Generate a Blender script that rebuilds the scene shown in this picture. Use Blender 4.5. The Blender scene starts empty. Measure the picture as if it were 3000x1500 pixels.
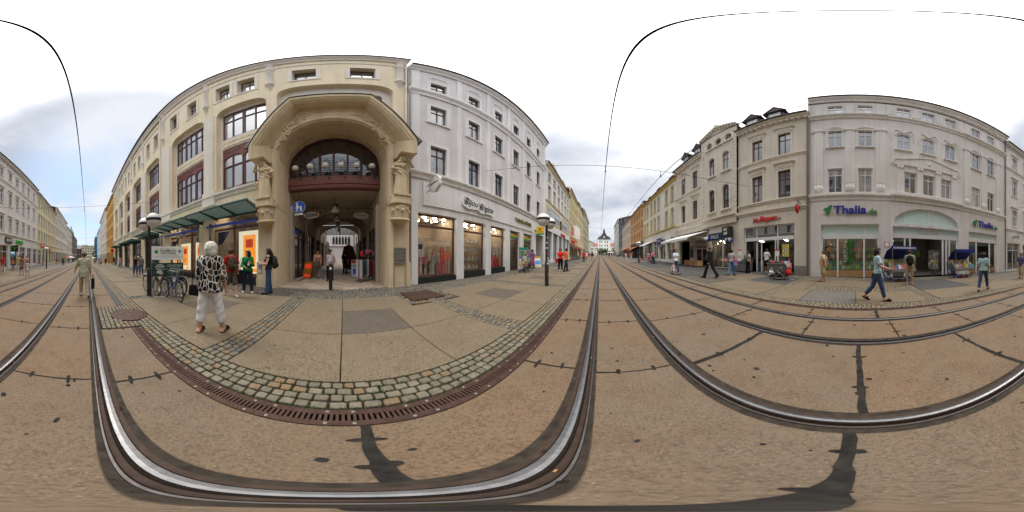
import bpy, bmesh, math, random
import numpy as np
from mathutils import Vector, Matrix, noise as mnoise
R = math.radians
rnd = random.Random(7)
SC = bpy.context.scene
COL = SC.collection

# ------------------------------------------------------------------ camera, sky, sun, exposure
EYE = 1.4
cd = bpy.data.cameras.new('camera')
cam = bpy.data.objects.new('camera', cd)
COL.objects.link(cam)
cd.type = 'PANO'
try:
    cd.cycles.panorama_type = 'EQUIRECTANGULAR'
except Exception:
    cd.panorama_type = 'EQUIRECTANGULAR'
cd.clip_start = 0.02
cd.clip_end = 3000
cam.location = (0, 0, EYE)
cam.rotation_euler = (R(90), 0, R(-59.16))
SC.camera = cam
SC.render.engine = 'CYCLES'
SC.cycles.use_denoising = True
SC.cycles.max_bounces = 8
SC.cycles.diffuse_bounces = 6
SC.cycles.glossy_bounces = 3
SC.cycles.transmission_bounces = 4
SC.cycles.transparent_max_bounces = 10
SC.cycles.caustics_reflective = False
SC.cycles.caustics_refractive = False
SC.cycles.sample_clamp_indirect = 4
SC.view_settings.view_transform = 'Standard'
SC.view_settings.look = 'None'
SC.view_settings.gamma = 1
SC.view_settings.exposure = 0.92

SUN_EL, SUN_AZ = 55, 268     # elevation, compass direction of the sun (from +Y towards +X)
world = bpy.data.worlds.new('World')
SC.world = world
world.use_nodes = True
wn, wl = world.node_tree.nodes, world.node_tree.links
wn.clear()
def W(t, **k):
    n = wn.new(t)
    for a, b in k.items():
        setattr(n, a, b)
    return n
def wmath(op, a, b=None, clamp=False):
    n = W('ShaderNodeMath', operation=op, use_clamp=clamp)
    for i, v in enumerate((a, b)):
        if v is None: continue
        if isinstance(v, (int, float)): n.inputs[i].default_value = v
        else: wl.new(v, n.inputs[i])
    return n.outputs[0]
wout = W('ShaderNodeOutputWorld'); wbg = W('ShaderNodeBackground')
wbg.inputs['Strength'].default_value = 0.1
wl.new(wbg.outputs[0], wout.inputs[0])
sky = W('ShaderNodeTexSky', sky_type='NISHITA', sun_disc=False)
sky.sun_elevation = R(SUN_EL); sky.sun_rotation = R(SUN_AZ)
tc = W('ShaderNodeTexCoord')
sep = W('ShaderNodeSeparateXYZ'); wl.new(tc.outputs['Generated'], sep.inputs[0])
zc = wmath('MAXIMUM', sep.outputs[2], 0.0)
zz = wmath('ADD', zc, 0.16)
cmb = W('ShaderNodeCombineXYZ')
wl.new(wmath('DIVIDE', sep.outputs[0], zz), cmb.inputs[0])
wl.new(wmath('DIVIDE', sep.outputs[1], zz), cmb.inputs[1])
n1 = W('ShaderNodeTexNoise'); n1.inputs['Scale'].default_value = 1.15; n1.inputs['Detail'].default_value = 7; n1.inputs['Roughness'].default_value = 0.55
n1.inputs['Distortion'].default_value = 0.4
wl.new(cmb.outputs[0], n1.inputs['Vector'])
n2 = W('ShaderNodeTexNoise'); n2.inputs['Scale'].default_value = 0.55; n2.inputs['Detail'].default_value = 5
wl.new(cmb.outputs[0], n2.inputs['Vector'])
# an opening in the cloud towards the low western end of the street, where blue shows
dt = W('ShaderNodeVectorMath', operation='DOT_PRODUCT'); wl.new(tc.outputs['Generated'], dt.inputs[0])
dt.inputs[1].default_value = Vector((-0.93, 0.14, 0.30)).normalized()
gap = W('ShaderNodeMapRange', interpolation_type='SMOOTHSTEP'); wl.new(wmath('ADD', dt.outputs['Value'], wmath('MULTIPLY', wmath('SUBTRACT', n1.outputs[0], 0.5), 0.55)), gap.inputs[0])
gap.inputs[1].default_value = 0.50; gap.inputs[2].default_value = 1.0
cov = wmath('SUBTRACT', wmath('ADD', wmath('MULTIPLY', n1.outputs[0], 1.9), 0.42), wmath('MULTIPLY', gap.outputs[0], 0.85))
covr = W('ShaderNodeMapRange', interpolation_type='SMOOTHSTEP'); wl.new(cov, covr.inputs[0])
covr.inputs[1].default_value = 0.30; covr.inputs[2].default_value = 0.85
# cloud colour: white overhead, grey-blue undersides lower down
el = W('ShaderNodeMapRange', interpolation_type='SMOOTHSTEP'); wl.new(wmath('SUBTRACT', wmath('ADD', zc, wmath('MULTIPLY', wmath('SUBTRACT', n2.outputs[0], 0.5), 0.75)), wmath('MULTIPLY', gap.outputs[0], 0.5)), el.inputs[0])
el.inputs[1].default_value = 0.46; el.inputs[2].default_value = 1.0
cc = W('ShaderNodeMix', data_type='RGBA'); wl.new(el.outputs[0], cc.inputs[0])
lowc = W('ShaderNodeMix', data_type='RGBA'); lowr = W('ShaderNodeMapRange', interpolation_type='SMOOTHSTEP'); wl.new(n1.outputs[0], lowr.inputs[0])
lowr.inputs[1].default_value = 0.32; lowr.inputs[2].default_value = 0.66; wl.new(lowr.outputs[0], lowc.inputs[0])
lowc.inputs[6].default_value = (2.8, 3.1, 3.65, 1); lowc.inputs[7].default_value = (4.6, 4.75, 5.1, 1); wl.new(lowc.outputs[2], cc.inputs[6]); cc.inputs[7].default_value = (15.5, 15.5, 15.6, 1)
skb = W('ShaderNodeMix', data_type='RGBA', blend_type='MIX'); skb.inputs[0].default_value = 0.62
wl.new(sky.outputs[0], skb.inputs[6]); skb.inputs[7].default_value = (2.7, 3.9, 5.3, 1)
mx = W('ShaderNodeMix', data_type='RGBA'); wl.new(covr.outputs[0], mx.inputs[0])
wl.new(skb.outputs[2], mx.inputs[6]); wl.new(cc.outputs[2], mx.inputs[7])
wl.new(mx.outputs[2], wbg.inputs['Color'])

sl = bpy.data.lights.new('sun', 'SUN'); sl.energy = 1.3; sl.angle = R(24); sl.color = (1, 0.96, 0.9)
so = bpy.data.objects.new('sun', sl); COL.objects.link(so)
a = R(SUN_AZ)
sd = Vector((math.sin(a) * math.cos(R(SUN_EL)), math.cos(a) * math.cos(R(SUN_EL)), math.sin(R(SUN_EL))))
so.rotation_euler = sd.to_track_quat('Z', 'Y').to_euler()
so.location = (0, 0, 60)

# ------------------------------------------------------------------ helpers
SLOPE = 0.018
TILT = -math.atan(SLOPE)
def gz(x):
    return SLOPE * x if x < 100 else 1.8 + 0.006 * (x - 100)

MATS = {}
def mat(name, col, rough=0.8, var=0.12, scale=3.0, bump=0.0, bscale=60.0, metal=0.0, spec=0.4, streak=0.0, col2=None, speck=None, emit=None, grime=0.0):
    """A procedural material: base colour broken up by world-space noise, optional grain, streaks and bump."""
    if name in MATS: return MATS[name]
    m = bpy.data.materials.new(name); MATS[name] = m
    m.use_nodes = True
    nt = m.node_tree; N = nt.nodes; L = nt.links
    b = N['Principled BSDF']
    b.inputs['Roughness'].default_value = rough
    b.inputs['Metallic'].default_value = metal
    b.inputs['Specular IOR Level'].default_value = spec
    g = N.new('ShaderNodeNewGeometry')
    no = N.new('ShaderNodeTexNoise'); no.inputs['Scale'].default_value = scale; no.inputs['Detail'].default_value = 6; no.inputs['Roughness'].default_value = 0.62
    L.new(g.outputs['Position'], no.inputs['Vector'])
    mr = N.new('ShaderNodeMapRange'); L.new(no.outputs[0], mr.inputs[0])
    mr.inputs[1].default_value = 0.3; mr.inputs[2].default_value = 0.7
    c = Vector(col[:3]); d = Vector(col2[:3]) if col2 else c * (1 - var) 
    e = c if col2 else c * (1 + var * 0.6)
    mi = N.new('ShaderNodeMix'); mi.data_type = 'RGBA'
    mi.inputs[6].default_value = (*d, 1); mi.inputs[7].default_value = (*e, 1)
    L.new(mr.outputs[0], mi.inputs[0])
    out = mi.outputs[2]
    if streak:
        mp = N.new('ShaderNodeMapping'); mp.inputs['Scale'].default_value = (2.2, 2.2, 0.16)
        L.new(g.outputs['Position'], mp.inputs[0])
        ns = N.new('ShaderNodeTexNoise'); ns.inputs['Scale'].default_value = 1.6; ns.inputs['Detail'].default_value = 7
        L.new(mp.outputs[0], ns.inputs['Vector'])
        m2 = N.new('ShaderNodeMapRange'); L.new(ns.outputs[0], m2.inputs[0])
        m2.inputs[1].default_value = 0.42; m2.inputs[2].default_value = 0.75; m2.inputs[3].default_value = 1; m2.inputs[4].default_value = 1 - streak
        mm = N.new('ShaderNodeMix'); mm.data_type = 'RGBA'; mm.blend_type = 'MULTIPLY'; mm.inputs[0].default_value = 1
        L.new(out, mm.inputs[6]); L.new(m2.outputs[0], mm.inputs[7]); out = mm.outputs[2]
    if speck:
        sc_, amt, scol = speck
        vo = N.new('ShaderNodeTexNoise'); vo.inputs['Scale'].default_value = sc_; vo.inputs['Detail'].default_value = 3
        L.new(g.outputs['Position'], vo.inputs['Vector'])
        m3 = N.new('ShaderNodeMapRange'); L.new(vo.outputs[0], m3.inputs[0])
        m3.inputs[1].default_value = 0.47; m3.inputs[2].default_value = 0.62; m3.inputs[4].default_value = amt; vo.inputs['Roughness'].default_value = 0.75
        mm = N.new('ShaderNodeMix'); mm.data_type = 'RGBA'
        L.new(m3.outputs[0], mm.inputs[0]); L.new(out, mm.inputs[6]); mm.inputs[7].default_value = (*scol, 1); out = mm.outputs[2]
    L.new(out, b.inputs['Base Color'])
    if bump:
        nb = N.new('ShaderNodeTexNoise'); nb.inputs['Scale'].default_value = bscale; nb.inputs['Detail'].default_value = 4
        L.new(g.outputs['Position'], nb.inputs['Vector'])
        bp = N.new('ShaderNodeBump'); bp.inputs['Strength'].default_value = bump; bp.inputs['Distance'].default_value = 0.01
        L.new(nb.outputs[0], bp.inputs['Height']); L.new(bp.outputs[0], b.inputs['Normal'])
    if emit:
        b.inputs['Emission Color'].default_value = (*emit[:3], 1); b.inputs['Emission Strength'].default_value = emit[3]
    return m

def glass_mat(name, tint=(0.8, 0.85, 0.85), refl=0.12):
    """Shop-window glass: mostly clear, mirror-like at a glancing angle."""
    if name in MATS: return MATS[name]
    m = bpy.data.materials.new(name); MATS[name] = m; m.use_nodes = True
    nt = m.node_tree; N = nt.nodes; L = nt.links
    N.remove(N['Principled BSDF'])
    t = N.new('ShaderNodeBsdfTransparent'); t.inputs[0].default_value = (*tint, 1)
    gl = N.new('ShaderNodeBsdfGlossy'); gl.inputs['Roughness'].default_value = 0.01
    lw = N.new('ShaderNodeFresnel'); lw.inputs[0].default_value = 1.5
    ad = N.new('ShaderNodeMath'); ad.operation = 'ADD'; ad.use_clamp = True; ad.inputs[1].default_value = refl
    L.new(lw.outputs[0], ad.inputs[0])
    mx_ = N.new('ShaderNodeMixShader'); L.new(ad.outputs[0], mx_.inputs[0]); L.new(t.outputs[0], mx_.inputs[1]); L.new(gl.outputs[0], mx_.inputs[2])
    ge = N.new('ShaderNodeNewGeometry'); fb_ = N.new('ShaderNodeMath'); fb_.operation = 'SUBTRACT'; fb_.inputs[0].default_value = 1; L.new(ge.outputs['Backfacing'], fb_.inputs[1])
    mu = N.new('ShaderNodeMath'); mu.operation = 'MULTIPLY'; L.new(ad.outputs[0], mu.inputs[0]); L.new(fb_.outputs[0], mu.inputs[1]); L.new(mu.outputs[0], mx_.inputs[0])
    L.new(mx_.outputs[0], N['Material Output'].inputs[0])
    return m

def pane_mat(name, col=(0.05, 0.06, 0.07), refl=0.25, scale=0.7):
    """Upper-floor window glass over a dim room: dark body with a clean mirror layer; slight waviness."""
    if name in MATS: return MATS[name]
    m = bpy.data.materials.new(name); MATS[name] = m; m.use_nodes = True
    nt = m.node_tree; N = nt.nodes; L = nt.links
    b = N['Principled BSDF']; b.inputs['Roughness'].default_value = 0.5; b.inputs['Specular IOR Level'].default_value = 0
    g = N.new('ShaderNodeNewGeometry')
    no = N.new('ShaderNodeTexNoise'); no.inputs['Scale'].default_value = scale; L.new(g.outputs['Position'], no.inputs['Vector'])
    mi = N.new('ShaderNodeMix'); mi.data_type = 'RGBA'
    mi.inputs[6].default_value = (*[c * 0.45 for c in col], 1); mi.inputs[7].default_value = (*[c * 1.6 for c in col], 1)
    L.new(no.outputs[0], mi.inputs[0]); L.new(mi.outputs[2], b.inputs['Base Color'])
    gl = N.new('ShaderNodeBsdfGlossy'); gl.inputs['Roughness'].default_value = 0.015
    nb = N.new('ShaderNodeTexNoise'); nb.inputs['Scale'].default_value = 1.3; L.new(g.outputs['Position'], nb.inputs['Vector'])
    bp = N.new('ShaderNodeBump'); bp.inputs['Strength'].default_value = 0.08; bp.inputs['Distance'].default_value = 0.05
    L.new(nb.outputs[0], bp.inputs['Height']); L.new(bp.outputs[0], gl.inputs['Normal'])
    fr = N.new('ShaderNodeFresnel'); fr.inputs[0].default_value = 1.5
    ad = N.new('ShaderNodeMath'); ad.operation = 'ADD'; ad.use_clamp = True; ad.inputs[1].default_value = refl
    L.new(fr.outputs[0], ad.inputs[0])
    mx_ = N.new('ShaderNodeMixShader'); L.new(ad.outputs[0], mx_.inputs[0]); L.new(b.outputs[0], mx_.inputs[1]); L.new(gl.outputs[0], mx_.inputs[2])
    L.new(mx_.outputs[0], N['Material Output'].inputs[0])
    return m

class MB:
    """Collects faces; build() links them as one mesh object."""
    def __init__(s): s.v = []; s.f = []; s.m = []; s.cm = 0
    def pts(s, P):
        i = len(s.v); s.v.extend([tuple(p) for p in P]); return i
    def face(s, idx): s.f.append(tuple(idx)); s.m.append(s.cm)
    def quad(s, *P): i = s.pts(P); s.face(range(i, i + len(P))); return s
    def box(s, x0, x1, y0, y1, z0, z1):
        i = s.pts([(x0, y0, z0), (x1, y0, z0), (x1, y1, z0), (x0, y1, z0), (x0, y0, z1), (x1, y0, z1), (x1, y1, z1), (x0, y1, z1)])
        for q in ((3, 2, 1, 0), (4, 5, 6, 7), (0, 1, 5, 4), (1, 2, 6, 5), (2, 3, 7, 6), (3, 0, 4, 7)): s.face([i + k for k in q])
        return s
    def cbox(s, c, d): return s.box(c[0] - d[0] / 2, c[0] + d[0] / 2, c[1] - d[1] / 2, c[1] + d[1] / 2, c[2] - d[2] / 2, c[2] + d[2] / 2)
    def prism(s, poly, a, b, axis='y'):
        """poly in the plane across the axis: (x,z) for y, (x,y) for z, (y,z) for x."""
        n = len(poly)
        def p3(p, t): return {'y': (p[0], t, p[1]), 'z': (p[0], p[1], t), 'x': (t, p[0], p[1])}[axis]
        i = s.pts([p3(p, a) for p in poly]); j = s.pts([p3(p, b) for p in poly])
        s.face(range(i, i + n)); s.face([j + n - 1 - k for k in range(n)])
        for k in range(n): s.face((i + k, j + k, j + (k + 1) % n, i + (k + 1) % n))
        return s
    def tube(s, path, r, n=8, caps=True):
        path = [Vector(p) for p in path]; rr = r if isinstance(r, (list, tuple)) else [r] * len(path)
        rings = []; up = None
        for k, p in enumerate(path):
            d = (path[min(k + 1, len(path) - 1)] - path[max(k - 1, 0)]).normalized()
            if up is None:
                up = d.orthogonal().normalized()
            else:
                up = (up - d * up.dot(d));
                up = up.normalized() if up.length > 1e-6 else d.orthogonal().normalized()
            w = d.cross(up)
            rings.append(s.pts([p + (up * math.cos(2 * math.pi * q / n) + w * math.sin(2 * math.pi * q / n)) * rr[k] for q in range(n)]))
        for k in range(len(rings) - 1):
            for q in range(n): s.face((rings[k] + q, rings[k] + (q + 1) % n, rings[k + 1] + (q + 1) % n, rings[k + 1] + q))
        if caps: s.face([rings[0] + n - 1 - q for q in range(n)]); s.face([rings[-1] + q for q in range(n)])
        return s
    def lathe(s, prof, c=(0, 0, 0), n=20):
        rings = []
        for r_, z in prof:
            rings.append(s.pts([(c[0] + r_ * math.cos(2 * math.pi * q / n), c[1] + r_ * math.sin(2 * math.pi * q / n), c[2] + z) for q in range(n)]))
        for k in range(len(rings) - 1):
            for q in range(n): s.face((rings[k] + q, rings[k] + (q + 1) % n, rings[k + 1] + (q + 1) % n, rings[k + 1] + q))
        s.face([rings[0] + n - 1 - q for q in range(n)]); s.face([rings[-1] + q for q in range(n)])
        return s
    def ball(s, c, r, n=12, m=8):
        r3 = r if isinstance(r, (tuple, list)) else (r, r, r)
        rings = []
        for k in range(1, m):
            t = math.pi * k / m
            rings.append(s.pts([(c[0] + r3[0] * math.sin(t) * math.cos(2 * math.pi * q / n), c[1] + r3[1] * math.sin(t) * math.sin(2 * math.pi * q / n), c[2] - r3[2] * math.cos(t)) for q in range(n)]))
        b0 = s.pts([(c[0], c[1], c[2] - r3[2])]); t0 = s.pts([(c[0], c[1], c[2] + r3[2])])
        for q in range(n):
            s.face((b0, rings[0] + (q + 1) % n, rings[0] + q)); s.face((t0, rings[-1] + q, rings[-1] + (q + 1) % n))
        for k in range(len(rings) - 1):
            for q in range(n): s.face((rings[k] + q, rings[k] + (q + 1) % n, rings[k + 1] + (q + 1) % n, rings[k + 1] + q))
        return s
    def torus(s, c, R_, r, axis='y', n=24, m=6):
        rings = []
        for k in range(n):
            t = 2 * math.pi * k / n; ring = []
            for q in range(m):
                u = 2 * math.pi * q / m; rad = R_ + r * math.cos(u); h = r * math.sin(u)
                p = (rad * math.cos(t), rad * math.sin(t))
                ring.append({'y': (c[0] + p[0], c[1] + h, c[2] + p[1]), 'z': (c[0] + p[0], c[1] + p[1], c[2] + h), 'x': (c[0] + h, c[1] + p[0], c[2] + p[1])}[axis])
            rings.append(s.pts(ring))
        for k in range(n):
            for q in range(m): s.face((rings[k] + q, rings[k] + (q + 1) % m, rings[(k + 1) % n] + (q + 1) % m, rings[(k + 1) % n] + q))
        return s
    def mesh(s, name, mats=None, smooth=False):
        me = bpy.data.meshes.new(name); me.from_pydata(s.v, [], s.f)
        if mats is not None:
            for m_ in (mats if isinstance(mats, (list, tuple)) else [mats]): me.materials.append(m_)
        if any(s.m): me.polygons.foreach_set('material_index', s.m)
        bm = bmesh.new(); bm.from_mesh(me); bmesh.ops.recalc_face_normals(bm, faces=bm.faces); bm.to_mesh(me); bm.free()
        if smooth:
            me.polygons.foreach_set('use_smooth', [True] * len(me.polygons))
            if smooth != 'all':
                try: me.set_sharp_from_angle(angle=R(40))
                except Exception: pass
        me.update(); return me
    def build(s, name, m=None, parent=None, loc=(0, 0, 0), rot=(0, 0, 0), smooth=False):
        return link(name, s.mesh(name, m, smooth), parent, loc, rot)

def link(name, me, parent=None, loc=(0, 0, 0), rot=(0, 0, 0)):
    o = bpy.data.objects.new(name, me); COL.objects.link(o)
    o.parent = parent; o.location = loc; o.rotation_euler = rot
    return o
def tag(o, label=None, cat=None, group=None, kind=None):
    if label: o['label'] = label
    if cat: o['category'] = cat
    if group: o['group'] = group
    if kind: o['kind'] = kind
    return o
def thing(name, label, cat, loc=(0, 0, 0), rz=0, group=None):
    o = bpy.data.objects.new(name, None); COL.objects.link(o); o.empty_display_size = 0.2
    o.location = loc; o.rotation_euler = (0, 0, rz)
    return tag(o, label, cat, group)
def bx(name, m, parent, *b): return MB().box(*b).build(name, m, parent)

_fonts = {}
def text_mesh(s, height=None, width=None, depth=0.02, shear=0.0, bold=0.0, space=1.0):
    c = bpy.data.curves.new('txt', 'FONT'); c.body = s; c.extrude = 0.5; c.shear = shear; c.offset = bold; c.space_character = space
    c.resolution_u = 3
    o = bpy.data.objects.new('txt', c)
    me = bpy.data.meshes.new_from_object(o)
    bpy.data.objects.remove(o); bpy.data.curves.remove(c)
    n = len(me.vertices); a_ = np.empty(n * 3); me.vertices.foreach_get('co', a_); a_ = a_.reshape(-1, 3)
    mn, mxx = a_.min(0), a_.max(0)
    a_[:, 0] -= mn[0]; a_[:, 1] -= mn[1]
    w0, h0 = mxx[0] - mn[0], mxx[1] - mn[1]
    sx = sy = 1
    if height: sy = height / h0; sx = sy
    if width:
        sx = width / w0
        if not height: sy = sx
    a_[:, 0] *= sx; a_[:, 1] *= sy; a_[:, 2] *= depth
    out = np.stack([a_[:, 0], -a_[:, 2], a_[:, 1]], 1)     # upright, reads from -y
    me.vertices.foreach_set('co', out.ravel()); me.update()
    return me
def text(s, m, parent, loc, height=None, width=None, depth=0.02, name='lettering', rot=(0, 0, 0), **k):
    me = text_mesh(s, height, width, depth, **k); me.materials.clear(); me.materials.append(m)
    return tag(link(name, me, parent, loc, rot), kind='stuff' if ' ' in s else None)
# ------------------------------------------------------------------ ground, road, rails, paving
def paving(name, c1, c2, dark, light, gs, amt=.7, stain=.3):
    """Worn paving: two-tone patches, soft stains, dark and light aggregate grains."""
    m = mat(name, c1, 0.9, scale=0.8, bump=0.7, bscale=gs * 1.3, speck=(gs, amt, dark), col2=c2)
    nt = m.node_tree; N = nt.nodes; L = nt.links; b = N['Principled BSDF']; src = b.inputs['Base Color'].links[0].from_socket; g = N.new('ShaderNodeNewGeometry')
    def lay(sc, lo, hi, col, fac, blend, det=5):
        global _s
        n = N.new('ShaderNodeTexNoise'); n.inputs['Scale'].default_value = sc; n.inputs['Detail'].default_value = det; n.inputs['Roughness'].default_value = .7; L.new(g.outputs['Position'], n.inputs['Vector'])
        r = N.new('ShaderNodeMapRange'); L.new(n.outputs[0], r.inputs[0]); r.inputs[1].default_value = lo; r.inputs[2].default_value = hi; r.inputs[4].default_value = fac
        x = N.new('ShaderNodeMix'); x.data_type = 'RGBA'; x.blend_type = blend; L.new(r.outputs[0], x.inputs[0]); L.new(_s, x.inputs[6]); x.inputs[7].default_value = (*col, 1); _s = x.outputs[2]
    global _s
    _s = src
    lay(gs * 1.7, .60, .70, light, .75, 'MIX', 2); lay(2.3, .45, .75, (.62, .56, .52), stain, 'MULTIPLY', 8); lay(9, .52, .8, (.6, .55, .5), stain * .8, 'MULTIPLY', 6)
    L.new(_s, b.inputs['Base Color']); return m
M_conc = paving('road concrete', (0.182, 0.135, 0.089), (0.206, 0.129, 0.073), (0.073, 0.053, 0.037), (0.310, 0.241, 0.172), 46, .62, .5)
M_conc2 = paving('road concrete grey', (0.179, 0.139, 0.097), (0.196, 0.129, 0.077), (0.077, 0.060, 0.043), (0.310, 0.249, 0.189), 50, .6, .5)
M_agg = paving('exposed aggregate slab', (0.215, 0.169, 0.110), (0.194, 0.150, 0.095), (0.065, 0.048, 0.034), (0.361, 0.301, 0.215), 44, .75, .4)
M_agg2 = paving('dark aggregate slab', (0.138, 0.112, 0.085), (0.12, 0.097, 0.074), (0.034, 0.029, 0.026), (0.258, 0.232, 0.198), 46, .75, .4)
M_gslab = paving('grey concrete slab', (0.159, 0.143, 0.125), (0.142, 0.127, 0.112), (0.077, 0.069, 0.060), (0.241, 0.224, 0.198), 60, .5, .5)
M_asph = mat('asphalt', (0.072, 0.069, 0.066), 0.92, var=0.25, scale=1.2, bump=0.5, bscale=130, speck=(120, 0.35, (0.12, 0.115, 0.11)))
M_tar = mat('tar seam', (0.030, 0.027, 0.024), 0.85, spec=0.15, var=0.6, scale=9, bump=0.5, bscale=40)
M_seal = mat('rail sealant', (0.05, 0.04, 0.031), 0.85, spec=0.15, var=0.5, scale=12, bump=.5, bscale=40)
M_joint = mat('soil joint', (0.062, 0.052, 0.034), 0.95, var=0.3, scale=20, bump=0.4, bscale=120)
M_moss = mat('moss', (0.045, 0.10, 0.015), 0.95, var=0.4, scale=30)
M_lipst = mat('guard lip steel', (0.11, 0.10, 0.095), 0.5, var=0.3, scale=20, metal=0.8)
M_steel = mat('rail steel', (0.18, 0.176, 0.176), 0.38, var=0.25, scale=25, metal=1.0, bump=0.1, bscale=300)
M_rust = mat('rail rust', (0.06, 0.036, 0.024), 0.7, var=0.4, scale=18, metal=0.3)
M_castiron = mat('drain iron', (0.085, 0.046, 0.034), 0.62, var=0.4, scale=14, metal=0.35, bump=0.2, bscale=120)
M_black = mat('black void', (0.006, 0.006, 0.006), 0.9, var=0.0)
M_cob = [mat('cobble grey', (0.185, 0.158, 0.112), 0.85, var=0.3, scale=22, bump=0.5, bscale=130, speck=(300, 0.4, (0.075, 0.07, 0.06))),
         mat('cobble tan', (0.23, 0.158, 0.092), 0.85, var=0.3, scale=22, bump=0.5, bscale=130, speck=(300, 0.4, (0.11, 0.08, 0.05))),
         mat('cobble light', (0.22, 0.19, 0.135), 0.85, var=0.25, scale=22, bump=0.5, bscale=130, speck=(300, 0.4, (0.11, 0.10, 0.08))),
         mat('cobble dark', (0.12, 0.115, 0.105), 0.85, var=0.3, scale=22, bump=0.5, bscale=130)]
M_granite = mat('bolt head', (0.26, 0.24, 0.2), 0.5, metal=0.4)

XS = [-700, -400, -300, -200, -150, -100, -60, -30, -10, 0, 10, 30, 60, 100, 110, 150, 200, 300, 500, 900]
def sheet(mb, y0, y1, dz, xs=XS):
    for i in range(len(xs) - 1):
        mb.quad((xs[i], y0, gz(xs[i]) + dz), (xs[i + 1], y0, gz(xs[i + 1]) + dz), (xs[i + 1], y1, gz(xs[i + 1]) + dz), (xs[i], y1, gz(xs[i]) + dz))
    return mb
g = sheet(MB(), -700, 700, -0.16).build('ground', M_joint); tag(g, kind='structure')

def tl(x, y, dz=0.0): return (x, y, gz(x) + dz)
road = thing('road', None, None); tag(road, kind='structure')
pave = thing('pavement', None, None); tag(pave, kind='structure')
pave2 = thing('pavement', None, None); tag(pave2, kind='structure')

XN, XF = -32, 44      # slab by slab between these, a sheet beyond
def slab_mesh(name, lx, ly, m, th=0.12, bev=0.006):
    mb = MB(); hx, hy = lx / 2, ly / 2
    i = mb.pts([(-hx + bev, -hy + bev, 0), (hx - bev, -hy + bev, 0), (hx - bev, hy - bev, 0), (-hx + bev, hy - bev, 0),
                (-hx, -hy, -bev), (hx, -hy, -bev), (hx, hy, -bev), (-hx, hy, -bev), (-hx, -hy, -th), (hx, -hy, -th), (hx, hy, -th), (-hx, hy, -th)])
    mb.face((i, i + 1, i + 2, i + 3))
    for r in (0, 4):
        for k in range(4): mb.face((i + r + k, i + r + 4 + k, i + r + 4 + (k + 1) % 4, i + r + (k + 1) % 4))
    return mb.mesh(name, m)
strips = [(0.25, 0.815, 0.10), (-0.735, 0.035, 0.03), (-2.29, -0.975, -0.05), (-3.30, -2.52, 0.86), (-4.02, -3.50, 1.06)]
PITCH = 1.545
seams = []
for si, (y0, y1, off) in enumerate(strips):
    ms = [slab_mesh('concrete_slab', PITCH - 0.012, y1 - y0, m) for m in (M_conc, M_conc2)]
    k0 = math.ceil((XN - off) / PITCH); k1 = math.floor((XF - off) / PITCH)
    for k in range(k0, k1):
        xc = off + (k + 0.5) * PITCH
        if si == 0 and -4.7 < xc - 0.1 < -3.0: continue
        o = link('concrete_slab', ms[(k * 7 + si * 3) % 5 % 2], road, tl(xc, (y0 + y1) / 2, rnd.uniform(-0.002, 0.002)), (0, TILT, 0))
        seams.append((off + k * PITCH, y0, y1))
    for a_, b_ in ((-260, off + k0 * PITCH), (off + k1 * PITCH, 330)):
        xs = [x for x in (a_, -200, -100, -60, 60, 100, 150, 200, b_) if a_ <= x <= b_]
        sheet(MB(), y0, y1, 0, sorted(set(xs))).build('concrete_strip', M_conc if si % 2 else M_conc2, road)
sheet(MB(), -4.3, 1.03, -0.10, [-260, -100, 100, 150, 330]).build('roadbed', M_tar, road)

# tar poured over the joints between slabs: ragged ribbons with blobs
def ribbon(mb, pts, w, seed, z=0.0045):
    rg = random.Random(seed); L_ = []; R_ = []
    n = len(pts)
    for i, (x, y) in enumerate(pts):
        a_ = pts[max(i - 1, 0)]; b_ = pts[min(i + 1, n - 1)]
        dx, dy = b_[0] - a_[0], b_[1] - a_[1]; l = math.hypot(dx, dy) or 1
        nx, ny = -dy / l, dx / l
        wl_ = w * (.85 + .4 * mnoise.noise((x * 6 + seed, y * 6, 1.7)) + rg.uniform(-.12, .12)); wr = w * (.85 + .4 * mnoise.noise((x * 6 - seed, y * 6, 7.1)) + rg.uniform(-.12, .12))
        L_.append((x + nx * wl_, y + ny * wl_)); R_.append((x - nx * wr, y - ny * wr))
    for i in range(n - 1):
        mb.quad(tl(*R_[i], z), tl(*R_[i + 1], z), tl(*L_[i + 1], z), tl(*L_[i], z))
def blob(mb, x, y, rx, ry, seed, z=0.005, n=12):
    rg = random.Random(seed); h = [(rg.uniform(.04, .22) / q, rg.uniform(0, 6.3)) for q in (1, 2, 3)]; n = max(n, 18)
    def rr(a_): return 1 + sum(c * math.sin((i + 2) * a_ + p) for i, (c, p) in enumerate(h))
    mb.quad(*[tl(x + rx * rr(2 * math.pi * k / n) * math.cos(2 * math.pi * k / n), y + ry * rr(2 * math.pi * k / n) * math.sin(2 * math.pi * k / n), z) for k in range(n)])
for i, (x, y0, y1) in enumerate(seams):
    if abs(x) > 22: continue
    d = abs(x)
    big = d < 0.6 or (y0 < -2 and y1 > -1 and d < 2.2)
    w = 0.034 if big else (0.012 if d < 6 else 0.013)
    mb = MB(); nseg = max(6, int((y1 - y0) / 0.06)); rg = random.Random(i)
    wob = rg.uniform(0.004, 0.014) if big else 0.006
    ph = rg.uniform(0, 6)
    pts = [(x + wob * math.sin(ph + 2.2 * t / nseg) + rg.uniform(-.004, .004), y0 + (y1 - y0) * t / nseg) for t in range(nseg + 1)]
    ribbon(mb, pts, w, i)
    for t in (0.25, 0.72):
        blob(mb, x + rg.uniform(-.02, .02), y0 + (y1 - y0) * t, rg.uniform(0.05, 0.10) if d < 9 else 0.06, 0.022, i * 3 + int(t * 9), 0.0055)
    mb.build('tar_seam', M_tar, road)
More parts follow.
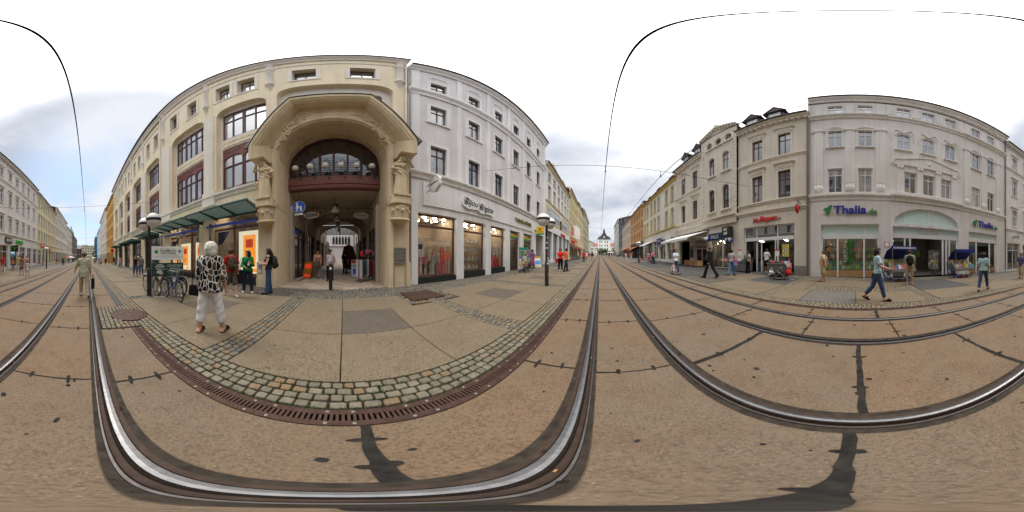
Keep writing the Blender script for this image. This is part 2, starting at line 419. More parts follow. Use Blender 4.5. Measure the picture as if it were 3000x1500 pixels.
# spots of old tar and gum trodden into the concrete
sp = MB(); rg = random.Random(3)
for i in range(230):
    x = rg.gauss(0, 4.2); y = rg.uniform(-4.0, 0.75)
    r = rg.choice((0.005, 0.007, 0.01, 0.014, 0.022)) * rg.uniform(0.8, 1.3)
    blob(sp, x, y, r * rg.uniform(1, 1.6), r, i, 0.004)
tag(sp.build('tar_spots', M_tar, road), kind='stuff')
sp = MB()
for i in range(420):
    x = rg.gauss(0.6, 4.5); y = rg.uniform(1.5, 6.8)
    r = rg.choice((0.006, 0.009, 0.012, 0.016)) * rg.uniform(0.8, 1.3)
    blob(sp, x, y, r * rg.uniform(1, 1.6), r, i, 0.004, 8)
tag(sp.build('gum_spots', M_agg2, pave), kind='stuff')

# ------------------------------------------------------------------ grooved rails
def strip_x(mb, ya, za, yb, zb, xs):
    for i in range(len(xs) - 1):
        mb.quad((xs[i], ya, gz(xs[i]) + za), (xs[i + 1], ya, gz(xs[i + 1]) + za), (xs[i + 1], yb, gz(xs[i + 1]) + zb), (xs[i], yb, gz(xs[i]) + zb))
rail_x = [-255, -150, -60, -20, 0, 20, 60, 100, 150, 320]
def rail(yh0, yh1, s, label, seal0, seal1):
    """Head from yh0 to yh1; groove and guard lip on side s."""
    t = thing('tram_rail', label, 'tram rail', (0, yh0, 0), 0, 'grooved tram rails in the street')
    def S(name, m, prof):
        mb = MB()
        for (a_, b_) in zip(prof[:-1], prof[1:]): strip_x(mb, a_[0] - yh0, a_[1], b_[0] - yh0, b_[1], rail_x)
        mb.build(name, m, t, smooth=True)
    e0, e1 = (yh0, yh1)      # e1 is the groove side
    S('rail_head', M_steel, [(e0, -0.02), (e0 + s * 0.002, -0.002), (e0 + s * 0.008, 0.004), ((e0 + e1) / 2, 0.007), (e1 - s * 0.012, 0.004), (e1 - s * 0.002, -0.006), (e1, -0.022)])
    S('groove', M_rust, [(e1, -0.02), (e1 + s * 0.006, -0.042), (e1 + s * 0.032, -0.042), (e1 + s * 0.038, -0.015)])
    S('guard_lip', M_lipst, [(e1 + s * 0.038, -0.016), (e1 + s * 0.040, 0.0), (e1 + s * 0.050, 0.0), (e1 + s * 0.052, -0.02)])
    S('rail_flank', M_rust, [(e0, -0.015), (e0 - s * 0.03, -0.012)])
    S('sealant', M_seal, [(e0 - s * 0.03, -0.012), (seal0, -0.003)])
    S('sealant', M_seal, [(e1 + s * 0.052, -0.012), (seal1, -0.003)])
    return t
rail(0.178, 0.115, -1, 'shiny tram rail running right past the camera, nearest the arcade', 0.252, 0.033)
rail(-0.908, -0.845, 1, 'shiny tram rail of the near track, second from the arcade', -0.977, -0.733)
rail(-2.345, -2.402, -1, 'dark tram rail of the far track, third from the arcade', -2.285, -2.525)
rail(-3.462, -3.405, 1, 'dark tram rail of the far track, nearest the bookshop side', -3.505, -3.295)

# ------------------------------------------------------------------ slotted drain channels (0.5 m grates)
def grate_mesh(w, L_=0.494, n=15, detail=True):
    """Frame, bars and slots in one plate: ribs 30 mm apart with true gaps between them."""
    mb = MB(); h = w / 2; th = 0.03
    rim = 0.055 if w > 0.17 else 0.045
    mb.box(-L_ / 2, L_ / 2, -h, -h + rim, -th, 0); mb.box(-L_ / 2, L_ / 2, h - rim, h, -th, 0)
    p = L_ / n
    for i in range(n):
        x = -L_ / 2 + (i + 0.5) * p
        mb.box(x - p * 0.28, x + p * 0.28, -h + rim, h - rim, -th, -0.001)
    if detail:
        for sy in (-1, 1):            # slanting tread ribs on the rims
            for i in range(n):
                x = -L_ / 2 + (i + 0.5) * p; y0 = sy * (h - rim + 0.004); y1 = sy * (h - 0.006)
                mb.prism([(x - 0.004, y0), (x + 0.004, y0), (x + 0.028 if i < n - 1 else x + 0.012, y1), (x + 0.02 if i < n - 1 else x + 0.004, y1)], 0, 0.0025, 'z')
    return mb.mesh('drain_grate', M_castiron)
bolt = MB().lathe([(0.013, 0), (0.013, 0.004), (0.009, 0.006)], n=10).mesh('bolt', M_granite)
def drain(yc, w, x0, x1, label, xd0, xd1):
    t = thing('drain_channel', label, 'drain', tl(0, yc))
    gm = grate_mesh(w); gl = grate_mesh(w, detail=False)
    k0, k1 = math.floor((x0 + 0.02) / 0.495), math.floor((x1 + 0.02) / 0.495)
    for k in range(k0, k1):
        x = -0.02 + (k + 0.5) * 0.495
        if not (xd0 < x < xd1): continue
        g_ = link('drain_grate', gm if abs(x) < 6 else gl, t, (x, 0, gz(x)), (0, TILT, 0))
        if abs(x) < 5:
            for sy in (-1, 1):
                for bx_ in (-0.17, 0.17): link('bolt', bolt, g_, (bx_, sy * (w / 2 - 0.025), 0))
    mb = MB(); xs = [x0, max(x0, -60), -30, 0, 30, 60, x1]; xs = sorted(set(x for x in xs if x0 <= x <= x1))
    for i in range(len(xs) - 1):
        mb.quad((xs[i], -w / 2, gz(xs[i]) - 0.09), (xs[i + 1], -w / 2, gz(xs[i + 1]) - 0.09), (xs[i + 1], w / 2, gz(xs[i + 1]) - 0.09), (xs[i], w / 2, gz(xs[i]) - 0.09))
    mb.build('channel_bottom', M_black, t)
    for a_, b_ in ((x0, xd0), (xd1, x1)):
        if b_ - a_ > 1: 
            xs2 = sorted(set([a_, b_] + [x for x in (-60, 60, 100) if a_ < x < b_])); mb = MB()
            for i in range(len(xs2) - 1):
                mb.quad(*[(x, y, gz(x) - 0.002) for x, y in ((xs2[i], -w / 2), (xs2[i + 1], -w / 2), (xs2[i + 1], w / 2), (xs2[i], w / 2))])
            mb.build('grate_run', M_castiron, t)
    t.location = (0, yc, 0)
    return t
drain(0.917, 0.19, -3.0, 120, 'rusty slotted drain channel between the near rail and the cobbles by the arcade', -3.02, 34)
drain(-4.12, 0.19, -120, 120, 'rusty slotted drain channel along the kerb on the bookshop side', -24, 30)

# ------------------------------------------------------------------ cobbles
def cobble_shape(sx, sy, h, seed):
    rg = random.Random(seed); hx, hy = sx / 2, sy / 2
    def j(a_): return a_ * rg.uniform(0.86, 1.02)
    c = [(-j(hx), -j(hy)), (j(hx), -j(hy)), (j(hx), j(hy)), (-j(hx), j(hy))]
    P = []
    for k in range(4):                       # chamfered corner = 2 points
        a_, b_, d_ = c[k - 1], c[k], c[(k + 1) % 4]
        P.append((b_[0] + (a_[0] - b_[0]) * 0.13, b_[1] + (a_[1] - b_[1]) * 0.13)); P.append((b_[0] + (d_[0] - b_[0]) * 0.13, b_[1] + (d_[1] - b_[1]) * 0.13))
    n = 8
    v = [(x * 0.87, y * 0.87, rg.uniform(-0.003, 0.003)) for x, y in P] + [(x * 0.975, y * 0.975, -0.008 + rg.uniform(-.002, .002)) for x, y in P] + [(x, y, -h) for x, y in P]
    f = [tuple(range(n))] + [(r * n + k, (r + 1) * n + k, (r + 1) * n + (k + 1) % n, r * n + (k + 1) % n) for r in (0, 1) for k in range(n)]
    return v, f
CV = [cobble_shape(1, 1, 0.06, s) for s in range(14)]
CM = []
for s in range(14):
    row = []
    for m in M_cob:
        me = bpy.data.meshes.new('cobble'); me.from_pydata(CV[s][0], [], CV[s][1]); me.materials.append(m); row.append(me)
    CM.append(row)
class Cobbles:
    """All stones of one cobbled area: the largest in the picture are objects, the rest one mesh."""
    def __init__(s): s.items = []
    def grid(s, x0, x1, y0, y1, px, py, tones, along='x', jit=0.012, skip=None):
        ny = max(1, round((y1 - y0) / py)); py = (y1 - y0) / ny
        nx = max(1, round((x1 - x0) / px)); px = (x1 - x0) / nx
        if along == 'x':
            for r in range(ny):
                sh = rnd.uniform(-0.5, 0.5) * px; x = x0
                while x < x1 - 0.03:
                    w = min(px * rnd.uniform(0.78, 1.22), x1 - x)
                    if x1 - (x + w) < px * 0.4: w = x1 - x
                    cx_, cy_ = x + w / 2, y0 + (r + .5) * py
                    if not (skip and skip(cx_, cy_)): s.items.append((cx_, cy_ + rnd.uniform(-jit, jit) * .3, w * 0.94, py * 0.94 * rnd.uniform(.93, 1.0), rnd.choice(tones)))
                    x += w
        else:
            for r in range(nx):
                y = y0
                while y < y1 - 0.03:
                    w = min(py * rnd.uniform(0.78, 1.22), y1 - y)
                    if y1 - (y + w) < py * 0.4: w = y1 - y
                    cx_, cy_ = x0 + (r + .5) * px, y + w / 2
                    if not (skip and skip(cx_, cy_)): s.items.append((cx_ + rnd.uniform(-jit, jit) * .3, cy_, px * 0.94 * rnd.uniform(.93, 1.0), w * 0.94, rnd.choice(tones)))
                    y += w
    def build(s, parent, nmax=300):
        it = sorted(s.items, key=lambda q: (q[0] ** 2 + q[1] ** 2 + 0.5) / (q[2] * q[3]) ** .5)
        for (x, y, sx, sy, t) in it[:nmax]:
            o = link('cobble', rnd.choice(CM)[t], parent, tl(x, y, rnd.uniform(-0.006, 0.003)), (rnd.uniform(-.02, .02), TILT + rnd.uniform(-.02, .02), rnd.uniform(-.05, .05) + (math.pi if rnd.random() < .5 else 0)))
            o.scale = (sx, sy, 1)
        for t in range(4):
            sub = [q for q in it[nmax:] if q[4] == t]
            if not sub: continue
            V = []; F = []
            for (x, y, sx, sy, _) in sub:
                v, f = CV[rnd.randrange(14)]; i = len(V); dz = rnd.uniform(-.006, .003)
                V.extend([(x + a_ * sx, y + b_ * sy, gz(x + a_ * sx) + c_ + dz) for a_, b_, c_ in v]); F.extend([tuple(i + k for k in q) for q in f])
            me = bpy.data.meshes.new('cobbles'); me.from_pydata(V, [], F); me.materials.append(M_cob[t])
            tag(link('cobbles', me, parent), kind='stuff')
cb = Cobbles()
tn = (0, 0, 2, 2, 1, 0, 2)
HATCH = (2.02, 3.14, 4.42, 5.58)
inh = lambda x, y: HATCH[0] - .05 < x < HATCH[1] + .05 and HATCH[2] - .05 < y < HATCH[3] + .05
inman = lambda x, y: math.hypot(x + 3.82, y - 0.98) < 0.44 or (x < -3.0 and y < .8 and x > -3.02)
cb.grid(-30, 60, 1.035, 1.43, 0.115, 0.1, tn, skip=inman)
cb.grid(-4.62, -3.06, 0.27, 1.03, 0.11, 0.1, tn, skip=inman)
XSTR = [-1.47 + 4.1 * k for k in range(-7, 12)]
for xs_ in XSTR: cb.grid(xs_ - 0.21, xs_ + 0.21, 1.44, 5.22, 0.105, 0.115, (0, 0, 3, 1, 0, 2) if abs(xs_) < 3 else (0, 3, 3, 0), along='y', skip=inh)
cb.grid(-30, 24, 5.25, 6.9, 0.125, 0.115, (0, 3, 3, 0, 2), skip=inh)
cb.grid(1.2, 4.2, 4.0, 5.22, 0.115, 0.115, (0, 3, 3, 0, 1), skip=lambda x, y: inh(x, y) or not (1.75 < x < 3.4 and y > 4.15) or abs(x - 2.63) < .21)
cb.build(pave)
cb2 = Cobbles()
cb2.grid(-34, 46, -4.66, -4.235, 0.115, 0.105, (2, 2, 0, 1, 2))
XS2 = [-2.45, 2.15, 6.8, -7.2, -12, -17, -22]
for xs_ in (-2.45, 3.0): cb2.grid(xs_ - 0.22, xs_ + 0.22, -9.2, -4.68, 0.11, 0.115, (2, 0, 1, 0), along='y')
cb2.grid(-2.22, 2.02, -7.3, -6.3, 0.15, 0.16, (0, 2, 1, 0))
cb2.grid(-12.5, -5.4, -7.3, -6.3, 0.15, 0.16, (0, 2, 1, 0))
cb2.grid(-34, 4.6, -10.5, -9.25, 0.15, 0.15, (0, 2, 3, 0))
cb2.build(pave2)

# moss and weeds in the joints
mo = MB(); rg = random.Random(11)
def tuft(x, y, s):
    for _ in range(rg.randint(4, 8)):
        a_ = rg.uniform(0, 6.28); l = rg.uniform(.4, 1) * s; px, py = x + rg.uniform(-s, s), y + rg.uniform(-s * .5, s * .5)
        z = gz(px) - 0.012
        mo.quad((px - .004, py, z), (px + .004, py, z), (px + math.cos(a_) * l, py + math.sin(a_) * l, z + rg.uniform(.01, .03)))
for _ in range(800): tuft(rg.gauss(0.5, 2.6), 1.04 + rg.choice((0.1, 0.2, 0.3, 0.0, .38)) + rg.uniform(-.01, .01), 0.022)
for _ in range(60): tuft(rg.choice((-1.5, 2.6)) + rg.choice((-.2, -.1, 0, .1, .2)), rg.uniform(1.4, 3), 0.025)
for _ in range(500): tuft(rg.gauss(0, 6), -4.24 - rg.choice((0.0, 0.1, .21, .32, .42)), 0.03)
for _ in range(40): tuft(rg.gauss(0, 3), rg.choice((.045, -.73)), 0.012)
tag(mo.build('weeds', M_moss), 'green moss and weeds growing in the cobble joints', 'moss', kind='stuff')

# ------------------------------------------------------------------ paving slabs by the arcade: 3 x 3 slabs between cobble strips
for i, xs_ in enumerate(XSTR[:-1]):
    x0 = xs_ + 0.215; x1 = XSTR[i + 1] - 0.215; w = (x1 - x0) / 3
    if x1 < -30 or x0 > 42: continue
    for c_ in range(3):
        for r_ in range(3):
            y0 = 1.44 + r_ * 1.265
            cx_, cy_ = x0 + (c_ + .5) * w, y0 + .6325
            dark = (c_ == 1 and r_ == 1) or (x0 > 9 and (i * 3 + c_ + r_) % 4 == 0)
            m = M_agg2 if dark else M_agg
            if x0 > 15 and c_ + r_ > 2: m = M_asph
            lx, ly = w - 0.012, 1.253
            if x0 < 2 < x1 + .3 and r_ == 2 and c_ == 2:      # cut short beside the hatch
                lx = 0.6; cx_ = x0 + 2 * w + .3
            if 2.6 < x0 < 3.5 and r_ == 2 and c_ == 0: lx = .62; cx_ = x0 + w - .31
            link('paving_slab', slab_mesh('paving_slab', lx, ly, m), pave, tl(cx_, cy_, rnd.uniform(-.003, .003)), (0, TILT, 0))
for a_, b_ in ((-260, -30), (42, 330)):
    xs = sorted(set([a_, b_] + [x for x in (-100, 100, 150) if a_ < x < b_]))
    sheet(MB(), 1.44, 7.6, -0.004, xs).build('paving_sheet', M_agg, pave)
    sheet(MB(), 1.04, 1.44, -0.002, xs).build('cobbled_edge', M_cob[0], pave)
sheet(MB(), 0.82, 1.03, -0.008, [-260, -100, -30, -4.66]).build('gutter_strip', M_asph, pave)
sheet(MB(), 1.03, 7.2, -0.045, [-260, -100, -30, 30, 60, 100, 330]).build('pavement_bed', M_joint, pave)
# pavement on the bookshop side: a patchwork of aggregate, grey slab and asphalt
P2 = [(-2.22, 0.0, -6.27, -4.68, M_agg), (0.0, 1.7, -6.27, -4.68, M_gslab), (-2.22, 2.02, -9.22, -7.33, M_agg), (1.72, 2.78, -6.27, -4.68, M_agg), (2.04, 2.78, -9.2, -6.29, M_agg),
      (3.25, 6.0, -6.9, -4.68, M_agg), (3.25, 5.4, -9.2, -6.92, M_asph), (5.42, 7.4, -9.2, -6.92, M_agg), (6.02, 8.6, -6.9, -4.68, M_agg2),
      (8.62, 11.5, -6.9, -4.68, M_asph), (7.42, 11.5, -10.55, -6.92, M_asph), (4.62, 7.4, -10.55, -9.22, M_asph), (11.52, 14.5, -6.5, -4.68, M_agg2), (11.52, 14.5, -10.55, -6.52, M_asph), (14.52, 26, -10.55, -4.68, M_asph), (26.02, 46, -10.55, -4.68, M_gslab),
      (-5.35, -2.7, -9.22, -6.3, M_asph), (-5.35, -2.7, -6.27, -4.68, M_agg), (-9.0, -5.37, -6.27, -4.68, M_agg), (-12.5, -9.02, -6.27, -4.68, M_agg),
      (-9.0, -5.37, -9.22, -7.33, M_agg), (-12.5, -9.02, -9.22, -7.33, M_gslab), (-17, -12.52, -9.22, -4.68, M_agg), (-24, -17.02, -9.22, -7, M_gslab), (-24, -17.02, -6.98, -4.68, M_agg), (-34, -24.02, -9.22, -4.68, M_gslab)]
for (x0, x1, y0, y1, m) in P2:
    nx = max(1, round((x1 - x0) / 1.6)) if m is not M_asph else 1
    ny = max(1, round((y1 - y0) / 1.7)) if m is not M_asph else 1
    for a_ in range(nx):
        for b_ in range(ny):
            lx, ly = (x1 - x0) / nx, (y1 - y0) / ny
            link('paving_slab', slab_mesh('paving_slab', lx - .012, ly - .012, m), pave2, tl(x0 + (a_ + .5) * lx, y0 + (b_ + .5) * ly, rnd.uniform(-.003, .003)), (0, TILT, 0))
for a_, b_ in ((-260, -34), (46, 330)):
    xs = sorted(set([a_, b_] + [x for x in (-100, 100, 150) if a_ < x < b_]))
    sheet(MB(), -11.4, -4.68, -0.004, xs).build('paving_sheet', M_gslab, pave2)
    sheet(MB(), -4.66, -4.23, -0.002, xs).build('cobbled_edge', M_cob[2], pave2)
sheet(MB(), -10.7, -4.22, -0.045, [-260, -100, -30, 30, 60, 100, 330]).build('pavement_bed', M_joint, pave2)

# service hatch, round manhole
t = thing('hatch_cover', 'brown square steel hatch cover in the cobbles before the jewellery shop', 'hatch cover', tl(2.58, 5.0), 0); t.rotation_euler = (0, TILT, 0)
bx('frame', M_castiron, t, -.57, .57, -.59, .59, -.05, -.004)
for sy in (-1, 1):
    p_ = bx('plate', M_castiron, t, -.545, .545, .005 if sy > 0 else -.565, .565 if sy > 0 else -.005, -.03, .004)
    mb = MB()
    for i in range(17): mb.box(-.52 + i * .064, -.505 + i * .064, .03 if sy > 0 else -.54, .54 if sy > 0 else -.03, .004, .008)
    tag(mb.build('tread', M_castiron, p_), kind='stuff')
t = thing('manhole_cover', 'round rusty manhole cover set in cobbles beside the near rail', 'manhole cover', tl(-3.82, 0.98)); t.rotation_euler = (0, TILT, 0)
MB().lathe([(0.43, -.06), (0.43, 0.0), (0.40, .004), (0.375, .004), (0.37, -.01), (0.0, -.01)], n=32).build('frame', M_castiron, t, smooth=True)
lid = MB().lathe([(0.362, -.02), (0.362, .003), (0.35, .006), (0, .006)], n=32).build('lid', M_castiron, t)
mb = MB()
for a_ in range(8):
    for r_ in (.12, .2, .28): mb.box(r_ * math.cos(a_ * .785 + r_ * 3) - .02, r_ * math.cos(a_ * .785 + r_ * 3) + .02, r_ * math.sin(a_ * .785 + r_ * 3) - .02, r_ * math.sin(a_ * .785 + r_ * 3) + .02, .006, .011)
tag(mb.build('tread', M_castiron, lid), kind='stuff')
# ------------------------------------------------------------------ building toolkit
def paint(name, col, streak=0.13, var=0.08): return mat(name, col, 0.9, var=var, scale=0.6, bump=0.12, bscale=45, streak=streak)
M_cream = paint('cream render', (0.86, 0.745, 0.535))
M_trim = paint('pale stone trim', (0.80, 0.74, 0.66))
M_sand = mat('sandstone', (0.74, 0.60, 0.385), 0.9, var=0.22, scale=1.4, bump=0.25, bscale=60, streak=0.16, col2=(0.62, 0.51, 0.35))
M_lilac = paint('pale lilac render', (0.76, 0.715, 0.71))
M_white = paint('white render', (0.85, 0.835, 0.81))
M_greige = paint('greige render', (0.71, 0.645, 0.545))
M_greige2 = paint('greige trim', (0.75, 0.69, 0.595))
M_grey = paint('warm grey render', (0.77, 0.74, 0.705))
M_grey2 = paint('warm grey trim', (0.80, 0.775, 0.74))
M_yellow = paint('yellow render', (0.70, 0.59, 0.32))
M_yellow2 = paint('light yellow render', (0.74, 0.67, 0.44))
M_offw = paint('off-white render', (0.770, 0.732, 0.638))
M_ochre = paint('ochre trim', (0.62, 0.47, 0.17))
M_orange = paint('orange render', (0.66, 0.37, 0.10))
M_peach = paint('peach render', (0.68, 0.42, 0.22))
M_bluegrey = paint('blue-grey panel', (0.28, 0.34, 0.42))
M_stone = paint('grey stone', (0.30, 0.27, 0.23), 0.2, 0.15)
M_redstone = paint('red sandstone', (0.22, 0.06, 0.045), 0.2, 0.15)
M_scaff = paint('blue scaffold net', (0.03, 0.24, 0.42), 0.1, 0.2)
M_slate = mat('slate roof', (0.055, 0.055, 0.062), 0.6, var=0.3, scale=5, bump=0.4, bscale=14)
M_rtile = mat('red roof tile', (0.34, 0.09, 0.05), 0.8, var=0.3, scale=6, bump=0.5, bscale=16)
M_wine = mat('wine-dark window frame', (0.095, 0.03, 0.034), 0.5, var=0.1)
M_redwood = mat('red-brown carved panel', (0.20, 0.066, 0.05), 0.55, var=0.15, scale=8)
M_dkfr = mat('dark window frame', (0.03, 0.025, 0.025), 0.5)
M_brfr = mat('brown window frame', (0.13, 0.05, 0.035), 0.5)
M_whfr = mat('white window frame', (0.78, 0.78, 0.77), 0.4, var=0.04)
M_zinc = mat('zinc flashing', (0.10, 0.09, 0.085), 0.5, metal=0.6)
M_pipe = mat('downpipe', (0.22, 0.19, 0.17), 0.5, metal=0.3)
M_plinth = mat('dark plinth', (0.02, 0.023, 0.024), 0.5)
M_teal = mat('teal steel', (0.035, 0.085, 0.085), 0.45, metal=0.3)
M_tealgl = mat('teal canopy glass', (0.34, 0.44, 0.42), 0.3, var=.12, spec=.5)
_n = M_tealgl.node_tree; _t = _n.nodes.new('ShaderNodeBsdfTranslucent'); _t.inputs[0].default_value = (.42, .54, .52, 1); _x = _n.nodes.new('ShaderNodeMixShader'); _x.inputs[0].default_value = .42; _n.links.new(_n.nodes['Principled BSDF'].outputs[0], _x.inputs[1]); _n.links.new(_t.outputs[0], _x.inputs[2]); _n.links.new(_x.outputs[0], _n.nodes['Material Output'].inputs[0])
M_shop = glass_mat('shop glass', (0.9, 0.92, 0.9), 0.06)
M_turq = mat('frosted turquoise pane', (0.60, 0.78, 0.76), 0.25, var=0.04, spec=0.6)
P_sky = [pane_mat('pane bright', (0.10, 0.11, 0.12), 0.55), pane_mat('pane bright blind', (0.34, 0.34, 0.33), 0.35), pane_mat('pane mid', (0.10, 0.11, 0.12), 0.38)]
P_dark = [pane_mat('pane dark', (0.03, 0.033, 0.036), 0.14), pane_mat('pane curtain', (0.30, 0.30, 0.30), 0.12, 9.0), pane_mat('pane dim', (0.055, 0.06, 0.065), 0.2), pane_mat('pane dark glossy', (0.03, 0.033, 0.036), 0.38), pane_mat('pane net curtain', (0.5, 0.5, 0.48), 0.1, 14.0)]
P_blue = [pane_mat('pane bluish', (0.055, 0.07, 0.09), 0.32), pane_mat('pane bluish blind', (0.22, 0.25, 0.28), 0.25), pane_mat('pane bluish dark', (0.03, 0.04, 0.055), 0.22)]
P_far = [pane_mat('pane far', (0.05, 0.05, 0.055), 0.12), pane_mat('pane far light', (0.16, 0.16, 0.16), 0.15)]
M_room = mat('shop interior', (0.30, 0.24, 0.19), 0.8, var=0.3, scale=1.5)
M_room2 = mat('dim shop interior', (0.12, 0.105, 0.09), 0.8, var=0.4, scale=2)
M_warm = mat('warm ceiling lamp', (1, 0.9, 0.7), 0.5, emit=(1.0, 0.82, 0.6, 46))
M_cool = mat('neutral ceiling lamp', (1, 1, 1), 0.5, emit=(1.0, 0.93, 0.82, 40))
M_spot = mat('spot lamp', (1, 0.9, 0.75), 0.5, emit=(1.0, 0.86, 0.62, 26))

WIN = {}
class Bld:
    def __init__(s, name, label, side, u0, u1, Y, z0=None, cat='building', group=None):
        s.side = side; s.uc = (u0 + u1) / 2; s.Y = Y
        X = s.uc * side; s.z0 = gz(X) if z0 is None else z0
        s.root = thing(name, label, cat, (X, Y * side, s.z0), 0 if side > 0 else math.pi, group)
        s.pos = {s.root.name: (s.uc, 0, s.z0)}
    def put(s, name, me, parent, at=(0, 0, 0)):
        p = parent or s.root; q = s.pos[p.name]
        o = link(name, me, p, (at[0] - q[0], at[1] - q[1], at[2] - q[2])); s.pos[o.name] = at; return o
    def part(s, name, mb, m, parent=None, smooth=False):      # mb in street coordinates (u, depth, z)
        return s.put(name, mb.mesh(name, m, smooth), parent)
    def box(s, name, m, u0, u1, y0, y1, z0, z1, parent=None): return s.part(name, MB().box(u0, u1, y0, y1, z0, z1), m, parent)
    def band(s, name, m, u0, u1, prof, parent=None):           # moulding: profile (depth, z) swept along the front
        return s.part(name, MB().prism(prof, u0, u1, 'x'), m, parent)
    def cornice(s, name, m, u0, u1, z, h, out, parent=None, dent=0):
        c = s.band(name, m, u0, u1, [(0.02, z), (-out * .35, z), (-out * .45, z + h * .35), (-out * .8, z + h * .55), (-out, z + h * .7), (-out, z + h), (0.02, z + h)], parent)
        if dent:
            me = MB().box(-dent * .22, dent * .22, -out * .7, 0.01, -h * .55, -0.003).mesh('bracket', m)
            n = int((u1 - u0) / dent)
            for i in range(n): s.put('bracket', me, c, (u0 + (i + .5) * (u1 - u0) / n, 0, z))
        return c
    def text(s, t_, m, u, y, z, parent=None, name='lettering', **k):
        me = text_mesh(t_, **k); me.materials.clear(); me.materials.append(m)
        return s.put(name, me, parent, (u, y, z))
    def wall(s, name, m, u0, u1, z0, z1, holes, y=0.0, depth=0.3, parent=None, step=8):
        """Front wall with true openings. hole = (u0,u1,z0,z1[,rise[,corner]]): rise = arc height at the top, corner = rounded corners."""
        mb = MB()
        us = sorted(set([u0, u1] + [a_ for h in holes for a_ in h[:2] if u0 < a_ < u1]))
        zs = sorted(set([z0, z1] + [a_ for h in holes for a_ in h[2:4] if z0 < a_ < z1]))
        for i in range(len(us) - 1):
            for j in range(len(zs) - 1):
                cu, cz = (us[i] + us[i + 1]) / 2, (zs[j] + zs[j + 1]) / 2
                if any(h[0] < cu < h[1] and h[2] < cz < h[3] for h in holes): continue
                mb.quad((us[i], y, zs[j]), (us[i + 1], y, zs[j]), (us[i + 1], y, zs[j + 1]), (us[i], y, zs[j + 1]))
        for h in holes:
            pl = top_line(h)
            a_, b_, c_, d_ = h[:4]
            for (p, q) in zip(pl[:-1], pl[1:]):
                if min(p[1], q[1]) < d_ - 1e-6: mb.quad((p[0], y, p[1]), (q[0], y, q[1]), (q[0], y, d_), (p[0], y, d_))
                mb.quad((p[0], y, p[1]), (p[0], y + depth, p[1]), (q[0], y + depth, q[1]), (q[0], y, q[1]))
            mb.quad((a_, y, c_), (a_, y, pl[0][1]), (a_, y + depth, pl[0][1]), (a_, y + depth, c_))
            mb.quad((b_, y, c_), (b_, y + depth, c_), (b_, y + depth, pl[-1][1]), (b_, y, pl[-1][1]))
            mb.quad((a_, y, c_), (a_, y + depth, c_), (b_, y + depth, c_), (b_, y, c_))
        return s.part(name, mb, m, parent)
    def window(s, u0, u1, z0, z1, fm, pm, cols=2, tr=0.68, fw=0.06, y=0.16, rise=0, depth=0.06, parent=None, name='window', sub=0, pick=None):
        """Frame with mullions as one part, every pane a sub-part."""
        w, h = round(u1 - u0, 2), round(z1 - z0, 2)
        key = (w, h, fm.name, cols, tr, fw, rise, depth, sub)
        if key not in WIN:
            mb = MB(); zt = h - rise; panes = []
            mb.box(0, fw, 0, depth, 0, zt); mb.box(w - fw, w, 0, depth, 0, zt); mb.box(fw, w - fw, 0, depth, 0, fw)
            if rise:
                N_ = 10; pl = [(w / 2 - math.cos(math.pi * k / N_) * w / 2, zt + math.sin(math.pi * k / N_) * rise) for k in range(N_ + 1)]
                for p, q in zip(pl[:-1], pl[1:]):
                    f_ = lambda p: (w / 2 + (p[0] - w / 2) * (1 - 2 * fw / w), zt + (p[1] - zt) * (1 - fw / max(rise, .01)))
                    p2, q2 = f_(p), f_(q)
                    mb.quad((p[0], 0, p[1]), (q[0], 0, q[1]), (q2[0], 0, q2[1]), (p2[0], 0, p2[1])); mb.quad((p2[0], 0, p2[1]), (q2[0], 0, q2[1]), (q2[0], depth, q2[1]), (p2[0], depth, p2[1]))
            else:
                mb.box(fw, w - fw, 0, depth, h - fw, h)
            cw = (w - fw) / cols
            for c in range(1, cols): mb.box(c * cw + fw * .1, c * cw + fw * .9, -0.012, depth, fw, (h - fw if not rise else zt + rise * .97 * math.sqrt(max(0, 1 - ((c * cw + fw / 2) / w * 2 - 1) ** 2))))
            zr = h * tr if tr else None
            if zr:
                for c in range(cols): mb.box(c * cw + fw * (.9 if c else 1), (c + 1) * cw + fw * .1 if c < cols - 1 else w - fw, -0.008, depth, zr - fw * .5, zr + fw * .5)
            yb = depth * .55
            for c in range(cols):
                a_, b_ = c * cw + fw * .5, (c + 1) * cw + fw * .5
                cells = [(fw * .5, zr), (zr, None)] if zr else [(fw * .5, None)]
                for lo, hi in cells:
                    if hi is not None: P_ = [(a_, lo), (b_, lo), (b_, hi), (a_, hi)]
                    elif not rise: P_ = [(a_, lo), (b_, lo), (b_, h - fw * .5), (a_, h - fw * .5)]
                    else:
                        arc = [(b_ + (a_ - b_) * k / 6, zt + rise * .97 * math.sqrt(max(0, 1 - (min(1, abs((b_ + (a_ - b_) * k / 6) / w * 2 - 1))) ** 2))) for k in range(7)]
                        P_ = [(a_, lo), (b_, lo)] + arc
                    q_ = MB(); q_.prism(P_, yb, yb + .006, 'y'); panes.append(q_.mesh('pane'))
            WIN[key] = (mb.mesh(name, fm), panes)
        fmesh, panes = WIN[key]
        o = s.put(name, fmesh, parent, (u0, y, z0))
        base = rnd.choice(pm) if pick is None else pm[pick]
        for i, pme in enumerate(panes):
            pc = s.put('pane', pme, o, (u0, y, z0))
            if not pme.materials: pme.materials.append(base)
            pc.material_slots[0].link = 'OBJECT'; pc.material_slots[0].material = base if rnd.random() < .8 else rnd.choice(pm)
        return o
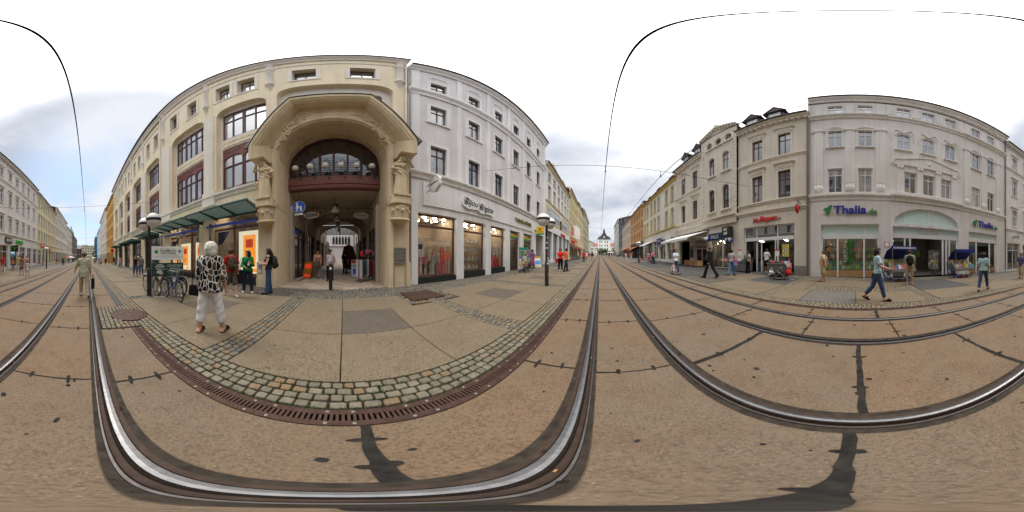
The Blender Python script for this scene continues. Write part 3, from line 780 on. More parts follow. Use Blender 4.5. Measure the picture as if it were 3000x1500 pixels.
    def surround(s, win, m, u0, u1, z0, z1, wid=0.14, proud=0.04, sill=0.0, y=0.0, top=True, silm=None, name='surround'):
        mb = MB()
        mb.box(u0 - wid, u0, y - proud, y + .01, z0, z1); mb.box(u1, u1 + wid, y - proud, y + .01, z0, z1)
        if top: mb.box(u0 - wid, u1 + wid, y - proud - .002, y + .01, z1, z1 + wid)
        if not sill: mb.box(u0 - wid, u1 + wid, y - proud - .002, y + .01, z0 - wid, z0)
        o = s.part(name, mb, m, win)
        if sill:
            s.box('sill', silm or m, u0 - wid - .05, u1 + wid + .05, y - sill, y + .16, z0 - .09, z0 - .002, win)
        return o
    def solid(s, m, u0, u1, z0, z1, y0=0.5, y1=10, name='body'): return s.box(name, m, u0, u1, y0, y1, z0, z1)
    def interior(s, u0, u1, z0, z1, y0, y1, m, lamps=0, lm=None, parent=None):
        mb = MB()
        mb.quad((u0, y1, z0), (u1, y1, z0), (u1, y1, z1), (u0, y1, z1)); mb.quad((u0, y0, z0), (u1, y0, z0), (u1, y1, z0), (u0, y1, z0))
        mb.quad((u0, y0, z1), (u0, y1, z1), (u1, y1, z1), (u1, y0, z1)); mb.quad((u0, y0, z0), (u0, y1, z0), (u0, y1, z1), (u0, y0, z1)); mb.quad((u1, y0, z0), (u1, y0, z1), (u1, y1, z1), (u1, y1, z0))
        o = s.part('shop_interior', mb, m, parent)
        for i in range(lamps):
            u = u0 + (i + .5) * (u1 - u0) / lamps
            s.box('ceiling_lamp', lm or M_warm, u - .08, u + .08, y0 + .5, y0 + .66, z1 - .06, z1 - .02, o); s.box('ceiling_lamp', lm or M_warm, u - .25, u - .1, y0 + 1.1, y0 + 1.25, z1 - .06, z1 - .02, o)
        return o
    def roof(s, m, u0, u1, z, h, over=0.35, depth=7.0, name='roof'):
        return s.part(name, MB().prism([(-over, z), (-over, z + .1), (depth, z + h), (depth, z)], u0, u1, 'x'), m)
    def gutter(s, u0, u1, z, y=-0.42, m=None):
        return s.part('gutter', MB().tube([(u0, y, z), (u1, y, z)], 0.075, 8), m or M_zinc)
    def pipe(s, u, z0, z1, y=-0.08, r=0.055, m=None):
        return s.part('downpipe', MB().tube([(u, y, z0), (u, y, z1)], r, 8), m or M_pipe, smooth=True)
def top_line(h, N_=10):
    a_, b_, c_, d_ = h[:4]
    rise = h[4] if len(h) > 4 else 0; cr = h[5] if len(h) > 5 else 0
    if rise: return [((a_ + b_) / 2 - math.cos(math.pi * k / N_) * (b_ - a_) / 2, d_ - rise + math.sin(math.pi * k / N_) * rise) for k in range(N_ + 1)]
    if cr:
        L_ = [(a_ + cr - cr * math.cos(math.pi / 2 * k / 5), d_ - cr * .8 + cr * .8 * math.sin(math.pi / 2 * k / 5)) for k in range(6)]
        return L_ + [(a_ + b_ - p[0], p[1]) for p in reversed(L_)]
    return [(a_, d_), (b_, d_)]

# ------------------------------------------------------------------ the arcade building
ar = Bld('arcade_building', 'long cream department house with a monumental sandstone passage portal and caryatids', 1, -44.6, 2.88, 7.0, 0.0)
def bays(lo, hi): return [b for b in BAYS if lo <= b[0] < hi]
BAYS = [(-6.95, -3.62, -6.8, -3.72, 2), (-12.35, -8.12, -12.15, -8.22, 3)] + [(c - 1.95, c + 1.95, c - 1.8, c + 1.8, 3) for c in (-17.15, -22.9, -28.65, -34.4, -40.15)]
att = [(-5.35, -4.25), (-6.97, -5.87), (-9.94, -8.86), (-12.55, -11.45)] + [(c + d - .52, c + d + .52) for c in (-17.15, -22.9, -28.65, -34.4, -40.15) for d in (-1.15, 1.15)]
PORT = (-3.05, 2.2)
def arc_wall(u0, u1, y):
    holes = [(a_, b_, 14.9, 17.4) for a_, b_ in att if u0 < a_ < u1]
    holes += [(b[0], b[1], 5.4, 13.35, 0, 1.0) for b in bays(u0, u1)]
    if u1 > 0: holes += [(-2.3, -1.2, 15.0, 17.15), (0.27, 1.37, 15.0, 17.15), (PORT[0], PORT[1], 9.15, 13.8, 0, 1.0)]
    if u1 > 0: holes += [(-7.5, -4.05, -1.2, 4.15), (-13.4, -8.62, -1.2, 4.15), (-3.4, 2.2, -1.2, 9.14)]
    else: holes += [(c - 2.3, c + 2.3, -1.2, 3.9) for c in (-17.15, -22.9, -28.65, -34.4, -40.15)]
    ar.wall('wall', M_cream, u0, u1, -1.2, 20.0, holes, y, 0.42)
arc_wall(-14.5, 2.88, 0.0); arc_wall(-44.6, -14.5, 0.12)
for (a_, b_) in att + [(-2.3, -1.2), (0.27, 1.37)]:
    y = 0.0 if a_ > -14.5 else 0.12; pt = a_ > -2.5
    z0_, z1_ = (15.0, 17.15) if pt else (14.9, 17.4)
    w = ar.window(a_, b_, z0_, z1_ - 0.02, M_dkfr, P_sky[1:] if not pt else P_dark, 2, 0.62, 0.07, y + .36)
    ar.surround(w, M_trim, a_, b_, z0_, z1_, 0.2, 0.05, y=y)
for (o0, o1, w0, w1, nc) in BAYS:
    y = 0.0 if o0 > -14.5 else 0.12
    yb = y + 0.42
    ar.wall('bay_wall', M_trim, o0 - .05, o1 + .05, 5.3, 13.4, [(w0, w1, 5.55, 8.98), (w0, w1, 9.95, 12.95)], yb, 0.2)
    ar.box('ledge', M_trim, w0 - .05, w1 + .05, yb - .12, yb + .02, 5.33, 5.53)
    ar.box('spandrel', M_cream, w0 + .1, w1 - .1, yb - .05, yb + .01, 9.12, 9.32); ar.box('spandrel', M_cream, w0 + .1, w1 - .1, yb - .03, yb + .01, 9.5, 9.74)
    cw = (w1 - w0) / nc
    for c in range(nc):                                # lower windows under carved heads
        a_, b_ = w0 + c * cw, w0 + (c + 1) * cw
        w = ar.window(a_ + .01, b_ - .01, 5.55, 8.28, M_wine, P_sky, 2, 0.66, 0.09, yb + .04, rise=0.32, depth=.1)
        mb = MB()
        pl = top_line((a_ + .1, b_ - .1, 5.55, 8.28, .32), 8)
        for p, q in zip(pl[:-1], pl[1:]): mb.prism([p, q, (q[0], 8.93), (p[0], 8.93)], yb + .03, yb + .12, 'y')
        mb.box(a_ + .01, a_ + .1, yb + .01, yb + .14, 7.9, 8.95); mb.box(b_ - .1, b_ - .01, yb + .01, yb + .14, 7.9, 8.95)
        hd = ar.part('carved_head', mb, M_redwood, w)
        nn = max(4, int(cw / .26))
        hole = MB().box(-.055, .055, -.006, 0.0, 0, .26).mesh('fret', M_dkfr); rib = MB().box(-.03, .03, -.03, -.007, .05, .2).mesh('fret_rib', M_redwood)
        for i in range(nn):
            u = a_ + .16 + (i + .5) * (cw - .32) / nn
            ar.put('fret', hole, hd, (u, yb + .03, 8.56 - .12 * (1 - abs(i - nn / 2 + .5) / nn * 2))); ar.put('fret_rib', rib, hd, (u, yb + .03, 8.56 - .12 * (1 - abs(i - nn / 2 + .5) / nn * 2)))
    nw = 2 if nc == 2 else 3
    cw = (w1 - w0) / nw
    for c in range(nw): ar.window(w0 + c * cw + .01, w0 + (c + 1) * cw - .01, 9.95, 12.93, M_wine, P_sky, 2, 0.66, 0.085, yb + .05, rise=0.28, depth=.09)
# top window of the portal bay
ar.wall('bay_wall', M_trim, PORT[0] - .05, PORT[1] + .05, 9.1, 13.9, [(-2.7, 1.8, 9.3, 12.85, 0, .45)], .42, .25)
for c in range(5): ar.window(-2.7 + c * .9 + .01, -2.7 + (c + 1) * .9 - .01, 9.6, 12.8, M_wine, P_dark[:1] + P_sky[2:], 1, 0.66, 0.09, .55, rise=0.3, depth=.1)
# flat pilasters with hanging drops, cornice, attic frieze
for u, y in ((-3.4, 0), (2.5, 0), (-7.85, 0), (-13.9, 0)) + tuple((c, .12) for c in (-20.0, -25.8, -31.5, -37.3, -43.2)):
    p = ar.part('hanging_drop', MB().lathe([(0.0, 13.6), (.2, 14.75), (.26, 14.8), (.26, 14.95), (.2, 15.0), (.2, 17.9), (.27, 18.0), (.27, 18.2), (.22, 18.25), (.22, 19.3), (.3, 19.4), (.3, 19.55), (.0, 19.56)], (u, y, 0), 12), M_trim, smooth=True)
for u0, u1, y in ((-8.05, -7.05, 0), (-14.2, -12.5, 0)) + tuple((c - .85, c + .85, .12) for c in (-20.0, -25.8, -31.5, -37.3)):
    ar.box('pier', M_trim, u0 + .1, u1 - .1, y - .1, y + .02, 5.6, 13.0); ar.box('pier', M_trim, u0 - .05, u1 + .05, y - .16, y + .02, 4.6, 5.6); ar.box('pier', M_cream, u0 + .05, u1 - .05, y - .08, y + .02, -1, 4.6)
    ar.box('pier_base', M_trim, u0, u1, y - .13, y + .02, -1.2, .35 + gz(u0))
ar.cornice('cornice', M_trim, -14.5, 2.88, 19.35, .7, .4); ar.cornice('cornice', M_trim, -44.6, -14.52, 19.35, .7, .3)
ar.box('frieze', M_trim, -14.4, 2.8, -.06, .02, 18.35, 18.5); ar.box('frieze', M_trim, -44.5, -14.6, .05, .14, 18.35, 18.5)
ar.cornice('string_course', M_trim, -44.6, -14.55, 4.95, .35, .22); ar.cornice('string_course', M_trim, -14.4, -4.1, 4.95, .35, .2)
ar.pipe(-14.5, 0, 19.9, -.1, .07, M_trim); ar.pipe(2.78, 3.2, 20.0, -.1, .05, M_trim)
ar.roof(M_slate, -44.6, 2.88, 20.05, 1.0, .42, 9); ar.gutter(-44.6, 2.9, 20.08, -.45)
ar.solid(M_room2, -44.6, -3.5, 4.3, 20, 1.0, 12); ar.solid(M_room2, -3.5, 2.86, 8.9, 20, 1.0, 12); ar.solid(M_room2, -44.6, -14.5, -1.2, 4.3, 4.2, 12); ar.solid(M_room2, -14.5, -3.3, -1.2, 4.3, 4.2, 30); ar.solid(M_room2, 2.2, 2.86, -1.2, 9, 1.6, 30)

# shopfronts with slanting display, blue sign bar, glass canopies
M_bluebar = mat('blue sign bar', (0.015, 0.09, 0.75), 0.35, spec=0.6)
M_poster = mat('orange backlit poster', (0.9, 0.36, 0.06), 0.6, var=0.3, scale=6, emit=(1, 0.32, 0.04, 0.55))
M_posterw = mat('pale backlit panel', (0.85, 0.80, 0.65), 0.6, emit=(1, 0.9, 0.66, 0.45))
M_redprint = mat('red print', (0.72, 0.05, 0.02), 0.6, emit=(0.9, 0.06, 0.02, 0.25))
def shopfront(u0, u1, z0, zt, fm, mull, transom, plinth, y=.25, glass=M_shop):
    f = MB(); t_ = .07
    f.box(u0, u0 + t_, y, y + .1, z0, zt); f.box(u1 - t_, u1, y, y + .1, z0, zt); f.box(u0 + t_, u1 - t_, y, y + .1, zt - t_, zt); f.box(u0 + t_, u1 - t_, y - .01, y + .1, z0, z0 + t_)
    for m_ in mull: f.box(m_ - .035, m_ + .035, y - .02, y + .1, z0 + t_, zt - t_)
    if transom: f.box(u0 + t_, u1 - t_, y - .015, y + .1, transom - .05, transom + .05)
    sf = ar.part('shop_window', f, fm)
    us = [u0] + list(mull) + [u1]
    for a_, b_ in zip(us[:-1], us[1:]):
        for c_, d_ in ((z0, transom), (transom, zt)) if transom else ((z0, zt),):
            ar.box('pane', glass, a_ + .03, b_ - .03, y + .04, y + .05, c_ + .03, d_ - .03, sf)
    ar.box('plinth', M_plinth, u0, u1, y - .12, y + .1, -1.2, z0 - .003, sf)
    return sf
sfA = shopfront(-7.45, -4.08, 0.28, 4.1, M_brfr, [-5.75], 3.0, True)
sfB = shopfront(-13.35, -8.65, 0.12, 4.1, M_brfr, [-11.8, -9.75], 2.95, True)
ar.interior(-7.6, -3.95, -.1, 4.2, .36, 4.1, M_room, 3); ar.interior(-13.5, -8.5, -.3, 4.2, .36, 4.1, M_room, 4)
def poster(parent, u, z, w, h, y=.5, kind=0):
    p = ar.box('display_panel', M_posterw, u, u + w, y, y + .05, z, z + h, parent)
    ar.box('poster', M_poster, u + w * .22, u + w * .78, y - .012, y - .002, z + h * .16, z + h * .9, p)
    ar.box('price_tag', M_redprint, u + w * .34, u + w * .66, y - .024, y - .014, z + h * .6, z + h * .8, p)
    pn = MB().box(-.02 * w, .28 * w, -.01, 0, -.03, .03); q = ar.put('ribbon', pn.mesh('ribbon', M_redprint), p, (u + w * .42, y - .026, z + h * .3)); q.rotation_euler = (0, -.9, 0)
    ar.box('sticker', M_poster, u + w * .62, u + w * .86, y - .012, y - .002, z + h * .03, z + h * .12, p)
poster(sfA, -5.62, .45, 1.45, 2.35); poster(sfB, -12.9, .3, .9, 2.1); poster(sfB, -11.6, .3, 1.3, 2.1); poster(sfB, -9.6, .3, .85, 2.1)
for sf, u0, u1, zb in ((sfA, -7.65, -4.0, 3.2), (sfB, -13.5, -8.62, 3.18)): ar.box('sign_bar', M_bluebar, u0, u1, -.2, -.1, zb - .06, zb + .06, sf)
M_wht = mat('white sign face', (0.82, 0.82, 0.80), 0.4, var=0.02); M_blk = mat('black lettering', (0.015, 0.015, 0.017), 0.4); M_red = mat('red lettering', (0.62, 0.02, 0.02), 0.4); M_green = mat('green lettering', (0.03, 0.30, 0.05), 0.4)
sg = ar.text('APOLLO', M_wht, -12.05, -.06, 3.05, sfB, 'sign_lettering', height=.3, width=1.3, depth=.08, bold=.02, shear=.2); ar.text('OPTIK', M_wht, -11.5, -.05, 2.86, sg, height=.12, depth=.03, bold=.02)
rg_ = MB()
for r_, m_ in ((.36, 0), (.27, 1), (.2, 0), (.12, 1)): rg_.cm = m_; rg_.lathe([(r_, 0), (r_, .03 + (.36 - r_) * .1), (0, .03 + (.36 - r_) * .1)], (0, 0, 0), 20)
o = ar.put('ring_emblem', rg_.mesh('ring_emblem', [M_wht, M_blk]), sfB, (-10.45, -.02, 3.2)); o.rotation_euler = (R(90), 0, 0)
M_banner = mat('blue slanted banner', (0.03, 0.06, 0.26), 0.6, var=0.3, scale=5)
for sf, u, z in ((sfA, -7.2, 2.1), (sfB, -13.0, 1.9)):
    b_ = ar.part('banner', MB().prism([(u, z), (u + .35, z), (u + 1.0, z + .8), (u, z + .8)], .42, .43, 'y'), M_banner, sf)
    ar.part('banner_stripe', MB().prism([(u + .35, z), (u + .42, z), (u + 1.07, z + .8), (u + 1.0, z + .8)], .41, .43, 'y'), M_wht, b_)
for c in (-17.15, -22.9, -28.65, -34.4, -40.15):
    zt = 3.85; zb = gz(c)
    f = MB(); u0, u1 = c - 2.28, c + 2.28
    for m_ in (u0, c - .8, c + .8, u1 - .07): f.box(m_, m_ + .07, .3, .4, zb + .3, zt)
    f.box(u0, u1, .29, .41, zt - .08, zt + .03); f.box(u0, u1, .29, .41, 2.75 + zb * .5, 2.85 + zb * .5); f.box(u0, u1, .2, .41, zb - .6, zb + .3)
    sf = ar.part('shop_window', f, M_dkfr)
    for a_, b_ in ((u0, c - .8), (c - .8, c + .8), (c + .8, u1)): ar.box('pane', P_dark[2], a_ + .05, b_ - .03, .34, .35, zb + .3, zt - .05, sf)
canopies = [(-8.3, -3.75, 3), (-13.9, -8.5, 4), (-19.8, -14.9, 5), (-25.6, -20.6, 5), (-31.3, -26.3, 5), (-41.5, -34, 5)]
for (u0, u1, nb) in canopies:
    y = 0 if u0 > -14 else .12; z = 3.64 + (0 if u0 > -20 else -.2)
    cp = ar.part('glass_canopy', MB().box(u0, u1, y - .06, y - .001, z - .03, z + .09).box(u0, u1, y - 1.45, y - 1.39, z + .17, z + .22), M_teal)
    for i in range(nb + 1):
        u = u0 + .06 + i * (u1 - u0 - .12) / nb
        ar.part('bracket', MB().prism([(y - .02, z - .2), (y - .02, z + .02), (y - 1.4, z + .19), (y - 1.45, z + .14), (y - .7, z - .01)], u - .02, u + .02, 'x'), M_teal, cp)
    for r_ in range(5):                 # overlapping glass slats
        ya, yb_ = y - .05 - r_ * .275, y - .3 - r_ * .275
        za, zb_ = z + .0 + r_ * .035, z + .07 + r_ * .035
        ar.part('glass_slat', MB().prism([(ya, za + .05), (yb_, zb_ + .05), (yb_, zb_ + .065), (ya, za + .065)], u0 + .02, u1 - .02, 'x'), M_tealgl, cp)
# wall lanterns on the piers
for u in (-8.35, -7.2, -14.3, -13.7):
    l_ = ar.part('wall_lantern', MB().box(u - .02, u + .02, -.3, -.08, 3.3, 3.34).box(u - .02, u + .02, -.3, -.08, 2.35, 2.39).lathe([(.02, 2.3), (.05, 2.4), (.06, 2.5), (.06, 3.2), (.05, 3.3), (.02, 3.4)], (u, -.3, 0), 10), M_teal)
    ar.part('glass', MB().lathe([(.075, 2.55), (.075, 3.15)], (u, -.3, 0), 10), M_tealgl, l_)

# ---- the portal
UC = -0.52
def hood_line(hw, zl, zs, ht, zt, n=(3, 8, 10, 8, 3)):
    P_ = [(-hw, zl), (-hw, zs), (-ht, zt), (ht, zt), (hw, zs), (hw, zl)]; out = []
    for i in range(5):
        for k in range(n[i]): out.append((P_[i][0] + (P_[i + 1][0] - P_[i][0]) * k / n[i], P_[i][1] + (P_[i + 1][1] - P_[i][1]) * k / n[i]))
    return [(UC + x, z) for x, z in out + [P_[5]]]
def arch_line(hw, spring, crown, zl, n=(3, 8, 10, 8, 3)):
    out = [(-hw, zl + (spring - zl) * k / n[0]) for k in range(n[0])]
    m_ = n[1] + n[2] + n[3]
    out += [(-hw * math.cos(math.pi * k / m_), spring + (crown - spring) * math.sin(math.pi * k / m_)) for k in range(m_)]
    out += [(hw, spring + (zl - spring) * k / n[4]) for k in range(n[4] + 1)]
    return [(UC + x, z) for x, z in out]
def loft(mb, rings):
    I = [mb.pts([(u, y, z) for u, z in l]) for l, y in rings]
    for a_, b_ in zip(I[:-1], I[1:]):
        for k in range(len(rings[0][0]) - 1): mb.face((a_ + k, a_ + k + 1, b_ + k + 1, b_ + k))
    return mb
def hl(s_, zl): return hood_line(3.42 * s_, zl, 6.95, 1.5 * s_, 1.4 + 9.1 * s_)
mb = loft(MB(), [(hood_line(3.36, 6.15, 7.05, 1.5, 10.42), 0.0), (hood_line(3.36, 6.15, 7.05, 1.5, 10.42), -1.0), (hood_line(3.40, 6.15, 7.07, 1.52, 10.5), -1.06), (hood_line(3.38, 6.15, 7.06, 1.52, 10.45), -1.12), (hood_line(3.22, 6.15, 7.0, 1.47, 10.22), -1.12), (hood_line(3.18, 6.15, 6.99, 1.46, 10.18), -1.06),
                 (hood_line(3.12, 6.15, 6.97, 1.45, 10.1), -1.06), (hood_line(2.98, 6.15, 7.05, 1.42, 9.95), -.9), (hood_line(2.82, 6.15, 7.2, 1.38, 9.9), -.6), (hood_line(2.74, 6.15, 7.32, 1.36, 9.93), -.42), (hood_line(2.70, 6.15, 7.30, 1.35, 9.86), -.40), (hood_line(2.70, 6.15, 7.30, 1.35, 9.86), -.34)])
hood = ar.part('portal_hood', mb, M_sand)
for s_ in (-1, 1): ar.box('hood_underside', M_sand, UC + s_ * 3.36 if s_ < 0 else UC + 2.7, UC - 2.7 if s_ < 0 else UC + 3.36, -1.1, .02, 6.13, 6.16, hood)
tym = ar.part('tympanum', loft(MB(), [(hood_line(2.72, 6.15, 7.31, 1.355, 9.88), -.345), (arch_line(2.58, 6.4, 8.99, 6.15), -.345)]), M_sand, hood)
arc = ar.part('archivolt', loft(MB(), [(arch_line(2.62, 6.4, 9.02, -.3), -.345), (arch_line(2.60, 6.4, 9.0, -.3), -.40), (arch_line(2.5, 6.4, 8.92, -.3), -.40), (arch_line(2.42, 6.4, 8.85, -.3), -.3), (arch_line(2.38, 6.4, 8.80, -.3), -.25), (arch_line(2.38, 6.4, 8.78, -.3), 1.36)]), M_sand, hood, smooth=True)
dots = MB().box(-.03, .03, -.03, .03, -.03, .03).mesh('soffit_stud', M_sand)
bar = MB().box(-.012, .012, -.28, .28, -.02, .02).mesh('soffit_groove', M_redstone)
for k in range(7):
    for e in (-.17, .17):
        a_ = math.pi * (k + .5) / 7 + e
        u, z = UC - 2.37 * math.cos(a_), 6.4 + 2.37 * math.sin(a_)
        for yy in (.1, .28, .46, .64, .82): 
            o = ar.put('soffit_stud', dots, arc, (u, yy, z)); o.rotation_euler = (0, a_ - math.pi / 2, 0)
    for yy in (.02, .92):
        for e in (-.12, -.06, 0, .06, .12):
            a_ = math.pi * (k + .5) / 7 + e; u, z = UC - 2.37 * math.cos(a_), 6.4 + 2.37 * math.sin(a_)
            o = ar.put('soffit_stud', dots, arc, (u, yy, z)); o.rotation_euler = (0, a_ - math.pi / 2, 0)
# carved scrollwork on the tympanum: spirals following the slanting sides
def spiral(c, r, turns, d, ph):
    return [(c[0] + d * r * (1 - t / 26) * math.cos(ph + turns * 6.283 * t / 26), -.36, c[1] + r * (1 - t / 26) * math.sin(ph + turns * 6.283 * t / 26)) for t in range(25)]
for s_ in (-1, 1):
    for i in range(6):
        t_ = i / 5; u = UC + s_ * (2.42 - 1.2 * t_); z = 7.25 + 2.1 * t_
        r_ = (.2, .22, .22, .24, .26, .3)[i]
        sc_ = ar.part('scroll', MB().tube(spiral((u, z), r_, 2.2, s_, i * 1.1), [.055 * (1 - k / 32) for k in range(25)], 6), M_sand, tym, smooth=True)
        for q in range(4):
            a_ = q * 1.6 + i; ar.part('leaf', MB().ball((u + r_ * 1.15 * math.cos(a_), -.345, z + r_ * 1.15 * math.sin(a_)), (.1, .06, .055), 8, 5), M_sand, tym, smooth=True)
for i in range(9): ar.part('leaf', MB().ball((UC - 1.0 + i * .25, -.345, 9.62 + .05 * (i % 2)), (.12, .06, .08), 8, 5), M_sand, tym, smooth=True)
for u_, a_ in ((-.42, 0), (.42, 0)): ar.box('joint', M_stone, UC + u_ - .006, UC + u_ + .006, -.352, -.34, 8.9, 9.85, tym)
ar.part('hood_flashing', loft(MB(), [(hood_line(3.44, 6.95, 7.09, 1.53, 10.55), 0.02), (hood_line(3.44, 6.95, 7.09, 1.53, 10.55), -1.16), (hood_line(3.40, 6.95, 7.07, 1.52, 10.5), -1.17)]), M_zinc, hood)
for s_ in (-1, 1): ar.part('flashing_tip', MB().prism([(UC + s_ * 3.36, 7.0), (UC + s_ * 3.36, 7.3), (UC + s_ * 3.62, 7.02), (UC + s_ * 3.4, 6.9)], -1.15, 0, 'y'), M_zinc, hood)
# jambs (piers) with plinths and string moulding
for s_ in (-1, 1):
    def pu(a_, b_): return tuple(sorted((UC + s_ * a_, UC + s_ * b_)))
    a_, b_ = pu(2.43, 3.40)
    jb = ar.box('jamb', M_sand, a_, b_, -.22, 1.3, -.6, 6.3)
    a_, b_ = pu(2.40, 3.44); ar.box('plinth', M_sand, a_, b_, -.3, 1.31, -.6, 1.12, jb); a_, b_ = pu(2.39, 3.46); ar.box('plinth', M_sand, a_, b_, -.33, 1.32, -.6, .35, jb)
    ar.band('moulding', M_sand, *pu(2.37, 3.42), [(1.3, 3.62), (-.26, 3.62), (-.34, 3.7), (-.36, 3.84), (-.3, 3.86), (1.3, 3.86)], jb)
    a_, b_ = pu(2.62, 3.2); ar.box('pilaster_strip', M_sand, a_, b_, -.27, -.21, 1.13, 3.6, jb)
    # corbel with carved basket
    cu = UC + s_ * 2.86
    cb_ = ar.part('corbel', MB().lathe([(.05, 2.72), (.2, 2.8), (.34, 2.86), (.36, 2.95), (.33, 3.0), (.36, 3.1), (.42, 3.5), (.40, 3.62), (.0, 3.63)], (cu, -.42, 0), 14), M_sand, jb, smooth=True)
    ar.part('corbel_slab', MB().prism([(cu - .46, -.2), (cu - .46, -.68), (cu - .3, -.88), (cu + .3, -.88), (cu + .46, -.68), (cu + .46, -.2)], 3.62, 3.74, 'z').prism([(cu - .42, -.2), (cu - .42, -.66), (cu - .28, -.84), (cu + .28, -.84), (cu + .42, -.66), (cu + .42, -.2)], 3.74, 4.0, 'z'), M_sand, jb)
    ar.part('garland', MB().tube([(cu + .4 * math.cos(t_), -.42 - .4 * math.sin(t_), 2.97 - .05 * math.sin(t_)) for t_ in np.linspace(0, 3.14, 14)], .06, 8), M_sand, cb_, smooth=True)
    for q in range(5):
        t_ = .5 + q * .53; ar.part('rosette', MB().ball((cu + .4 * math.cos(t_), -.42 - .4 * math.sin(t_), 3.32 + .08 * (q % 2)), (.08, .06, .09), 8, 6), M_sand, cb_, smooth=True)
    a_, b_ = pu(2.42, 2.43)
    pl_ = ar.box('street_sign', M_wht, *(sorted((UC + s_ * 2.425, UC + s_ * 2.40))), .15, .75, 2.55, 2.75, jb)

# glazing, panelled beam and globe lamps under the arch (world Y = 8.35)
yG = 1.36
pts = arch_line(2.40, 6.4, 8.8, 5.8)
gzg = ar.part('arch_glazing', MB().prism(pts, yG + .1, yG + .11, 'y'), P_dark[0])
mb = MB()
for i in range(-3, 4):
    u = UC + i * .72; zt = 6.4 + math.sqrt(max(.01, 2.4 ** 2 - (i * .72) ** 2)); mb.box(u - .05, u + .05, yG - .04, yG + .09, 5.8, zt)
mb.box(UC - 2.4, UC + 2.4, yG - .02, yG + .08, 5.82, 5.95)
loft(mb, [(arch_line(2.4, 6.4, 8.8, 5.8), yG), (arch_line(2.26, 6.4, 8.66, 5.8), yG), (arch_line(2.26, 6.4, 8.66, 5.8), yG + .09)])
ar.part('arch_frame', mb, M_wine, gzg)
mb = MB()
for i in range(5): mb.tube([(UC - 1.9, yG - .18, 6.35 + i * .17), (UC + 1.9, yG - .18, 6.35 + i * .17)], .012, 6)
ar.part('railing', mb, M_dkfr, gzg)
bm_ = ar.box('panelled_beam', M_redwood, UC - 2.4, UC + 2.4, yG - .15, yG + .25, 5.07, 5.84)
pn = MB().box(.04, .38, -.03, 0, .32, .66).mesh('beam_panel', M_redwood); pn2 = MB().box(.04, .38, -.03, 0, .06, .22).mesh('beam_panel', M_redwood)
for i in range(11): ar.put('beam_panel', pn, bm_, (UC - 2.36 + i * .428, yG - .15, 5.07)); ar.put('beam_panel', pn2, bm_, (UC - 2.36 + i * .428, yG - .15, 5.07))
ar.box('beam_ledge', M_redwood, UC - 2.4, UC + 2.4, yG - .22, yG - .1, 5.31, 5.36, bm_)
M_globe = mat('opal globe', (0.82, 0.80, 0.74), 0.25, var=0.03, spec=0.6)
M_dkgreen = mat('dark green iron', (0.03, 0.05, 0.045), 0.5, metal=0.3)
gme = MB().ball((0, 0, 0), .175, 16, 10).mesh('globe', M_globe, 'all')
cup = MB().lathe([(.02, -.2), (.05, -.19), (.06, -.165), (.02, -.16)], n=10).mesh('cap', M_dkgreen)
for i in range(6):
    u = UC - 1.9 + i * .76
    lm_ = ar.part('globe_lamp', MB().tube([(u + .2, yG - .16, 5.75), (u + .22, yG - .3, 6.1), (u + .2, yG - .42, 6.6), (u + .08, yG - .46, 6.78), (u, yG - .46, 6.7), (u, yG - .46, 6.5)], .016, 6).box(u + .14, u + .26, yG - .2, yG - .15, 5.62, 5.95), M_dkgreen, gzg)
    ar.put('globe', gme, lm_, (u, yG - .46, 6.34)); ar.put('cap', cup, lm_, (u, yG - .46, 6.34))

# ---- the passage behind the portal
M_pceil = paint('passage ceiling', (0.50, 0.42, 0.33)); M_pwall = paint('passage wall', (0.52, 0.46, 0.38))
M_tile = [mat('floor tile a', (0.52, 0.41, 0.30), 0.55, var=0.12, scale=4), mat('floor tile b', (0.44, 0.345, 0.255), 0.55, var=0.12, scale=4), mat('floor tile c', (0.58, 0.48, 0.37), 0.55, var=0.1, scale=4)]
U0, U1 = UC - 2.37, UC + 2.37
fl = thing('passage_floor', None, None, (UC, 7.0, 0.0)); tag(fl, kind='structure')
tm = [slab_mesh('floor_tile', .47, .47, m, .05, .004) for m in M_tile]
for r_ in range(22):
    for c in range(10):
        link('floor_tile', rnd.choice(tm), fl, (-2.14 + c * .475, -.05 + r_ * .475, .012))
MB().box(-2.37, 2.37, 10.2, 33, -.1, .008).build('far_floor', M_tile[1], fl); MB().box(-2.6, 2.5, -.28, 33, -.4, -.03).build('floor_bed', M_joint, fl)
MB().box(-1.95, -1.85, 1.5, 9, .005, .02).build('drain_slot', M_dkfr, fl)
ar.box('passage_ceiling', M_pceil, U0, U1, yG + .25, 12.0, 5.05, 5.3)
sky_ = MB()
for i in range(9): sky_.box(U0 + .1 + i * .56, U0 + .14 + i * .56, 12, 20, 4.9, 4.96)
for i in range(11): sky_.box(U0, U1, 12 + i * .8, 12.05 + i * .8, 4.9, 4.97)
ar.part('skylight', sky_, M_teal)
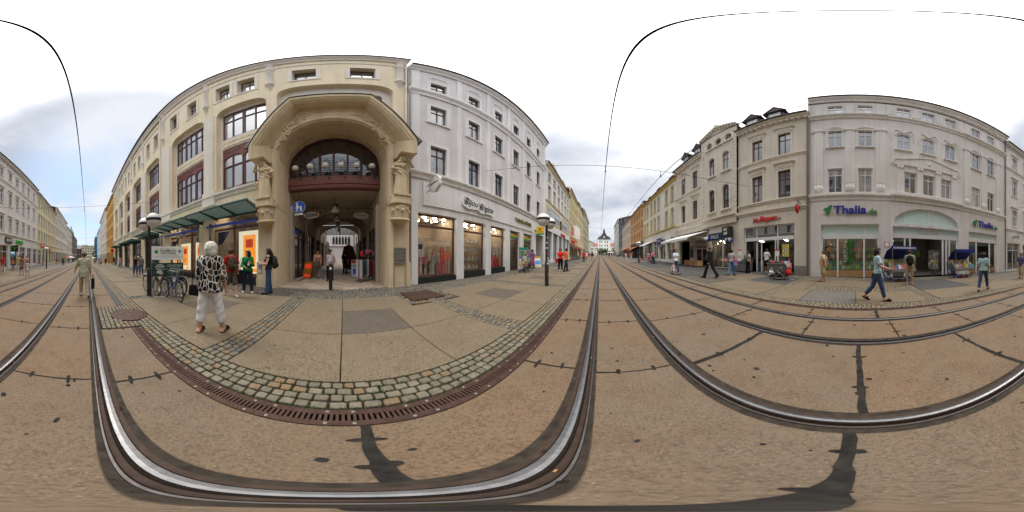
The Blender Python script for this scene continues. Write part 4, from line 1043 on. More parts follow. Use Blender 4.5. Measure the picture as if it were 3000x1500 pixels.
for s_, u in ((-1, U0), (1, U1)):
    uu = (u - .4, u) if s_ < 0 else (u, u + .4)
    pw = ar.box('passage_wall', M_pwall, uu[0], uu[1], yG - .05, 20.5, 3.2, 5.4)
    for i in range(5):
        y = 1.45 + i * 3.6
        ar.box('pier', M_pwall, *(sorted((u + s_ * .4, u - s_ * .14))), y, y + .42, -.2, 4.2, pw)
        q = ar.box('shopfront', P_dark[2] if i % 2 else P_dark[0], *(sorted((u + s_ * .12, u + s_ * .1))), y + .42, y + 3.6, .0, 3.2, pw)
        for k in range(3): ar.box('shopfront_bar', M_brfr, *(sorted((u + s_ * .1, u + s_ * .04))), y + .42 + k * 1.55, y + .5 + k * 1.55, 0, 3.2, q)
        ar.box('shopfront_bar', M_brfr, *(sorted((u + s_ * .11, u + s_ * .045))), y + .42, y + 3.6, 2.5, 2.6, q)
    if s_ < 0: ar.text('APOLLO', M_bluebar, U0 + .06, 2.2, 2.75, pw, height=.28, width=.9, depth=.04, bold=.02).rotation_euler = (0, 0, R(90))
for i in range(3):                                        # cross arches with studs
    y = 5.2 + i * 3.6
    mb = MB(); al = [(UC + 2.37 * math.cos(math.pi * (1 - k / 16)), 3.4 + 1.45 * math.sin(math.pi * k / 16)) for k in range(17)]
    for p, q in zip(al[:-1], al[1:]): mb.prism([p, q, (q[0], 5.06), (p[0], 5.06)], y, y + .4, 'y')
    aa = ar.part('cross_arch', mb, M_pceil)
    st = MB().box(-.06, .06, -.03, 0, -.05, .05).mesh('stud', M_dkgreen)
    for k in range(3, 14):
        a_ = math.pi * (k + .5) / 17; o = ar.put('stud', st, aa, (UC + 2.25 * math.cos(math.pi - a_), y, 3.52 + 1.45 * math.sin(a_)))
M_shade = mat('enamel lamp shade', (0.7, 0.64, 0.5), 0.4)
for i in range(5):
    y = 2.6 + i * 2.6
    l_ = ar.part('pendant_lamp', MB().tube([(UC, y, 4.5), (UC, y, 5.06)], .015, 6).lathe([(.2, 4.42), (.2, 4.56), (.17, 4.58)], (UC, y, 0), 14), M_dkgreen)
    ar.part('shade', MB().lathe([(.24, 4.06), (.17, 4.26), (.1, 4.33), (.1, 4.42)], (UC, y, 0), 14), M_shade, l_, smooth=True)
    ar.part('shade', MB().lathe([(.2, 4.44), (.2, 4.57)], (UC, y, 0), 14), M_shade, l_, smooth=True)
# courtyard at the end of the passage
ct = thing('courtyard_wall', 'white courtyard wall with a row of pointed windows at the end of the passage', 'wall', (UC, 38, 0))
MB().box(-9, 9, 0, .5, -1, 9.5).build('wall', M_white, ct)
gp = MB().prism([(-.25, 0), (.25, 0), (.25, 1.4), (.15, 1.75), (0, 1.95), (-.15, 1.75), (-.25, 1.4)], -.05, 0.0, 'y').mesh('pointed_window', M_dkfr)
for i in range(-3, 3): link('pointed_window', gp, ct, (i * .72 + .3, 0, 4.1))
bx('ledge', M_grey, ct, -9, 9, -.2, 0, 3.7, 3.85)
# ------------------------------------------------------------------ jewellery shop house (right of the arcade)
bj = Bld('corner_house', 'pale lilac four-storey house with the jewellery and tobacco shops', 1, 2.9, 20.1, 7.0, 0.05)
WC = [4.61 + 2.6 * i for i in range(6)]
rows = [(14.42, 15.95), (10.1, 12.1), (5.95, 7.95)]
holes = [(c - .49, c + .49, a_, b_) for c in WC for a_, b_ in rows]
sh = [(3.42, 5.79), (6.33, 8.28), (8.86, 10.69)]
bj.wall('wall', M_lilac, 2.9, 20.1, 5.3, 18.9, holes, 0, .22)
bj.wall('shopfront_wall', M_white, 2.9, 20.1, -1, 5.3, [(a_, b_, -.9, 3.55) for a_, b_ in sh] + [(11.38, 13.1, -.9, 3.55), (13.83, 15.9, -.9, 3.6), (16.9, 19.4, -.9, 3.9)], -.02, .25)
for c in WC:
    for i, (a_, b_) in enumerate(rows):
        w = bj.window(c - .49, c + .49, a_, b_, M_dkfr, P_dark, 2, .68 if i else .5, .055, .15)
        bj.surround(w, M_white, c - .49, c + .49, a_, b_, .22, .035, sill=.1 if i else 0)
    v = bj.box('attic_vent', M_white, c - .62, c + .62, -.03, .01, 16.85, 17.25); bj.box('vent_slot', M_dkfr, c - .45, c + .45, -.034, -.031, 16.98, 17.12, v)
for i in range(5):
    u = 5.98 + i * 2.6
    bj.box('pilaster', M_white, u - .16, u + .16, -.06, .01, 6.0, 13.2); bj.box('pilaster', M_white, u - .16, u + .16, -.06, .01, 14.1, 18.2)
bj.box('pilaster', M_white, 2.9, 3.5, -.06, .01, 6.0, 18.2); bj.box('pilaster', M_white, 19.3, 20.1, -.06, .01, 6.0, 18.2)
bj.cornice('cornice', M_white, 2.9, 20.15, 13.3, .75, .28); bj.cornice('cornice', M_white, 2.9, 20.15, 5.45, .4, .25); bj.cornice('cornice', M_white, 2.92, 20.2, 18.2, .7, .42)
bj.roof(M_slate, 2.92, 20.2, 18.92, 1.1, .45, 9); bj.gutter(2.92, 20.2, 18.98, -.5); bj.solid(M_room2, 2.9, 20.1, 3.95, 18.8, .9, 10); bj.solid(M_room2, 2.9, 20.0, -1, 3.95, 3.4, 10); bj.solid(M_room2, 15.95, 16.6, -1, 3.9, .5, 5)
bj.box('fascia', M_white, 3.67, 15.9, -.1, -.021, 3.95, 5.25); bj.pipe(2.98, 0, 18.8, -.12, .05)
# shop windows with goods
M_pink = mat('pink goods', (0.74, 0.16, 0.2), 0.5, var=0.5, scale=14); M_goods = [M_pink, mat('silver goods', (0.55, 0.53, 0.5), 0.3, var=0.5, scale=20, metal=.4), mat('cream goods', (0.66, 0.58, 0.47), 0.6, var=0.3, scale=9), mat('dark goods', (0.05, 0.04, 0.045), 0.5, var=0.5), mat('red goods', (0.68, 0.03, 0.03), 0.5, var=.3), mat('gold goods', (0.5, 0.33, 0.1), 0.4, metal=.5)]
def shop_win(b, u0, u1, z0, zt, fm, transom, y=.22, mull=(), plz=None, room=M_room, lamps=2, depth=2.6, lm=None, glass=M_shop):
    f = MB(); t_ = .08
    f.box(u0, u0 + t_, y, y + .1, z0, zt); f.box(u1 - t_, u1, y, y + .1, z0, zt); f.box(u0 + t_, u1 - t_, y, y + .1, zt - t_, zt); f.box(u0 + t_, u1 - t_, y - .01, y + .1, z0, z0 + t_ * .7)
    for m_ in mull: f.box(m_ - .035, m_ + .035, y - .012, y + .1, z0 + t_, zt - t_)
    if transom: f.box(u0 + t_, u1 - t_, y - .015, y + .1, transom - .055, transom + .055)
    sf = b.part('shop_window', f, fm); us = [u0] + list(mull) + [u1]
    for a_, b_ in zip(us[:-1], us[1:]):
        for c_, d_ in ((z0, transom), (transom, zt)) if transom else ((z0, zt),): b.box('pane', glass, a_ + .03, b_ - .03, y + .045, y + .055, c_ + .03, d_ - .03, sf)
    if plz is not None: b.box('plinth', M_plinth, u0, u1, y - .2, y + .1, -1, z0 - .003, sf)
    b.interior(u0 - .1, u1 + .1, min(z0 - .1, 0), zt + .05, y + .12, y + depth, room, lamps, lm)
    for k in range(3 if lamps else 0):
        u = u0 + (k + .5) * (u1 - u0) / 3; s_ = b.part('spotlight', MB().lathe([(.03, .12), (.05, .02), (.07, -.06)], (u, y + .5, zt - .2), 10), M_wht, sf); b.part('bulb', MB().ball((u, y + .5, zt - .26), .035, 8, 6), M_spot, s_)
    return sf
def goods(b, sf, u0, u1, z, y0, y1, n, hmax, mats, kind='display_item', seed=1):
    rg = random.Random(seed)
    for i in range(n):
        u = rg.uniform(u0, u1); y = rg.uniform(y0, y1); w = rg.uniform(.05, .13); h = rg.uniform(.3, 1) * hmax
        m = rg.choice(mats); mb = MB()
        k = rg.randrange(3)
        if k == 0: mb.lathe([(w * .9, 0), (w, h * .1), (w * .5, h * .45), (w * .75, h * .7), (w * .3, h * .95), (0, h)], (u, y, z), 9)
        elif k == 1: mb.prism([(u - w, z), (u + w, z), (u + w * .8, z + h), (u - w * .7, z + h * .9)], y, y + .04, 'y')
        else: mb.box(u - w, u + w, y, y + w, z, z + h * .7)
        b.part(kind, mb, m, sf)
s1 = shop_win(bj, 3.42, 5.79, .36, 3.55, M_brfr, 2.92, plz=1, lamps=4)
goods(bj, s1, 3.55, 5.7, .42, .36, 1.0, 64, 1.1, [M_goods[0], M_goods[1], M_goods[2], M_goods[0], M_goods[3]], seed=2)
goods(bj, s1, 3.6, 5.5, 1.0, .6, 1.1, 26, 1.0, [M_goods[2], M_goods[1], M_goods[0]], seed=5)
pb = bj.box('poster', mat('pale pink poster', (0.75, 0.6, 0.58), .6), 3.5, 3.95, .33, .34, 1.35, 2.25, s1); bj.box('poster_print', M_goods[3], 3.55, 3.85, .322, .329, 1.75, 2.0, pb)
M_redn = mat('red lettering on glass', (0.8, 0.05, 0.01), .5)
ps = bj.part('price_sticker', MB().box(4.95, 5.42, .24, .245, 1.62, 1.66).box(4.95, 5.42, .24, .245, 1.1, 1.14).box(4.95, 4.99, .24, .245, 1.14, 1.62).box(5.38, 5.42, .24, .245, 1.14, 1.62), M_redn, s1); bj.text('-50%', M_redn, 5.0, .243, 1.25, ps, height=.26, width=.36, depth=.004, bold=.02)
s2 = shop_win(bj, 6.33, 8.28, .5, 3.52, M_brfr, 2.9, plz=1, lamps=3)
M_shelf = mat('glass shelf', (0.45, 0.5, 0.48), .2, spec=.8)
for k in range(4):
    sh_ = bj.box('shelf', M_shelf, 6.4, 8.1, .4, .9, .56 + k * .55, .585 + k * .55, s2)
    for i in range(9): bj.part('jewellery_stand', MB().lathe([(.06, 0), (.085, .05), (.05, .16), (.03, .24), (0, .26)], (6.5 + i * .19, .55 + .1 * (i % 2), .586 + k * .55), 8), M_goods[2 if (i + k) % 3 else 1], sh_, smooth=True)
s3 = shop_win(bj, 8.86, 10.69, .56, 3.52, M_brfr, 2.9, plz=1, lamps=3)
goods(bj, s3, 9.0, 10.5, .62, .4, .9, 30, .9, [M_goods[4], M_goods[3], M_goods[2], M_goods[4]], seed=9)
pp = bj.box('poster', mat('pale grey poster', (0.62, 0.62, 0.6), .6), 9.75, 10.45, .5, .52, .75, 2.0, s3); bj.part('poster_figure', MB().ball((10.1, .49, 1.72), (.07, .01, .1), 8, 6).prism([(9.98, .8), (10.22, .8), (10.18, 1.55), (10.02, 1.55)], .48, .49, 'y'), M_goods[4], pp)
dr = shop_win(bj, 11.38, 13.1, .22, 3.5, M_brfr, 2.75, mull=(11.75, 12.75), lamps=2, room=M_room2)
M_stripe_y = mat('yellow stripe', (0.72, 0.55, 0.03), .5); M_stripe_g = mat('green stripe', (0.03, 0.3, 0.12), .5)
s4 = shop_win(bj, 13.83, 15.9, .75, 3.55, M_brfr, 2.75, plz=1, lamps=2, room=M_room2)
for s_, u0, u1 in ((dr, 11.5, 12.98), (s4, 13.95, 15.78)):
    bj.box('stripe', M_stripe_y, u0, u1, .2, .205, 3.1, 3.3, s_); bj.box('stripe', M_stripe_g, u0, u1, .2, .205, 2.95, 3.098, s_); bj.text('LOTTO', M_red, u0 + (u1 - u0) * .6, .198, 3.14, s_, height=.12, depth=.004, bold=.02)
goods(bj, s4, 14.0, 15.7, .8, .4, .8, 30, .9, M_goods, seed=12)
bj.interior(16.9, 19.4, -.5, 3.9, .2, 3.3, M_grey, 0)
bj.box('passage_door', M_dkfr, 17.2, 19.0, 3.2, 3.28, .2, 3.2)
M_script = mat('dark script lettering', (0.03, 0.025, 0.03), .4)
# script sign in white cut-out backing
bk = bj.part('sign_backing', MB().prism([(6.12, 4.36), (6.5, 4.2), (7.3, 4.28), (7.6, 4.12), (8.4, 4.2), (8.85, 4.12), (8.9, 4.5), (8.4, 4.62), (7.95, 4.9), (7.55, 4.7), (6.95, 4.75), (6.6, 4.92), (6.2, 4.88), (6.08, 4.6)], -.22, -.12, 'y'), M_wht)
bj.text('Bijou', M_script, 6.2, -.23, 4.34, bk, height=.5, width=1.15, depth=.02, shear=.35, bold=.004); bj.text('Brigitte', M_script, 7.45, -.23, 4.24, bk, height=.5, width=1.4, depth=.02, shear=.35, bold=.004)
mb = MB()
for (cx_, cz_) in ((6.35, 4.75), (7.6, 4.66)): mb.tube([(cx_ + .24 * math.cos(t_) * (1 - t_ / 14), -.235, cz_ + .16 * math.sin(t_)) for t_ in np.linspace(0, 7.5, 26)], .012, 5)
tag(bj.part('flourish', mb, M_script, bk), kind='stuff')
M_tabak = mat('olive gold lettering', (0.20, 0.16, 0.03), .4, metal=.3)
bj.text('TABAK-BÖRSE', M_tabak, 12.0, -.16, 4.42, height=.42, width=3.35, depth=.06, bold=.012)
# ------------------------------------------------------------------ bookshop house (opposite)
th = Bld('bookshop_house', 'warm grey stucco house with the bookshop and white shop windows', -1, -3.08, 13.75, 10.6, 0.0)
sideW = [-1.35, .62, 9.6, 11.55]; midW = [3.2, 5.07, 6.95]; midC = [3.7, 5.1, 6.58]
holes = [(c - .5, c + .5, 13.98, 15.4) for c in sideW + midW] + [(c - .48, c + .48, 9.8, 11.7) for c in sideW] + [(c - .47, c + .47, 9.82, 11.6, .3) for c in midW] + [(c - .48, c + .48, 5.78, 7.75) for c in sideW] + [(c - .45, c + .45, 5.95, 7.7) for c in midC]
th.wall('wall', M_grey, -3.08, 13.75, 5.2, 16.6, holes, 0, .22)
th.wall('shopfront_wall', M_grey, -3.08, 13.75, -1, 5.2, [(-2.3, 1.53, -.9, 3.5), (2.45, 7.76, -.9, 3.42), (2.5, 7.72, 3.62, 4.82, 1.15), (8.78, 12.45, -.9, 3.48)], -.03, .25)
rib = MB().box(-.012, .012, -.045, -.03, 0, 1).mesh('render_rib', M_grey2)
for k in range(190):                                  # combed vertical render
    u = -2.95 + k * .0865; za, zb = 0.25, 5.0
    if -2.34 < u < 1.57: za = 3.55
    elif 2.4 < u < 7.8: za = 4.86
    elif 8.74 < u < 12.5: za = 3.52
    if za > 4.5: continue
    o = th.put('render_rib', rib, None, (u, 0, za)); o.scale = (1, 1, zb - za)
for c in sideW + midW:
    w = th.window(c - .5, c + .5, 13.98, 15.4, M_whfr, P_blue, 2, .66, .07, .12); th.surround(w, M_grey2, c - .5, c + .5, 13.98, 15.4, .1, .03, sill=.08)
for c in sideW:
    w = th.window(c - .48, c + .48, 9.8, 11.7, M_whfr, P_blue, 2, .7, .065, .12); th.surround(w, M_grey2, c - .48, c + .48, 9.8, 11.7, .1, .03, sill=.16)
    w = th.window(c - .48, c + .48, 5.78, 7.75, M_whfr, P_dark, 2, .72, .065, .12); th.surround(w, M_grey2, c - .48, c + .48, 5.78, 7.75, .1, .03, sill=.1)
    f = th.box('frieze_panel', M_grey2, c - .55, c + .55, -.05, .01, 11.95, 12.3); th.part('cartouche', MB().ball((c, -.06, 12.12), (.3, .04, .1), 12, 6), M_grey2, f, smooth=True)
for c in midW:
    w = th.window(c - .47, c + .47, 9.82, 11.6, M_whfr, P_blue, 2, .6, .065, .12, rise=.3)
    mb = MB(); 
    for p, q in zip(top_line((c - .6, c + .6, 9.7, 11.76, .4))[:-1], top_line((c - .6, c + .6, 9.7, 11.76, .4))[1:]): mb.tube([(p[0], -.02, p[1]), (q[0], -.02, q[1])], .045, 6, False)
    th.part('surround', mb, M_grey2, w, True); th.box('sill', M_grey2, c - .65, c + .65, -.16, .12, 9.7, 9.81, w)
    g_ = MB()                                       # garland hanging round the arch
    g_.tube([(c + .78 * math.cos(t_), -.03, 11.75 + .32 * abs(math.sin(2 * t_)) + (-.2 if abs(math.cos(t_)) > .8 else 0)) for t_ in np.linspace(3.14, 0, 19)], .04, 6); g_.tube([(c - .76, -.03, 11.6), (c - .74, -.03, 10.7)], [.05, .02], 6); g_.tube([(c + .76, -.03, 11.6), (c + .74, -.03, 10.7)], [.05, .02], 6)
    th.part('garland', g_, M_grey2, w, True)
for c in midC:
    w = th.window(c - .45, c + .45, 5.95, 7.7, M_whfr, P_dark, 2, .75, .065, .12); th.surround(w, M_grey2, c - .45, c + .45, 5.95, 7.7, .09, .03, sill=.1)
for u in (-2.45, -.38, 1.62, 8.6, 10.58, 12.6):         # fluted pilasters with scroll capitals and carved feet
    p = th.box('pilaster', M_grey2, u - .32, u + .32, -.07, .01, 6.35, 11.7)
    for k in (-.2, 0, .2): th.box('flute', M_grey2, u + k - .06, u + k + .06, -.1, -.069, 6.5, 11.5, p)
    th.box('capital', M_grey2, u - .4, u + .4, -.14, .01, 11.7, 12.0, p)
    for k in (-.36, .36): th.part('volute', MB().torus((u + k, -.12, 11.72), .1, .05, 'y', 12, 6), M_grey2, p, True)
    for k in (-.2, 0, .2): th.part('carving', MB().ball((u + k, -.08, 6.12), (.14, .08, .24 if k else .3), 8, 6), M_grey2, p, True)
th.cornice('cornice', M_grey2, -3.08, 2.05, 13.35, .45, .38); th.cornice('cornice', M_grey2, 2.07, 8.1, 13.35, .45, .26); th.cornice('cornice', M_grey2, 8.12, 13.8, 13.35, .45, .38)
th.cornice('cornice', M_grey2, -3.08, 2.25, 5.2, .45, .25); th.cornice('cornice', M_grey2, 2.27, 7.95, 5.22, .5, .36); th.cornice('cornice', M_grey2, 7.97, 13.8, 5.2, .45, .25)
th.cornice('cornice', M_grey2, -3.1, 13.85, 16.1, .6, .45)
pd = th.part('pediment', MB().prism([(2.45, 8.25), (7.75, 8.25), (7.75, 8.42), (7.2, 8.75), (5.1, 9.22), (3.0, 8.75), (2.45, 8.42)], -.12, .01, 'y'), M_grey2)
mb = MB(); ol = [(2.4, 8.35), (2.55, 8.75), (3.0, 8.78), (5.1, 9.26), (7.2, 8.78), (7.65, 8.75), (7.8, 8.35)]
for p, q in zip(ol[:-1], ol[1:]): mb.tube([(p[0], -.13, p[1]), (q[0], -.13, q[1])], .075, 6)
th.part('pediment_moulding', mb, M_grey2, pd, True); th.part('pediment_boss', MB().ball((5.1, -.13, 8.7), (.16, .06, .16), 10, 6), M_grey2, pd, True)
for u in (2.95, 4.4, 5.85, 7.3): 
    q_ = th.box('pilaster', M_grey2, u - .2, u + .2, -.08, .01, 5.9, 8.25); th.part('capital', MB().ball((u - .12, -.1, 8.0), .1, 8, 6).ball((u + .12, -.1, 8.0), .1, 8, 6).box(u - .24, u + .24, -.14, -.05, 8.08, 8.2), M_grey2, q_, True)
for u in (-2.45, -.38, 1.62, 2.3, 4.1, 6.0, 7.9, 8.6, 10.58, 12.6): th.box('attic_panel', M_grey2, u - .3, u + .3, -.04, .01, 14.2, 15.7)
th.roof(M_slate, -3.1, 13.9, 16.72, .9, .5, 9); th.gutter(-3.1, 13.9, 16.75, -.52); th.pipe(-3.1, 0, 16.6, -.14, .055); th.pipe(13.72, 0, 16.6, -.14, .06)
th.solid(M_room2, -3.0, 13.7, 4.9, 16.5, .9, 10); th.solid(M_room2, -3.0, 13.7, -1, 4.9, 6.5, 10); th.solid(M_room2, -3.0, -2.35, -1, 4.9, .4, 7); th.solid(M_room2, 12.5, 13.7, -1, 4.9, .4, 7)
def bs_frame(u0, u1, mulls, z0, zt, transom, topm, low=None, y=.2):
    """White steel shop window: frosted top lights above a deep white head, clear panes below."""
    f = MB(); t_ = .07
    f.box(u0, u0 + t_, y, y + .1, z0, zt); f.box(u1 - t_, u1, y, y + .1, z0, zt); f.box(u0 + t_, u1 - t_, y, y + .1, zt - t_, zt); f.box(u0 + t_, u1 - t_, y - .03, y + .1, transom - .3, transom)
    for m_ in topm: f.box(m_ - .03, m_ + .03, y - .01, y + .1, transom, zt - t_)
    for m_ in mulls: f.box(m_ - .05, m_ + .05, y - .02, y + .1, z0, transom - .3)
    sf = th.part('shop_window', f, M_whfr)
    us = [u0 + .04] + list(topm) + [u1 - .04]
    for a_, b_ in zip(us[:-1], us[1:]): th.box('frosted_pane', M_turq, a_ + .02, b_ - .02, y + .04, y + .05, transom - .02, zt - .03, sf)
    return sf
b1 = bs_frame(-2.3, 1.53, [-1.2, .55], -.05, 3.5, 2.85, [-1.42, -.42, .6])
M_oak = mat('oak panel', (0.42, 0.25, 0.11), .5, var=.15, scale=5)
def bs_panes(sf, us, z0, zt, low=True, y=.24):
    for a_, b_ in zip(us[:-1], us[1:]):
        th.box('pane', M_shop, a_ + .05, b_ - .05, y, y + .01, z0 + (.45 if low else 0), zt, sf)
        if low: th.box('oak_panel', M_oak, a_ + .05, b_ - .05, y - .01, y + .03, z0, z0 + .44, sf)
bs_panes(b1, [-2.28, -1.2, .55, 1.5], .0, 2.55)
th.interior(-2.35, 1.6, -.05, 3.4, .35, 3.2, M_room2, 4, M_cool); 
BOOK = [mat('book ' + n, c, .5, var=.35, scale=18) for n, c in (('red', (.55, .06, .05)), ('yellow', (.65, .5, .08)), ('green', (.08, .3, .07)), ('blue', (.07, .16, .42)), ('white', (.7, .68, .62)), ('orange', (.62, .24, .04)), ('teal', (.07, .32, .34)), ('pink', (.6, .22, .3)), ('lime', (.28, .45, .08)))]
def books(b, sf, u0, u1, y, z, n, h, seed, pal=BOOK, tilt=.25):
    rg = random.Random(seed)
    for i in range(n):
        u = u0 + (i + .5) * (u1 - u0) / n; hh = h * rg.uniform(.8, 1.1); w = (u1 - u0) / n * rg.uniform(.7, .95)
        b.part('book', MB().prism([(y, z), (y + .03, z), (y + .03 + hh * tilt, z + hh), (y + hh * tilt, z + hh)], u - w / 2, u + w / 2, 'x'), rg.choice(pal), sf)
gpal = [BOOK[2], BOOK[8], BOOK[2], BOOK[4], BOOK[6]]
for r_ in range(2): books(th, b1, -2.2, 1.4, .45 + r_ * .3, .5 + r_ * .28, 20, .26, 20 + r_, gpal)
for k, (u0, u1) in enumerate(((-2.15, -1.3), (.7, 1.4), (-.9, .4))):
    for z in (1.3, 1.75): 
        s_ = th.box('shelf', M_oak, u0, u1, .75, .95, z - .03, z, b1); books(th, s_, u0 + .05, u1 - .05, .78, z, 5, .24, k * 7 + int(z * 10))
nb_ = th.box('green_banner', mat('green banner', (.05, .22, .04), .6, var=.4, scale=4), -.75, -.1, .62, .64, .9, 2.5, b1)
o = th.text('NATURlich', M_wht, -.55, .6, 1.0, nb_, height=.28, depth=.01, bold=.015); o.rotation_euler = (0, R(-90), 0)
for u0, u1 in ((-2.0, -1.85), (-1.1, -.95), (.25, .45), (.6, .72)): th.box('bookcase_upright', M_oak, u0, u1, .95, 1.1, .4, 2.6, b1)
b2 = bs_frame(2.45, 7.76, [3.35, 3.75, 6.4, 6.72, 7.0], -.05, 3.42, 2.95, [3.3, 4.3, 5.15, 6.05, 6.95])
th.box('pane', M_shop, 2.5, 3.3, .24, .25, 0, 2.65, b2); th.box('pane', M_shop, 3.4, 3.7, .24, .25, 0, 2.65, b2); th.box('pane', M_shop, 7.05, 7.7, .24, .25, 0, 2.65, b2); th.box('pane', M_shop, 6.76, 6.96, .24, .25, 0, 2.65, b2)
vg = MB()
for k in range(6): vg.box(4.35, 6.0, .15, .19, 3.02 + k * .06, 3.05 + k * .06)
th.part('vent_grille', vg, M_whfr, b2)
al = th.part('fanlight', MB().prism([(2.52, 3.64)] + [(7.7, 3.64)] + [(p[0], p[1]) for p in reversed(top_line((2.52, 7.7, 3.6, 4.8, 1.14), 20))], .2, .21, 'y'), M_turq)
mb = MB(); tl_ = top_line((2.52, 7.7, 3.6, 4.8, 1.14), 20)
for p, q in zip(tl_[:-1], tl_[1:]): mb.prism([p, q, (q[0] * .97 + 5.1 * .03, q[1] - .07), (p[0] * .97 + 5.1 * .03, p[1] - .07)], .12, .2, 'y')
for m_ in (3.3, 4.3, 5.15, 6.05, 6.95): mb.box(m_ - .03, m_ + .03, .15, .2, 3.64, 4.8 - 1.14 + 1.14 * math.sqrt(1 - ((m_ - 5.11) / 2.6) ** 2) - .03)
mb.box(2.52, 7.7, .13, .22, 3.5, 3.64); th.part('fanlight_frame', mb, M_whfr, al)
th.interior(2.35, 7.85, -.02, 3.3, .36, 6.4, M_room2, 3, M_cool)
books(th, b2, 2.6, 3.3, .5, .9, 5, .3, 40); books(th, b2, 7.1, 7.6, .5, .9, 5, .3, 41)
for k in range(5): th.box('wall_poster', BOOK[(k * 2) % 9], 3.6 + k * .75, 4.0 + k * .75, 6.3, 6.36, 1.3, 2.1, b2)
b3 = bs_frame(8.78, 12.45, [9.85, 11.6], -.25, 3.48, 2.95, [9.7, 10.6, 11.5])
bs_panes(b3, [8.8, 9.85, 11.6, 12.43], -.15, 2.65); th.interior(8.7, 12.5, -.3, 3.4, .35, 3.2, M_room2, 3, M_cool)
books(th, b3, 8.9, 12.3, .5, .4, 18, .26, 50); th.box('poster', BOOK[3], 9.0, 9.6, .3, .31, 1.5, 2.3, b3)
th.box('red_notice_sign', M_red, 1.88, 2.22, -.06, -.03, 1.98, 2.34); th.box('notice_face', M_wht, 1.92, 2.18, -.066, -.061, 2.02, 2.3)
for u in (3.4, 5.2, 6.9): th.part('camera_arm', MB().tube([(u, -.02, 3.55), (u + .05, -.4, 3.6), (u + .3, -.42, 3.55)], .02, 6), M_wht)
M_thb = mat('deep blue sign letter', (0.02, 0.02, 0.30), .3, spec=.6); M_thg = mat('green sign letter', (0.01, 0.20, 0.03), .3, spec=.6)
def th_sign(u, z, w):
    k = w / 3.65
    r_ = th.part('sign_rails', MB().box(u - .05 * k, u + w, -.08, -.05, z + .02, z + .05).box(u - .05 * k, u + w, -.08, -.05, z + .16 * k, z + .19 * k), M_grey)
    th.part('dragon_emblem', MB().prism([(u + .05 * k, z + .33 * k), (u + .3 * k, z + .36 * k), (u + .25 * k, z + .12 * k), (u + .38 * k, z + .0 * k), (u + .5 * k, z + .14 * k), (u + .62 * k, z + .5 * k), (u + .68 * k, z + .68 * k), (u + .5 * k, z + .66 * k), (u + .36 * k, z + .5 * k), (u + .22 * k, z + .5 * k)], -.16, -.09, 'y'), M_thg, r_)
    th.text('Thalia', M_thb, u + .75 * k, -.14, z + .04, r_, 'sign_lettering', height=.58 * k, width=2.15 * k, depth=.05, bold=.03)
    th.text('.de', M_thg, u + 2.95 * k, -.14, z + .04, r_, 'sign_lettering', height=.36 * k, width=.62 * k, depth=.05, bold=.02)
th_sign(-2.2, 4.14, 3.65); th_sign(9.05, 3.98, 3.4)
# ------------------------------------------------------------------ greige house with the corner tower (stationery and household shops)
wm = Bld('tower_house', 'greige stucco house with a gabled centre bay and slate dormers', -1, -20.95, -3.1, 10.6, .1)
MC = [-7.3, -4.97]; LC = [-18.75, -16.0]; TC = [-12.62, -10.62]
h1 = [(c - .5, c + .5, a_, b_) for c in MC + LC for a_, b_ in ((9.85, 12.35), (5.8, 8.2))]
h2 = [(c - .43, c + .43, 10.0, 12.45, .42) for c in TC] + [(c - .42, c + .42, 5.85, 8.35, .42) for c in TC] + [(c - .38, c + .38, 13.95, 15.0, .36) for c in (-13.0, -11.65, -10.3)]
wm.wall('wall', M_greige, -9.3, -3.1, 4.6, 14.3, [h for h in h1 if h[0] > -9], 0, .22); wm.wall('wall', M_greige, -20.95, -14.4, 4.6, 14.3, [h for h in h1 if h[0] < -14], 0, .22)
wm.wall('bay_wall', M_greige, -14.38, -9.32, 4.4, 15.9, h2, -.22, .25)
wm.part('gable', MB().prism([(-14.38, 15.9), (-9.32, 15.9), (-9.32, 16.05), (-11.85, 17.0), (-14.38, 16.05)], -.22, .2, 'y'), M_greige)
for i in range(30):
    for u, s_ in ((-14.34, 1), (-9.36, -1)):
        if i > 22: continue
        wd = .28 if i % 2 else .42
        wm.box('quoin', M_greige2, *sorted((u - s_ * .05, u + s_ * wd)), -.27, -.2, 4.9 + i * .47, 5.3 + i * .47)
for (a_, b_) in ((-14.5, -11.85), (-11.85, -9.2)):
    z0_, z1_ = (16.1, 17.1) if a_ < -13 else (17.1, 16.1)
    wm.part('raking_cornice', MB().prism([(a_, z0_ - .1), (b_, z1_ - .1), (b_, z1_ + .16), (a_, z0_ + .16)], -.55, .1, 'y'), M_greige2)
    for k in range(7):
        t_ = (k + .5) / 7; u = a_ + (b_ - a_) * t_; z = z0_ + (z1_ - z0_) * t_; wm.box('bracket', M_greige2, u - .09, u + .09, -.45, -.21, z - .38, z - .1)
wm.part('gable_finial', MB().lathe([(.25, 17.15), (.2, 17.3), (.28, 17.4), (.2, 17.6), (0, 17.7)], (-11.85, -.3, 0), 10), M_greige2)
